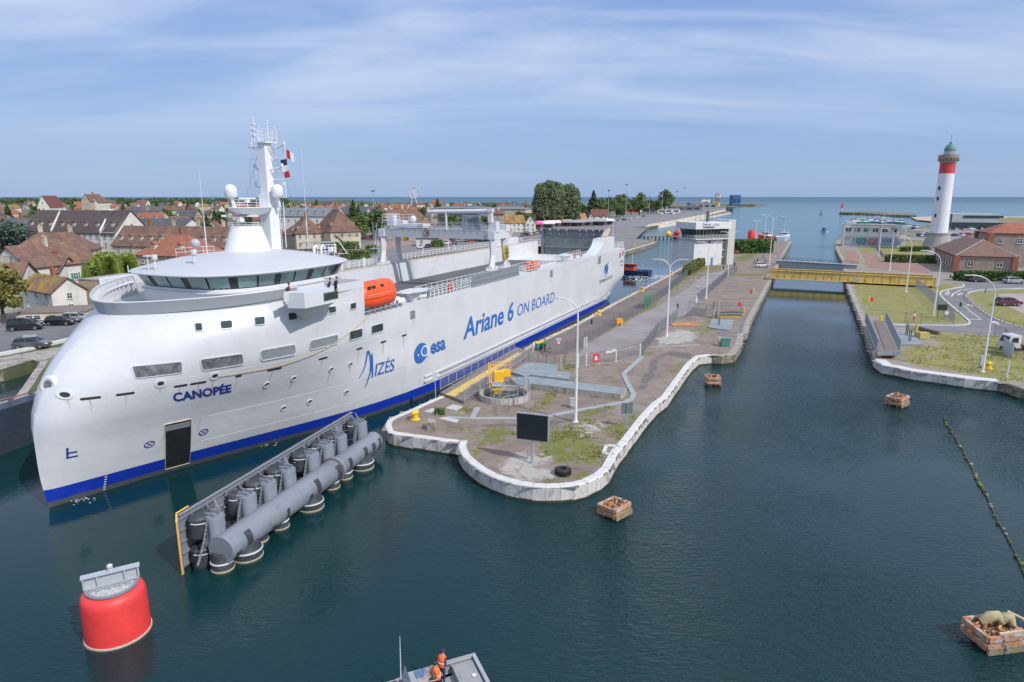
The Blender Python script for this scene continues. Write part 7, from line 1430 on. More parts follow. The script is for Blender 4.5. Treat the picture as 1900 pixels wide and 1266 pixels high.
tp = {}
for k, (kind, h, w_, lf) in enumerate((('round', 9, 9, 0), ('round', 8, 9, 1), ('round', 6, 7, 2), ('conifer', 12, 8, 0), ('round', 10, 8, 1), ('poplar', 20, 12, 4))): tp[k] = tree_of(tree(kind, 'p', (0, 0, -600), h, w_, LEAF[lf], 2600, 60+k, sz=.34 if k < 5 else .6))
TN = ['dark bushy tree', 'mid-green bushy tree', 'low yellow-green tree', 'dark conifer', 'tall green tree', 'tall poplar']
hand = [(665,300,1.4,4,'beside the cream inn'),(690,318,1.6,0,'right of the cream inn'),(655,430,1.5,3,'behind the cream inn roof'),(700,440,1.3,0,'behind the stone-fronted building'),(712,445,1.2,0,'next along behind the stone-fronted building'),(812,640,1.5,3,'alone against the sea under the far skyline'),(860,420,1.3,2,'above the gantry girder'),(880,425,1.4,2,'right above the gantry girder'),(835,410,1.2,1,'left above the gantry girder'),(905,430,1.2,1,'beside the crane jib'),(950,440,1.1,1,'left of the slate shed'),(965,450,1.2,0,'behind the slate shed'),(985,460,1.1,1,'left foot of the poplars'),(1077,560,1.7,0,'right foot of the poplars'),(1101,600,2.1,3,'dark pointed one right of the poplars'),(1090,620,1.5,1,'between poplars and pointed conifer'),(1117,640,2.0,4,'behind the dark red roof'),(1130,660,2.1,4,'left of the terminal mast'),(1145,680,2.3,4,'at the terminal mast'),(1157,700,2.4,4,'right of the terminal mast'),(1172,760,1.9,0,'left part of the terminal grove'),(1187,770,2.6,4,'middle of the terminal grove'),(1203,800,1.9,0,'low in the terminal grove'),(1220,810,2.1,1,'right of the low grove'),(1233,820,3.0,4,'right end of the terminal grove'),(1150,640,1.3,0,'low beside the terminal mast'),(1064,520,.9,0,'behind the orange roof'),(700,620,1.3,0,'left of the ferris wheel'),(80,330,1.1,0,'behind the apartment roofs'),(105,345,1.4,2,'yellowing behind the apartment roofs'),(122,350,1.4,0,'right of the yellowing tree'),(180,360,1.5,0,'behind the white party wall'),(50,380,1.3,1,'on the left behind the apartments'),(310,420,1.3,4,'bright green in the middle town'),(255,360,1.2,2,'behind the slate building'),(500,400,1.6,0,'left of the mast'),(530,420,1.4,0,'right of the mast'),(560,470,1.6,0,'behind the slate long building')]
for x, d, s, k, w_ in hand: dup(tp[k], (pat(x, 380, d).x, d, 1.6), random.uniform(0, 6), '%s %s' % (TN[k], w_), 'trees of the town', s)
for ri, d in enumerate((290, 350, 410, 480, 570, 680, 820, 980, 1150)):
    n = 11 if ri < 2 else 13; c = 0
    for i in range(n):
        px = -30+(1010+30)*(i+random.uniform(.1, .9))/n if ri > 2 else -30+560*(i+random.uniform(.1, .9))/n
        k = random.choice((0, 0, 1, 4, 3, 2)); dd_ = d*random.uniform(.95, 1.05); x = (px-950)/1220*dd_
        if any((Vector((x, dd_, 0))-Vector((p_.x+5, p_.y+4, 0))).length < 8 for p_ in placed): continue
        dup(tp[k], (x, dd_, 1.6), random.uniform(0, 6), '%s, %s from left in the %s line of town trees' % (TN[k], ORD[c], ROWN[ri]), 'trees of the town', random.uniform(.65, 1.1)*(1+ri*.04)); c += 1
# bushes and hedges near
def bush(label, loc, L, W, H_, leaf, n=1200, rz=0, sz=.16, name='bush', cat='bush'):
    rnd = random.Random(int(L*77+W*13)); b = MB(); b.box((0, 0, H_*.35), (L*.85, W*.7, H_*.7))
    for _ in range(n):
        p = Vector((rnd.uniform(-L/2, L/2), rnd.uniform(-W/2, W/2), rnd.uniform(.05, 1)*H_)); f = rnd.randrange(3)
        if f == 0: p.z = H_*rnd.uniform(.85, 1.08)
        elif f == 1: p.y = -W/2*rnd.uniform(.85, 1.1)
        else: p.x = L/2*rnd.uniform(.85, 1.1)*rnd.choice((-1, 1))
        u = Vector((rnd.gauss(0,1), rnd.gauss(0,1), rnd.gauss(0,1))).normalized()*sz*rnd.uniform(.6, 1.4); v = u.cross(Vector((rnd.gauss(0,1), rnd.gauss(0,1), rnd.gauss(0,1)))).normalized()*sz; b.add([p-u-v, p+u-v*.6, p+u*.7+v, p-u*.6+v], [(0,1,2,3)])
    o = b.build(name, leaf); o.location = loc; o.rotation_euler = (0, 0, rz); return tag(o, label, cat)
HEDGE = mat('hedge_green', (.08, .15, .035), .85, var=.35, sc=1.5); p5g = lambda x, y: at(1400+x/3.8, 460+y/3.8); p3g = lambda x, y: at(1240+x/5.588, 340+y/5.588); p4g = lambda x, y: at(1500+x/4.085, 250+y/4.085)
def hedge(a, c, W, H_, label, n=2500, leaf=HEDGE, sz=.22): d = c-a; m_ = (a+c)/2; bush(label, (m_.x, m_.y, 1.2), d.length, W, H_, leaf, n, math.atan2(d.y, d.x), sz, 'hedge', 'hedge')
hedge(p5g(1440,230), p5g(2080,235), 2.2, 2.2, 'long clipped green hedge along the road in front of the brick building', 5000); hedge(p4g(600,965), p4g(985,975), 2.5, 2.2, 'dark clipped hedge behind the red path', 3500, LEAF[1]); hedge(p4g(715,885), p4g(890,882), 3, 1.6, 'small hedge at the foot of the lighthouse', 1500)
bush('big green bushes on the island beyond the control tower', tuple(p3g(870,720)), 13, 6, 4.5, HEDGE, 2600, .2, .35); hedge(p3g(190,950), p3g(340,850), 2.4, 2.2, 'green hedge beside the control tower at the lock edge', 1800, mat('hedge_olive', (.14,.17,.05), .85, var=.25)); bush('small weedy bush behind the yellow bollard', tuple(at(816,768)), .9, .8, .5, HEDGE, 160, 0, .08)
for x, y, L, lab in ((660,480,9,'grey-green shrubs on the town quay behind the railing'),(640,462,10,'low green planting by the roundabout'),(790,452,4,'small round shrub below the gantry beam'),(690,470,4,'square clipped shrub on the town quay'),(812,458,4,'green shrub right of the kiosk')): p = at(x, y, 1.6); bush(lab, tuple(p), L, 5, 2.6, LEAF[1], 900, .2, .3)
# grass tufts on the near ground
from mathutils import noise as mnoise
rnd = random.Random(9); b = MB(); G_ = []
for pl in g_isl[:8]: G_.append(pl)
for pl in g_isl[:12]+g_r[1:2]:
    xs = [p.x for p in pl]; ys = [p.y for p in pl]; ar = (max(xs)-min(xs))*(max(ys)-min(ys)); k = 0
    for _ in range(int(min(5000, ar*22))):
        p = (rnd.uniform(min(xs), max(xs)), rnd.uniform(min(ys), max(ys)))
        if not inside(p, pl) or edge_dist(p, pl) < rnd.uniform(-.2, .8) or not inside(p, ISL if p[0] < 30 else RL): continue
        if mnoise.noise(Vector((p[0]*.35, p[1]*.35, 0)))+.6*mnoise.noise(Vector((p[0]*1.3, p[1]*1.3, 5))) < .05: continue
        for _q in range(3):
            a = rnd.uniform(0, 6.28); h = rnd.uniform(.05, .2); dx, dy = .05*math.cos(a), .05*math.sin(a); q = (p[0]+rnd.uniform(-.1, .1), p[1]+rnd.uniform(-.1, .1)); b.add([(q[0]-dx, q[1]-dy, 1.18), (q[0]+dx, q[1]+dy, 1.18), (q[0]+rnd.uniform(-.08, .08), q[1]+rnd.uniform(-.08, .08), 1.19+h)], [(0,1,2)], rnd.choice((0,0,1)))
tag(b.build('grass', [mat('grass_blade', (.17,.20,.05), .9, var=.2, sc=.5), mat('grass_dry', (.33,.29,.13), .9, var=.2, sc=.5)]), kind='stuff')
# far wooded ridge on the left
b = MB(); n = 50; pts = []
for i in range(n+1): x = -2200+2200*i/n; pts.append((x, 1650+120*math.sin(i*.4), 9+5*math.sin(i*.37)+3*math.sin(i*1.1)))
b.add([(x, y-350, 1.5) for x, y, z in pts]+[(x, y, max(1.6, z*min(1, (n-i)/8))) for i, (x, y, z) in enumerate(pts)]+[(x, y+400, 1.5) for x, y, z in pts], [(r_*(n+1)+i, r_*(n+1)+i+1, (r_+1)*(n+1)+i+1, (r_+1)*(n+1)+i) for r_ in range(2) for i in range(n)]); tag(b.build('hill', mat('far_hill', (.07,.09,.04), .95, var=.3, sc=.01)), kind='structure')
rnd = random.Random(12); b = MB()
for i in range(360):
    px = rnd.uniform(-60, 545) if i % 4 else rnd.uniform(545, 960); d = rnd.uniform(1350, 1700); x = (px-950)/1220*d; k = .8 if px < 545 else .35; f = (x+2200)/2200*n; zz = 10*k if px < 545 else 2; r_ = rnd.uniform(4, 7.5)
    for _ in range(26):
        u = Vector((rnd.gauss(0,1), rnd.gauss(0,1), rnd.gauss(0,1))).normalized(); p = Vector((x, d, zz+r_*.9*k))+Vector((u.x*r_, u.y*r_, u.z*r_*.75*k)); u2 = Vector((rnd.gauss(0,1), .3, rnd.gauss(0,1))).normalized()*2.2; v2 = u2.cross(Vector((0,1,0))).normalized()*2; b.add([p-u2-v2, p+u2-v2, p+u2+v2, p-u2+v2], [(0,1,2,3)])
tag(b.build('far_woodland', LEAF[0]), kind='stuff')
def rmt(t_):
    for c in t_[1]: rmt(c)
    bpy.data.objects.remove(t_[0])
for k in tp: rmt(tp[k])
# ---------------- control tower ----------------
a, c = at(1286,494), at(1338,491.5); dd = c-a; t = thing('control_tower', 'white lock control tower with glazed cabin, balcony and lettered fascia', 'control tower', tuple(a), math.atan2(dd.y, dd.x)); W_ = dd.length
TWH = mat('tower_concrete', (.66,.66,.66), .8, var=.05, sc=.5, c2=(.56,.56,.56), s2=.4, t2=.6)
b = MB(); b.prism([(0,0),(W_,0),(W_,8),(0,8)], 0, 8.1); b.build('wall', TWH, t)
b = MB(); b.prism([(-.6,-1.3),(W_+1.2,-1.3),(W_+1.2,8),(-.6,8)], 8.0, 8.25); bal = b.build('balcony', TWH, t); b = MB(); railing(b, [(-1.4,-1.3),(W_+1.2,-1.3),(W_+1.2,2)], 8.25, 1.1, .045, 1.2, 3); railing(b, [(-1.4,-1.3),(-1.4,3)], 8.25, 1.1, .045, 1.2, 3); b.build('railing', RAILM, bal)
b = MB(); b.add([(.8,.4,8.25),(W_-.3,.4,8.25),(W_+.6,-.5,11.2),(0,-.5,11.2),(.8,7,8.25),(W_-.3,7,8.25),(W_+.6,7.6,11.2),(0,7.6,11.2)], [(0,1,2,3),(1,5,6,2),(4,0,3,7)]); cabn = b.build('cabin_glazing', GLASS, t)
b = MB()
for k in range(9): f = k/8; x0, x1 = .8+(W_-1.1)*f, 0+(W_+.6)*f; b.tube([(x0,.36,8.25),(x1,-.54,11.2)], .06, 4)
b.tube([(.8,.36,9.1),(W_-.3,.36,9.1)], .05, 4); b.build('mullions', WHITE, cabn)
b = MB(); b.prism([(-1.3,-1.9),(W_+1.7,-1.7),(W_+2.1,8),(-1.3,8)], 11.2, 13.2); fa = b.build('fascia', TWH, t)
text_on('Ports de', (1.3,-1.93,12.25), (2.9,.04,0), (0,0,.75), 'lettering', LETN, fa); text_on('NORMANDIE', (1.3,-1.93,11.5), (4.2,.06,0), (0,0,.5), 'lettering', LETN, fa, .03); text_on('CAEN-OUISTREHAM', (5.0,-1.88,12.45), (2.4,.035,0), (0,0,.26), 'lettering', LETN, fa); text_on('CHERBOURG DIEPPE', (5.4,-1.88,12.1), (2.0,.03,0), (0,0,.22), 'lettering', LETN, fa)
b = MB(); b.box((W_+2.9,4,6.9), (2.6,9,13.8)); b.build('stair_slab', mat('ribbed_concrete', (.52,.51,.49), .85, var=.08), t)
b = MB()
for z in (2.3,4.6,6.9): b.box((W_+.8,2,z), (1.6,3,.25))
b.box((W_+1.1,5,4), (.9,.4,8)); b.build('stair_landing', TWH, t)
b = MB()
for x,h,r in ((1.5,17.5,.05),(3.3,17.8,.05),(4.8,17,.05),(7.6,16.5,.05)): b.tube([(x,2,13.2),(x,2,h)], r, 5)
b.box((6,2,14.8), (.7,.7,3.2)); b.build('roof_antennas', DGREY, t); b = MB(); b.box((5.6,-.03,7.2), (.5,.04,.9)); b.build('window', GLASS, t); b = MB(); b.box((6.9,-.06,1.2), (.8,.06,2.4)); b.build('door', mat('poster_blue',(.10,.22,.38),.6), t)
# ---------------- lighthouse ----------------
p = at(1737, 464); t = thing('lighthouse', 'tall white lighthouse with red band, stone gallery and green dome', 'lighthouse', (p.x, p.y, 1.2))
SH = .8
b = MB(); b.lathe([(5.6,0),(5.3,1.0),(4.5,3.5),(4.15,6.1),(4.4,6.3),(4.4,6.9),(3.4,7.0)], n=36); b.build('stone_base', mat('lighthouse_stone',(.38,.36,.34),.9,var=.15,sc=1,bump=.4,c2=(.3,.28,.26),s2=.8,t2=.58), t, smooth=True)
b = MB(); b.lathe([(3.15,6.9),(2.95,14),(2.8,22),(2.68,29.6)], n=36); sh = b.build('white_shaft', mat('lighthouse_white',(.70,.71,.74),.6,var=.04,sc=.3), t, smooth=True)
for z, a in ((20, 200), (13.5, 200), (24,200)): b = MB(); b.box((2.9*math.cos(R(a)), 2.9*math.sin(R(a)), z), (.4,.7,1.3), rz=R(a)); b.build('window', DARKP, sh)
b = MB(); b.lathe([(2.72,29.6),(2.68,29.9),(2.62,33.3),(2.8,33.5)], n=36); b.build('red_band', mat('lighthouse_red',(.52,.05,.06),.6,var=.08), t, smooth=True)
b = MB(); b.lathe([(2.75,33.4),(2.85,34.2),(3.3,34.9),(3.55,35.3),(3.55,36.5),(3.3,36.5),(3.3,35.5),(.5,35.5)], n=32)
for k in range(18): a = R(k*20); b.box((3.1*math.cos(a), 3.1*math.sin(a), 34.6), (.9,.3,.9), rz=a)
b.build('gallery', mat('gallery_stone',(.30,.25,.21),.9,var=.15,sc=1), t)
b = MB(); b.lathe([(1.75,35.5),(1.75,38.3)], n=16); ln = b.build('lantern_glass', mat('lantern_glass',(.35,.40,.42),.1), t); b = MB()
for k in range(12): a = R(k*30); b.tube([(1.78*math.cos(a),1.78*math.sin(a),35.5),(1.78*math.cos(a),1.78*math.sin(a),38.4)], .06, 4)
railing(b, [(2.3*math.cos(R(a)),2.3*math.sin(R(a))) for a in range(0,361,30)], 36.4, .8, .04, 1.2, 2); b.build('lantern_bars', WHITE, ln)
b = MB(); b.lathe([(1.95,38.3),(1.95,38.6),(1.85,38.9),(1.4,39.9),(.7,40.5),(.5,40.7),(.5,41.2),(.1,41.5)], n=24); b.tube([(0,0,41.4),(0,0,44)], .07, 5); b.build('dome', mat('copper_green',(.08,.22,.17),.6,var=.12), t, smooth=True)
# ---------------- brick buildings ----------------
BRW = mat('pump_house_render', (.33,.27,.23), .9, var=.12, sc=.6, c2=(.27,.22,.19), s2=.5, t2=.58); BTILE = mat('brick_brown_tile', (.20,.12,.10), .9, var=.15, sc=.6, bump=.4, bsc=3)
v = Vector((.92,-.39,0)); h1 = house('long brick-cornered building with brown hipped roof beside the lighthouse', (124, 184, 1.2), math.atan2(v.y, v.x), 13.5, 33, 4.9, 4.0, 'hip', BRW, BTILE, floors=1, chim=0, wsp=4.8, ww=1.3, cat='building', name='brick_building')
b = MB()
for i in range(9): b.box((-.06, 2+i*3.6, 2.6), (.14,2.1,3.3))
b.build('brick_window_surround', BRK, h1)
for i in range(9): win_obj(h1, (-.15, 2+i*3.6, 2.7), (-1,0), 1.2, 2.4)
b = MB()
for x, y in ((0,0),(13.5,0)): b.box((x, y, 2.4), (1.3,1.3,5.0))
b.box((6.75,-.05,4.75), (13.4,.12,.5))
for i in range(2): b.box((13.5*(i+.5)/2, 0, 2.7), (2.0,.05,2.2))
b.build('brick_quoins', BRK, h1); b = MB(); b.tube([(0-.4,-.4,4.85),(6.75,5.7,8.95)], .12, 4); b.tube([(13.9,-.4,4.85),(6.75,5.7,8.95)], .12, 4); b.build('ridge_flashing', mat('ridge_pale',(.42,.38,.36),.8), [c for c in kids(h1) if c.name.startswith('roof')][0])
p0 = pat(1838, 440, 200); h2 = house('square brick-cornered building with orange-red pyramid roof at the right edge', (p0.x, p0.y, 1.2), -.35, 15, 13, 10.2, 2.9, 'hip', BRW, TILR, floors=2, chim=0, wsp=5, ww=1.3, cat='building', name='brick_building')
b = MB()
for x, y in ((0,0),(15,0),(0,13)): b.box((x, y, 5.1), (1.5,1.5,10.2))
b.box((7.5,-.05,10), (14,.12,.5)); b.build('brick_quoins', BRK, h2)
h3 = bld('white two-storey harbour building with painted ground-floor panels', 1567, 418, 284, 1669, 276, 12, 0, 'flat', TWH, CONC, floors=2, chim=0, wsp=3.2, ww=2.2, name='harbour_building', cat='building'); L3 = 24
for i, (x, m_) in enumerate(((2.2, GALV), (6.7, mat('mural_teal',(.10,.28,.33),.7,var=.5,sc=.6)), (11.2, mat('mural_pink',(.38,.22,.24),.7,var=.4,sc=.6,c2=(.5,.1,.1),s2=.8,t2=.55)), (15.6, mat('mural_blue',(.10,.22,.40),.7,var=.5,sc=.5,c2=(.35,.42,.45),s2=.4,t2=.52)), (20, GALV))): b = MB(); b.box((x,-.2,1.9), (3.9,.1,2.7)); b.build('painted_panel', m_, h3)
b = MB()
for i in range(6): b.box((.1+i*4.55,-.25,4.4), (.3,.4,8.2))
b.box((11.5,-.25,4.0), (23.2,.35,.35)); b.box((11.5,-.25,8.0), (23.4,.4,1.0)); b.build('facade_frame', TWH, h3); text_on('LES ÉCLUSES DE LA MER', (13.5,-.47,7.75), (8.5,0,0), (0,0,.5), 'lettering', DGREY, h3)
h4 = bld('modern pale marina building with dark glazed ground floor near the beach', 1768, 398, 437, 1855, 428, 20, 0, 'flat', mat('panel_grey',(.45,.46,.46),.7), mat('panel_grey',(.45,.46,.46)), floors=1, wins=False, chim=0, name='marina_building', cat='building'); b = MB(); b.box((15,-.15,2.2), (30,.2,3.6)); b.box((17,-.15,7.6), (22,.2,1.5)); b.box((-.2,8,5), (.3,14,8)); b.build('glazing', GLASS, h4)
# ---------------- cars ----------------
TYRE = mat('tyre_black', (.02,.02,.022), .8); RIM = mat('wheel_rim', (.35,.36,.38), .35, .7)
CARP = {n: mat('car_'+n, c, .3, .3 if n != 'white' else 0, var=.02) for n, c in {'grey': (.10,.105,.12), 'black': (.02,.021,.025), 'silver': (.42,.44,.46), 'white': (.62,.63,.64), 'red': (.35,.03,.03), 'blue': (.03,.06,.16), 'maroon': (.11,.035,.055), 'darkgrey': (.06,.062,.07)}.items()}
for m_ in CARP.values(): m_.node_tree.nodes['Principled BSDF'].inputs['Coat Weight'].default_value = .7
def make_car(label, kind='hatch'):
    t = thing('car', label, 'car'); b = MB(); up = {'hatch': [(-1.95,.78),(-1.85,.95),(-1.55,1.42),(-.6,1.5),(.35,1.44),(1.15,.97),(1.95,.8)], 'van': [(-2.1,.8),(-2.05,1.1),(-1.9,1.68),(-.4,1.74),(.75,1.62),(1.5,1.05),(2.1,.85)]}[kind]; xe = up[-1][0]+.12; xs_ = up[0][0]-.08
    low = [(xs_,.32),(xs_,.75)]+up[:2]+[(up[-2][0],up[-2][1])]+[up[-1],(xe,.62),(xe-.02,.3)]
    def ringp(pr, y): return [(x, y, z) for x, z in pr]
    rings = [ringp([(x*.97, .36+(z-.36)*.9) for x, z in low], -.86), ringp(low, -.80), ringp(low, .80), ringp([(x*.97, .36+(z-.36)*.9) for x, z in low], .86)]
    loft(b, rings); n = len(low); b.add(rings[0], [tuple(range(n-1,-1,-1))]); b.add(rings[-1], [tuple(range(n))])
    rf = up[2:5]; b.add([(x, y, z+.03) for x, z in rf for y in (-.58,.58)]+[(x, y, z-.05) for x, z in rf for y in (-.6,.6)], [(0,2,3,1),(2,4,5,3),(0,6,8,2),(2,8,10,4),(1,3,9,7),(3,5,11,9),(0,1,7,6),(4,10,11,5)])
    for x0, z0, x1, z1 in ((up[2][0],up[2][1],up[1][0],up[1][1]),(-.4,up[3][1]-.02,-.4,.95),(up[4][0],up[4][1],up[5][0],up[5][1])):
        for sd in (-1,1): b.tube([(x0,sd*.6,z0),(x1,sd*.78,z1)], .045, 4)
    body = b.build('body', CARP['grey'], t, smooth=True, ang=30)
    g = MB(); gp = [up[1],up[2],up[3],up[4],up[5]]; g.add([(x*.985, -.76+.17*((z-.9)/.55), z-.02) for x, z in gp]+[(x*.985, .76-.17*((z-.9)/.55), z-.02) for x, z in gp], [(0,1,2,3,4),(9,8,7,6,5),(0,5,6,1),(3,8,9,4)]); g.build('windows', mat('car_glass',(.02,.025,.03),.06), t)
    w_ = MB(); w_.tube([(0,-.1,0),(0,.1,0)], .32, 16); wo = None
    for x in (xs_+.75, xe-.82):
        for y in (-.78,.78):
            if wo is None: wo = w_.build('wheel', TYRE, t); r_ = MB(); r_.tube([(0,-.115,0),(0,.115,0)], .2, 12); ro = r_.build('rim', RIM, wo); q = wo
            else: q = wo.copy(); col.objects.link(q); q.parent = t; r2 = ro.copy(); col.objects.link(r2); r2.parent = q
            q.location = (x, y, .32)
    for nm, x, m_ in (('headlight', xe-.02, mat('headlight',(.6,.62,.65),.15)), ('tail_light', xs_-.0, mat('tail_light',(.35,.01,.015),.3))):
        for y in (-.62,.62): l_ = MB(); l_.box((x,y,.68), (.1,.3,.16)); l_.build(nm, m_, t)
    pl = MB(); pl.box((xs_-.03,0,.6), (.02,.5,.11)); pl.build('number_plate', WHITE, t)
    return t
c1_ = make_car('x'); c2_ = make_car('y', 'van'); CT1, CT2 = tree_of(c1_), tree_of(c2_)
c1_.location = (0,0,-700); c2_.location = (0,0,-700)
GP = 'cars parked around the harbour'
def car(px, py, z, rz, colr, label, kind=1, s=1.05): return dup(CT1 if kind == 1 else CT2, tuple(at(px, py, z))[:2]+(z,), rz, label, GP, s, {'car_grey': CARP[colr]})
cc = car(60, 646, 1.62, .22, 'grey', 'dark grey hatchback with roof box driving on the quay road'); b = MB(); b.box((-.1,0,1.66), (1.5,.7,.26), taper=.85); b.build('roof_box', CARP['silver'], cc)
car(48, 612, 1.62, .35, 'black', 'black people carrier parked at the left end of the garages', 2); car(113, 603, 1.62, .1, 'black', 'black hatchback parked before the garages'); car(141, 597, 1.62, .15, 'silver', 'silver car parked at the right end of the garages')
car(1815, 523, 1.22, .05, 'darkgrey', 'dark estate car on the road before the hedge'); car(1880, 526, 1.22, .02, 'silver', 'grey hatchback at the right edge before the hedge', s=1.1); car(1870, 567, 1.22, .0, 'maroon', 'dark red hatchback parked beside the green oval', s=1.1)
car(1413, 496, 1.22, .15, 'white', 'white estate car on the island by the yellow bridge'); car(1367, 470, 1.22, 1.2, 'red', 'small red car beside the control tower', s=.95); car(1371, 463, 1.22, 1.2, 'white', 'white van-like car beyond the red one', 2)
RC = random.Random(4); cols = ['grey','black','silver','white','red','blue','darkgrey','white','silver']; used_l = {}
rowsC = [((565,478),(640,470),6,'the quay road behind the bridge roof'),((640,447),(700,440),6,'the inn car park'),((600,463),(660,452),4,'the roadside below the inn'),((775,462),(850,452),6,'the quay parking right of the gantry legs'),((800,457),(835,452),3,'the kiosk parking'),((835,450),(930,446),8,'the middle parking row'),((860,444),(940,438),7,'the far parking row'),((966,439),(1005,433),7,'the market car park front row'),((975,431),(1015,426),7,'the market car park back row'),((1018,431),(1030,424),3,'the market car park end'),((1140,412),(1200,402),5,'the terminal road'),((1240,398),(1330,388),8,'the ferry waiting lanes'),((1215,392),(1290,386),7,'the far ferry lanes'),((1700,440),(1880,436),14,'the marina car park'),((1730,428),(1890,425),10,'the far marina car park')]
for (x0,y0),(x1,y1),n,wh in rowsC:
    for i in range(n):
        f = (i+.5)/n; cname = RC.choice(cols); y = y0+(y1-y0)*f+RC.uniform(-.4,.4); z = 1.2 if x0 > 1500 else 1.62
        car(x0+(x1-x0)*f, y, z, RC.choice((1.3,1.5,-1.6,.2)), cname, '%s car, %s from left in %s' % (cname, ORD[i], wh), RC.choice((1,1,2)))
rmt(CT1); rmt(CT2)
# lorry at the right edge
p = at(1885, 650); t = thing('lorry', 'small white flatbed lorry cut by the right edge', 'lorry', tuple(p), .0+math.pi)
b = MB(); pr = [(1.9,.5),(1.95,1.2),(1.6,2.1),(1.4,2.25),(.2,2.25),(.2,.5)]; b.add([(x,-.95,z) for x,z in pr]+[(x,.95,z) for x,z in pr], [tuple(range(5,-1,-1)),tuple(range(6,12))]+[(i,(i+1)%6,6+(i+1)%6,6+i) for i in range(6)]); b.build('cab', CARP['white'], t); b = MB(); b.box((-1.6,0,1.0), (3.4,1.9,.15)); b.box((-1.4,0,.7), (3.6,.8,.2)); b.build('flatbed', mat('wood_brown',(.25,.16,.09),.9), t)
b = MB(); b.add([(1.97,-.8,1.25),(1.97,.8,1.25),(1.64,.75,2.05),(1.64,-.75,2.05)], [(0,1,2,3)]); 
for sd in (-.97,.97): b.add([(.6,sd,1.25),(1.6,sd,1.25),(1.35,sd,1.95),(.6,sd,1.95)], [(0,1,2,3)])
b.build('windows', MATS['car_glass'], t)
for x in (1.2,-1.9):
    for y in (-.85,.85): b = MB(); b.tube([(x,y-.12,.4),(x,y+.12,.4)], .4, 14); w_ = b.build('wheel', TYRE, t); b = MB(); b.tube([(x,y-.13,.4),(x,y+.13,.4)], .2, 10); b.build('rim', RIM, w_)
# ---------------- boats ----------------
def boat(label, loc, rz, L, W, H_, hm, cm, kind='work', mast=4, group=None, cat='boat', name='boat'):
    t = thing(name, label, cat, loc, rz, group); b = MB(); rings = []
    for x, w_, sh_ in ((-L/2,.8,0),(-L/4,1,0),(L/6,.95,.08),(L*.36,.6,.25),(L/2,.04,.5)):
        w2 = W/2*w_; rings.append([(x,-w2,H_*(1+sh_)),(x,-w2*.75,-.2),(x,w2*.75,-.2),(x,w2,H_*(1+sh_)),(x,w2*.9,H_*(1+sh_)-.15),(x,-w2*.9,H_*(1+sh_)-.15)])
    loft(b, rings); b.add(rings[0], [(0,1,2,3,4,5)]); b.build('hull', hm, t)
    b = MB(); b.box((L*.05,0,H_+.8), (L*.3,W*.6,1.9), taper=.85); b.box((L*.05,0,H_+1.8), (L*.34,W*.66,.12)); cb = b.build('cabin', cm, t); b = MB(); b.box((L*.05+.02,0,H_+1.3), (L*.3*.93,W*.6*.93,.5)); b.build('windows', GLASS, cb)
    if mast: b = MB(); b.tube([(0,0,H_+1.8),(0,0,H_+1.8+mast)], .08, 5); b.tube([(-L*.25,0,H_),(-L*.3,0,H_+mast*.6)], .07, 5); b.tube([(-.7,0,H_+1.8+mast*.6),(.7,0,H_+1.8+mast*.6)], .04, 4); b.build('mast', WHITE, t)
    b = MB(); b.tube([(x, y, z+.02) for x, y, z in [r_[0] for r_ in rings]], .12, 5); b.tube([(x, y, z+.02) for x, y, z in [r_[3] for r_ in rings]], .12, 5); b.build('gunwale', BLACK if kind == 'tug' else cm, t); return t
W3 = lambda x, y: tuple(at(x, y, 0))
boat('dark blue tug with orange mast following behind the stern', W3(1172,510), 2.6, 11, 4.2, 1.3, mat('tug_blue',(.02,.04,.13),.5), mat('tug_red',(.5,.07,.03),.5), 'tug', 3, name='tugboat', cat='tug')
boat('orange pilot boat moored beyond the island tip', W3(1424,445), 2.0, 13, 4.5, 2.0, ORANGE, WHITE, mast=3); boat('white trawler with tall mast at the island tip', W3(1454,446), 1.0, 16, 5.5, 2.2, WHITE, WHITE, mast=7); boat('small white boat on the open sea near the right channel', W3(1529,431), 1.8, 6, 2.5, .8, WHITE, BLUEP, mast=2); boat('red boat moored at the far jetty behind the stern', W3(1256,443), 1.8, 9, 4, 1.5, RED, RED, mast=3)
BD = random.Random(8)
for i, (x, y, L) in enumerate(((1582,414,13),(1592,413,10),(1603,415,12),(1613,412,16),(1624,414,11),(1636,416,12),(1648,413,10),(1659,415,14),(1672,416,11),(1686,424,12),(1700,426,13),(1597,409,12),(1640,408,12))): boat('%s moored boat with %s hull behind the white harbour building' % (ORD[i], ('white','blue','green')[i % 3]), W3(x, y), BD.choice((.2,3.0,1.5)), L, 4, 1.5, (WHITE, mat('boat_blue',(.04,.12,.3),.5), mat('boat_green',(.05,.25,.2),.5))[i % 3], WHITE, mast=BD.choice((3,7,9)), group='boats moored in the marina')
WKE = mat('foam', (.75,.78,.80), .8, var=.1)
def foam(name, pts, label=None):
    b = MB(); rnd_ = random.Random(len(pts)+int(pts[0].x))
    for p, r_ in [(q, 1) for q in pts]:
        K_ = .22 if p.y < 90 else 1
        for _ in range(14): x, y = p.x+rnd_.gauss(0,.9)*K_*2, p.y+rnd_.gauss(0,1.1)*K_; a, s_ = rnd_.uniform(0,3.1), K_*rnd_.uniform(.12,.6); k = K_*rnd_.uniform(.1,.3); b.add([(x-s_*math.cos(a),y-s_*math.sin(a),.02),(x+k*math.sin(a),y-k*math.cos(a),.024),(x+s_*math.cos(a),y+s_*math.sin(a),.02),(x-k*math.sin(a),y+k*math.cos(a),.024)], [(0,1,2,3)])
    tag(b.build(name, WKE), kind='stuff')
foam('wake_foam', [at(1185+k*6, 521-k*1.2, 0) for k in range(9)]+[at(1175+k*5, 516-k, 0) for k in range(6)]); 
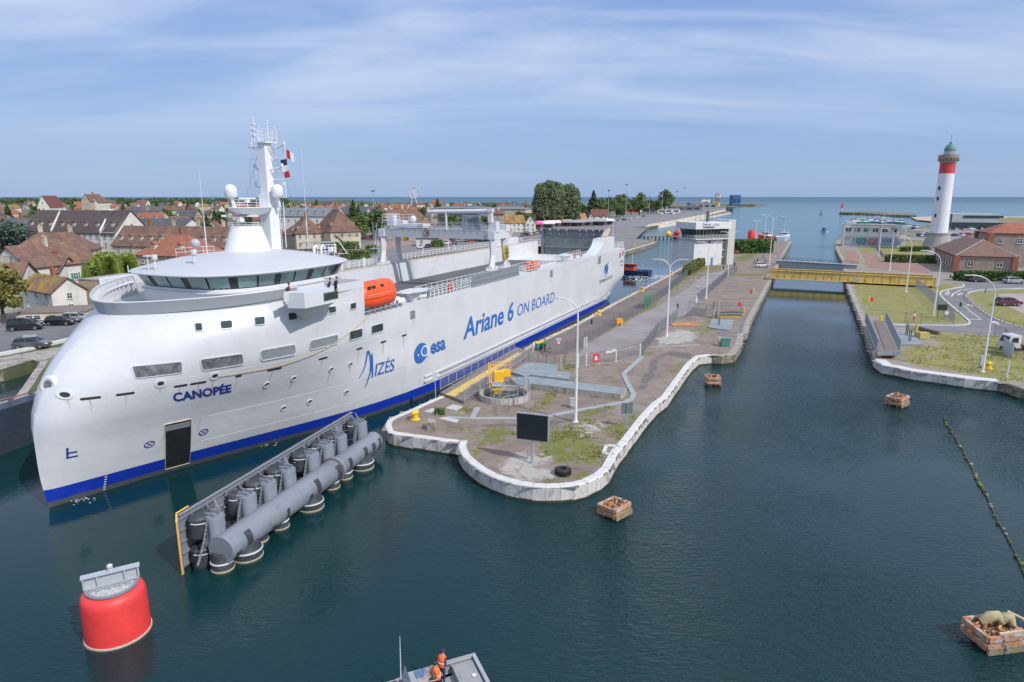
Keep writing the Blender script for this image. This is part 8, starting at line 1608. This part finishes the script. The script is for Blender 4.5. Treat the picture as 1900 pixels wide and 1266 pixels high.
foam('wake_foam', [at(150,930,0)]*1+[at(160,926,0)]); foam('wake_foam', [at(500,826,0)]); foam('wake_foam', [at(845,716,0), at(852,713,0)])
for x, y, s_, lab in ((1499,375,9,'left one of two white sailing boats far out at sea'),(1536,378,9,'right one of two white sailing boats far out at sea')):
    t = thing('sailing_boat', lab, 'sailing boat', W3(x, y), .5); b = MB(); b.add([(-4,0,.8),(0,-1.3,.8),(4,0,1),(0,1.3,.8),(0,0,-.3)], [(0,1,2,3),(0,4,1),(1,4,2),(2,4,3),(3,4,0)]); b.build('hull', WHITE, t); b = MB(); b.tube([(0,0,.8),(0,0,13)], .1, 5); b.build('mast', DGREY, t); b = MB(); b.add([(0.1,0,1.6),(-4,0,1.8),(.1,0,12.5)], [(0,1,2),(2,1,0)]); b.build('sail', mat('sail_grey',(.45,.46,.5),.9), t)
for x, y, lab in ((1475,382,'fast motor boat with a long white wake near the horizon'),(1496,384,'second motor boat trailing a wake near the horizon'),(1453,405,'motor boat coming in with a broad wake')): boat(lab, W3(x, y), 2.8, 9, 3, 1, WHITE, WHITE, mast=2); foam('wake_foam', [at(x-14+k*2, y+.3, 0) for k in range(9)]*3)
t = thing('channel_marker', 'dark channel marker post standing in the open water', 'marker', W3(1523,399)); b = MB(); b.lathe([(1.6,-.5),(1.6,.8),(.5,1),(.35,6),(.1,6.2)], n=10); b.build('buoy_body', mat('marker_green',(.03,.12,.08),.6), t); b = MB(); b.lathe([(.6,6.2),(.1,7.2)], n=8); b.build('topmark', DGREY, t)
t = thing('harbour_light', 'small red and white light tower on the breakwater end', 'beacon', tuple(at(1561,397.5,1.5))); 
for k in range(3): b = MB(); b.lathe([(1.1-.1*k,k*3.2),(1.0-.1*k,k*3.2+3.2)], n=12); b.build('tower_section', (DGREY,WHITE,RED)[k], t)
b = MB(); b.lathe([(1.6,9.6),(1.6,9.9),(.9,10),(.9,11.6),(.2,12.4)], n=12); b.build('lantern', RED, t)
# ---------------- far port ----------------
def boxb(label, x0, x1, ytop, d, dep, m, name='shed', cat='building', z0=1.6, extra=None):
    p0 = pat(x0, ytop, d); p1 = ray(x1, ytop); p1 = p1*(d/p1.y); L = p1.x-p0.x; H_ = p0.z-z0; t = thing(name, label, cat, (p0.x, d, z0)); b = MB(); b.box((L/2, dep/2, H_/2), (L, dep, H_)); b.build('wall', m, t); b = MB(); b.box((L/2, dep/2, H_+.2), (L+1, dep+1, .4)); b.build('roof', CONC if m != DGREY else DGREY, t)
    n = max(1, int(L/9)); 
    for i in range(min(n, 10)): b = MB(); b.box((L*(i+.5)/n, -.1, H_*.5), (L/n*.6, .2, H_*.35)); b.build('window', GLASS, t)
    return t
RE2 = mat('portal_red', (.55,.02,.05), .5)
tt = boxb('black terminal building with red portal frames', 1152, 1219, 382, 900, 30, mat('terminal_black',(.05,.05,.055),.6), 'terminal_building'); b = MB()
for x, w_, h_ in ((9,4,12),(16,6,15),(24,3,12)): b.box((x,-1,h_/2-1), (w_,2,h_))
b.build('red_portal', RE2, tt)
boxb('long grey ferry terminal hall', 1282, 1330, 377, 1150, 25, mat('hall_grey',(.25,.26,.28),.7), 'terminal_building'); boxb('long low dark shed on the far ferry quay', 1245, 1300, 383, 1000, 20, mat('hall_dark',(.12,.14,.16),.7)); boxb('low white warehouse at the far coast', 1302, 1318, 370, 1350, 20, WHR); boxb('pale customs shed on the ferry quay', 1220, 1262, 388, 850, 12, WHR)
tb = boxb('blue cubic linkspan tower standing at the end of the ferry pier', 1360, 1375, 362.5, 1500, 22, mat('linkspan_blue',(.03,.14,.32),.6), 'linkspan', 'linkspan'); boxb('dark pier under the blue linkspan tower', 1352, 1400, 381, 1490, 15, DGREY, 'pier', 'pier', 0); boxb('dark caisson at the end of the rock embankment', 1352, 1361, 385, 960, 12, DGREY, 'caisson', 'caisson', 0); boxb('tall narrow beige silo on the ferry pier', 1329, 1333, 360, 1400, 6, BEIGE, 'silo', 'silo'); boxb('white twin silo right of the beige one', 1335, 1337, 360, 1400, 5, WHR, 'silo', 'silo'); boxb('low yellow and grey machinery at the pier', 1322, 1334, 374, 1380, 12, mat('ochre2',(.45,.33,.08),.7), 'machinery', 'machinery'); boxb('long low pier line out to sea', 1375, 1402, 379.5, 1550, 10, mat('pier_grey',(.22,.2,.19),.8), 'pier', 'pier', 0)
for i, (x, y) in enumerate(((1189,394),(1208,396),(1228,398),(1250,398))):
    p = at(x, y, 1.6); t = thing('toll_booth', '%s white booth canopy in the ferry lanes' % ORD[i], 'booth', tuple(p), 0, 'booths in the ferry lanes'); b = MB(); b.box((0,0,1.4), (3,2,2.8)); b.build('booth', WHITE, t); b = MB(); b.box((0,0,5), (8,5,.5)); b.box((0,1.5,2.5), (.4,.4,5)); b.build('canopy', WHITE, t)
ck = mat('trailer_blue',(.05,.15,.55),.5)
for i, (x, y) in enumerate(((1266,389),(1272,388.5),(1278,388))): p = at(x, y, 1.6); t = thing('trailer', '%s blue trailer parked by the ferry hall' % ORD[i], 'trailer', tuple(p), .3, 'blue trailers'); b = MB(); b.box((0,0,2.4), (11,2.6,2.8)); b.build('box', ck, t); b = MB(); b.box((-3,0,.6), (3,2.4,.9)); b.build('wheels', TYRE, t)
for i, (x, yt, d, lab) in enumerate(((1163,342,620,'tallest thin light mast left of the terminal grove'),(1270,348,800,'tall light mast right of the terminal grove'),(1256,355,820,'thinner mast just left of the tall one'),(692,354,470,'floodlight mast beside the stone-fronted building'),(1130,353,560,'thin mast among the terminal trees'),(1074,356,500,'thin mast right of the poplars'),(1230,356,700,'short mast before the last grove tree'),(1206,366,650,'short mast in the middle of the grove'))):
    p = pat(x, yt, d); t = thing('light_mast', lab, 'mast', (p.x, p.y, 1.6), 0, None); b = MB(); b.tube([(0,0,0),(0,0,p.z-1.6)], [.35,.15], 6); b.build('pole', GALV, t); b = MB(); b.box((0,0,p.z-1.9), (2.0,.6,1.0)); b.build('floodlights', DGREY, t)
# town lamp posts
for i, (bx, by, ty) in enumerate(((530+172,468,440),(640+21,474,454),(697,458,427),(815,455,428),(832,462,442),(843,463,447),(785,470,447),(653,456,437),(613+8,476,448))): p = at(bx, by, 1.6); lamp(p, hat(bx, ty, p), 'white street lamp, %s of the town quay lamps in the list from the inn' % ORD[i] if False else ('white town quay lamp standing %s' % ('left of the gantry','behind the ship rail','before the inn corner','right of the kiosk','by the parked purple car','next to the white cars','behind the gantry foot','before the inn arches','near the bridge roof tip')[i]), arms=(1,), span=1., rise=1., grp='lamps on the town quay')
# ferris wheel
p = pat(768, 358, 1150); t = thing('ferris_wheel', 'white ferris wheel on the far seafront skyline', 'ferris wheel', (p.x, p.y, 1.6)); r_ = 10.2/1220*1150; zc_ = p.z-1.6; b = MB()
for rr, y in ((r_,-.8),(r_,.8),(r_*.86,0)): b.tube([(rr*math.cos(R(a)), y, zc_+rr*math.sin(R(a))) for a in range(0,361,12)], .42, 4)
b.build('rim', WHITE, t); b = MB()
for k in range(18): a = R(k*20); b.tube([(0,0,zc_),(r_*math.cos(a),0,zc_+r_*math.sin(a))], .22, 3)
b.build('spokes', WHITE, t); b = MB()
for x in (-7,7): b.tube([(0,1.5,zc_),(x,3,0)], .5, 5); b.tube([(0,-1.5,zc_),(x,-3,0)], .5, 5)
b.build('support_legs', WHITE, t)
for k in range(18): a = R(k*20+10); b = MB(); b.box((r_*1.04*math.cos(a),0,zc_+r_*1.04*math.sin(a)-.6), (1.1,1.1,1.3)); b.build('gondola', MATS['light_slate'], t)
# market stalls and parasols
STC = [('pink', (.62,.10,.30)),('white', (.7,.7,.7)),('red', (.55,.06,.06)),('pale blue', (.35,.45,.55)),('magenta', (.55,.06,.25)),('grey', (.3,.33,.33))]
for i, (x, y, c) in enumerate(((968,427,0+1),(980,424,2),(992,424,0),(1003,422,4),(1014,423,1),(1026,421,1),(1037,420,2),(1047,419,1),(1058,420,5),(1070,420,5),(1085,419,5),(1098,418,5),(1112,418,5),(1126,417,1))):
    p = at(x, y, 1.6); L = 11; t = thing('market_stall', '%s awning stall, %s from left along the fish market' % (STC[c][0], ORD[i]), 'stall', tuple(p), .05, 'stalls of the fish market'); b = MB(); b.add([(-L/2,-3,3.0),(L/2,-3,3.0),(L/2,3,4.3),(-L/2,3,4.3),(-L/2,-3,2.6),(L/2,-3,2.6)], [(0,1,2,3),(4,5,1,0)]); b.build('awning', mat('awning_'+STC[c][0].replace(' ','_'), STC[c][1], .8), t); b = MB()
    for k in range(3): b.box((-L/2+L*k/2,-2.8,1.4), (.2,.2,2.8))
    b.box((0,2,1.5), (L,1.5,3)); b.build('stall_frame', mat('stall_dark',(.12,.12,.13),.8), t)
def parasol(p, c, lab, s=2.2): t = thing('parasol', lab, 'parasol', tuple(p)); b = MB(); b.lathe([(s,2.2),(.1,3.1)], n=8); b.build('canopy', mat('canopy_'+c, {'red': (.75,.02,.03), 'grey': (.4,.42,.45), 'white': (.65,.65,.63)}[c], .8), t); b = MB(); b.tube([(0,0,0),(0,0,3.1)], .06, 5); b.build('pole', WHITE, t)
q = pat(155, 498, 150); parasol((q.x, q.y, q.z-3.0), 'red', 'big bright red parasol on the terrace left of the willow', 4.2)
for i, x in enumerate((130,140,158)): q = pat(x, 488-i, 156+i*3); parasol((q.x, q.y, q.z-3), 'grey', '%s grey parasol on the terrace behind the red one' % ORD[i], 2.6)
t = thing('pergola', 'white-framed terrace pergola in front of the cream inn', 'pergola', tuple(at(592, 464, 1.6))); b = MB(); b.box((0,0,3), (12,6,.25)); b.build('roof', mat('awning_grey',(.3,.33,.33)), t); b = MB()
for x in (-5.5,-1.8,1.8,5.5):
    for y in (-2.6,2.6): b.box((x,y,1.5), (.15,.15,3))
b.build('posts', WHITE, t)
# jetty beyond the ship
t = thing('jetty', 'dark timber jetty with tyre fenders reaching out behind the stern', 'jetty', W3(1192,446)); e = Vector(W3(1292,447)); L = (e-Vector(t.location)).length; an = math.atan2(e.y-t.location.y, e.x-t.location.x); t.rotation_euler = (0,0,an); b = MB(); b.box((L/2,3,1.9), (L,2.4,.5)); b.build('deck', CONC, t)
b = MB()
for k in range(14): b.tube([(L*(k+.5)/14,1.6,-1),(L*(k+.5)/14,1.6,2.0)], .35, 6)
b.build('piles', BLACK, t); b = MB(); railing(b, [(0,4),(L*.55,4)], 2.1, 1.1, .05, 2, 2); b.build('railing', GALV, t)
for x, y, h, c, lab in ((1240,440,5,YEL,'yellow buoy stored on the jetty'),(1256,438,6,RED,'red conical buoy stored on the jetty')): p = at(x, y, 2); t = thing('stored_buoy', lab, 'buoy', tuple(p)); b = MB(); b.lathe([(.4,0),(1.4,1.2),(1.4,2.0),(.4,3.2),(.2,h*.6)], n=14); b.build('body', c, t); b = MB(); b.lathe([(.3,h*.6),(.3,h*.6+.4)], n=8); b.build('topmark', DGREY, t)
p = W3(1394,443); t = thing('mooring_dolphin', 'small distant bright red round dolphin by the island tip', 'dolphin', p); b = MB(); b.lathe([(1.9,-1),(1.9,3.6),(1.6,4.2),(1.0,4.3)], n=24); b.build('body', MATS['faded_red'], t, smooth=True); b = MB(); b.box((0,0,4.5), (2.6,.4,.4)); b.build('steel_beam', DGREY, t)
fence([at(1368,452),at(1400,450),at(1452,446)], 1.5, 'railing along the island tip before the moored boats', ws=.6, sp=4, m=RAILM)
fence([at(1415,478),at(1425,500),at(1432,508)], 1.6, 'short fence beside the white estate car', ws=.5, m=GALV); fence([at(-60,668,1.6),at(0,655,1.6),at(60,643,1.6),at(128,626,1.6)], 1.0, 'thin metal railing on the town quay parapet', ws=3, sp=3.2, z=2.0, hr=(.5,1.0))
# people elsewhere
PM = {}
def psn(x, y, z, rz, top, pants, lab, J=None): make_person(lab, tuple(at(x, y, z))[:2]+(z,), rz, top, pants, J or pose(stride=.15), True)
GRNC = mat('green_cloth',(.04,.22,.16),.9); BLK = mat('black_cloth',(.03,.03,.035),.9); WHC = mat('white_cloth',(.6,.6,.6),.9)
psn(1011,652,1.2,.5,GRNC,BLK,'cyclist in a green top standing with a bicycle at the fence'); psn(990,656,1.2,.9,WHC,WHC,'person in pale clothes by the green and yellow cart'); psn(1695,598,1.2,.2,WHC,RED,'person in a white top standing on the right bank')
psn(1362.5,497,1.2,.2,NAVY,NAVY,'person in dark clothes at the corner of the control tower'); psn(1399,491,1.2,1.,BLK,BLK,'left of two dark-clothed people beside the white car'); psn(1405,490,1.2,2.,BLK,NAVY,'right of two dark-clothed people beside the white car')
t = thing('bicycle', 'bicycle held by the cyclist at the fence', 'bicycle', tuple(at(1014,655)), .4)
for x in (-.5,.5): b = MB(); b.tube([(x+.33*math.cos(R(a)),0,.34+.33*math.sin(R(a))) for a in range(0,361,30)], .025, 4); b.build('wheel', TYRE, t)
b = MB(); b.tube([(-.5,0,.34),(-.1,0,.34),(.35,0,.8),(-.2,0,.8),(-.1,0,.34)], .025, 4); b.tube([(.5,0,.34),(.38,0,.95),(.3,0,1.0)], .025, 4); b.tube([(-.2,0,.8),(-.22,0,.95)], .04, 4); b.build('frame', DGREY, t)
t = thing('cargo_cart', 'green and yellow cart parked at the end of the footbridge', 'cart', tuple(at(1000,650)), .5); b = MB(); b.box((0,0,.7), (1.2,.8,.7)); b.build('box', GRNC, t); b = MB(); b.box((0,0,1.12), (1.3,.85,.15)); b.build('lid', YEL, t); b = MB(); b.tube([(0,-.45,.3),(0,.45,.3)], .3, 12); b.build('wheel', TYRE, t)
def onship(s, t_, z): v = shp(s, t_, z); return (v.x, v.y, v.z)
make_person('crew member leaning over the bridge wing, nearer the lifeboat', onship(18.4, 11.9, 13.55), .3-1.2, BLK, BLK, pose(.15)); make_person('crew member on the bridge wing beside the window', onship(17.6, 11.8, 13.55), -1.2, NAVY, BLK, pose(.2)); make_person('crew member at the front corner of the bridge wing', onship(14.6, 10.2, 13.4), -1.0, mat('maroon_cloth',(.2,.04,.05),.9), BLK, pose(.1))
# flags on the ship mast
t = thing('flag', 'red and white signal flag flying high on the ship mast', 'flag', onship(24.4, 2.0, 25.6)); b = MB()
def flagm(w_, h_, droop, n=8): return [[(i/n*w_, .06*math.sin(i*1.3), -droop*(i/n)**1.4+z) for i in range(n+1)] for z in (0, h_)]
def flag(par, x0, x1, z0, z1, m, nm, W0, Hh, dr): 
    b = MB(); n = 6; vs = []
    for i in range(n+1):
        f = x0+(x1-x0)*i/n
        for z in (z0, z1): vs.append((f*W0, .08*math.sin(f*7+z), z*Hh-dr*f**1.3))
    b.add(vs, [(2*i,2*i+2,2*i+3,2*i+1) for i in range(n)]); b.build(nm, m, par)
flag(t, 0, .5, 0, 1, RED, 'red_half', .7, .8, .4); flag(t, .5, 1, 0, 1, WHC, 'white_half', .7, .8, .4); b = MB(); b.tube([(0,0,-.3),(0,0,1.1)], .015, 4); b.build('halyard', DGREY, t)
t = thing('flag', 'drooping blue, white and red tricolour hanging beside the ship mast', 'flag', onship(24.2, 1.35, 25.4)); t.rotation_euler = (0, 1.35, 0)
flag(t, 0, .33, 0, 1, NAVY, 'blue_band', 1.7, .6, .1); flag(t, .33, .66, 0, 1, WHC, 'white_band', 1.7, .6, .1); flag(t, .66, 1, 0, 1, mat('flag_red',(.35,.03,.05),.9), 'red_band', 1.7, .6, .1)
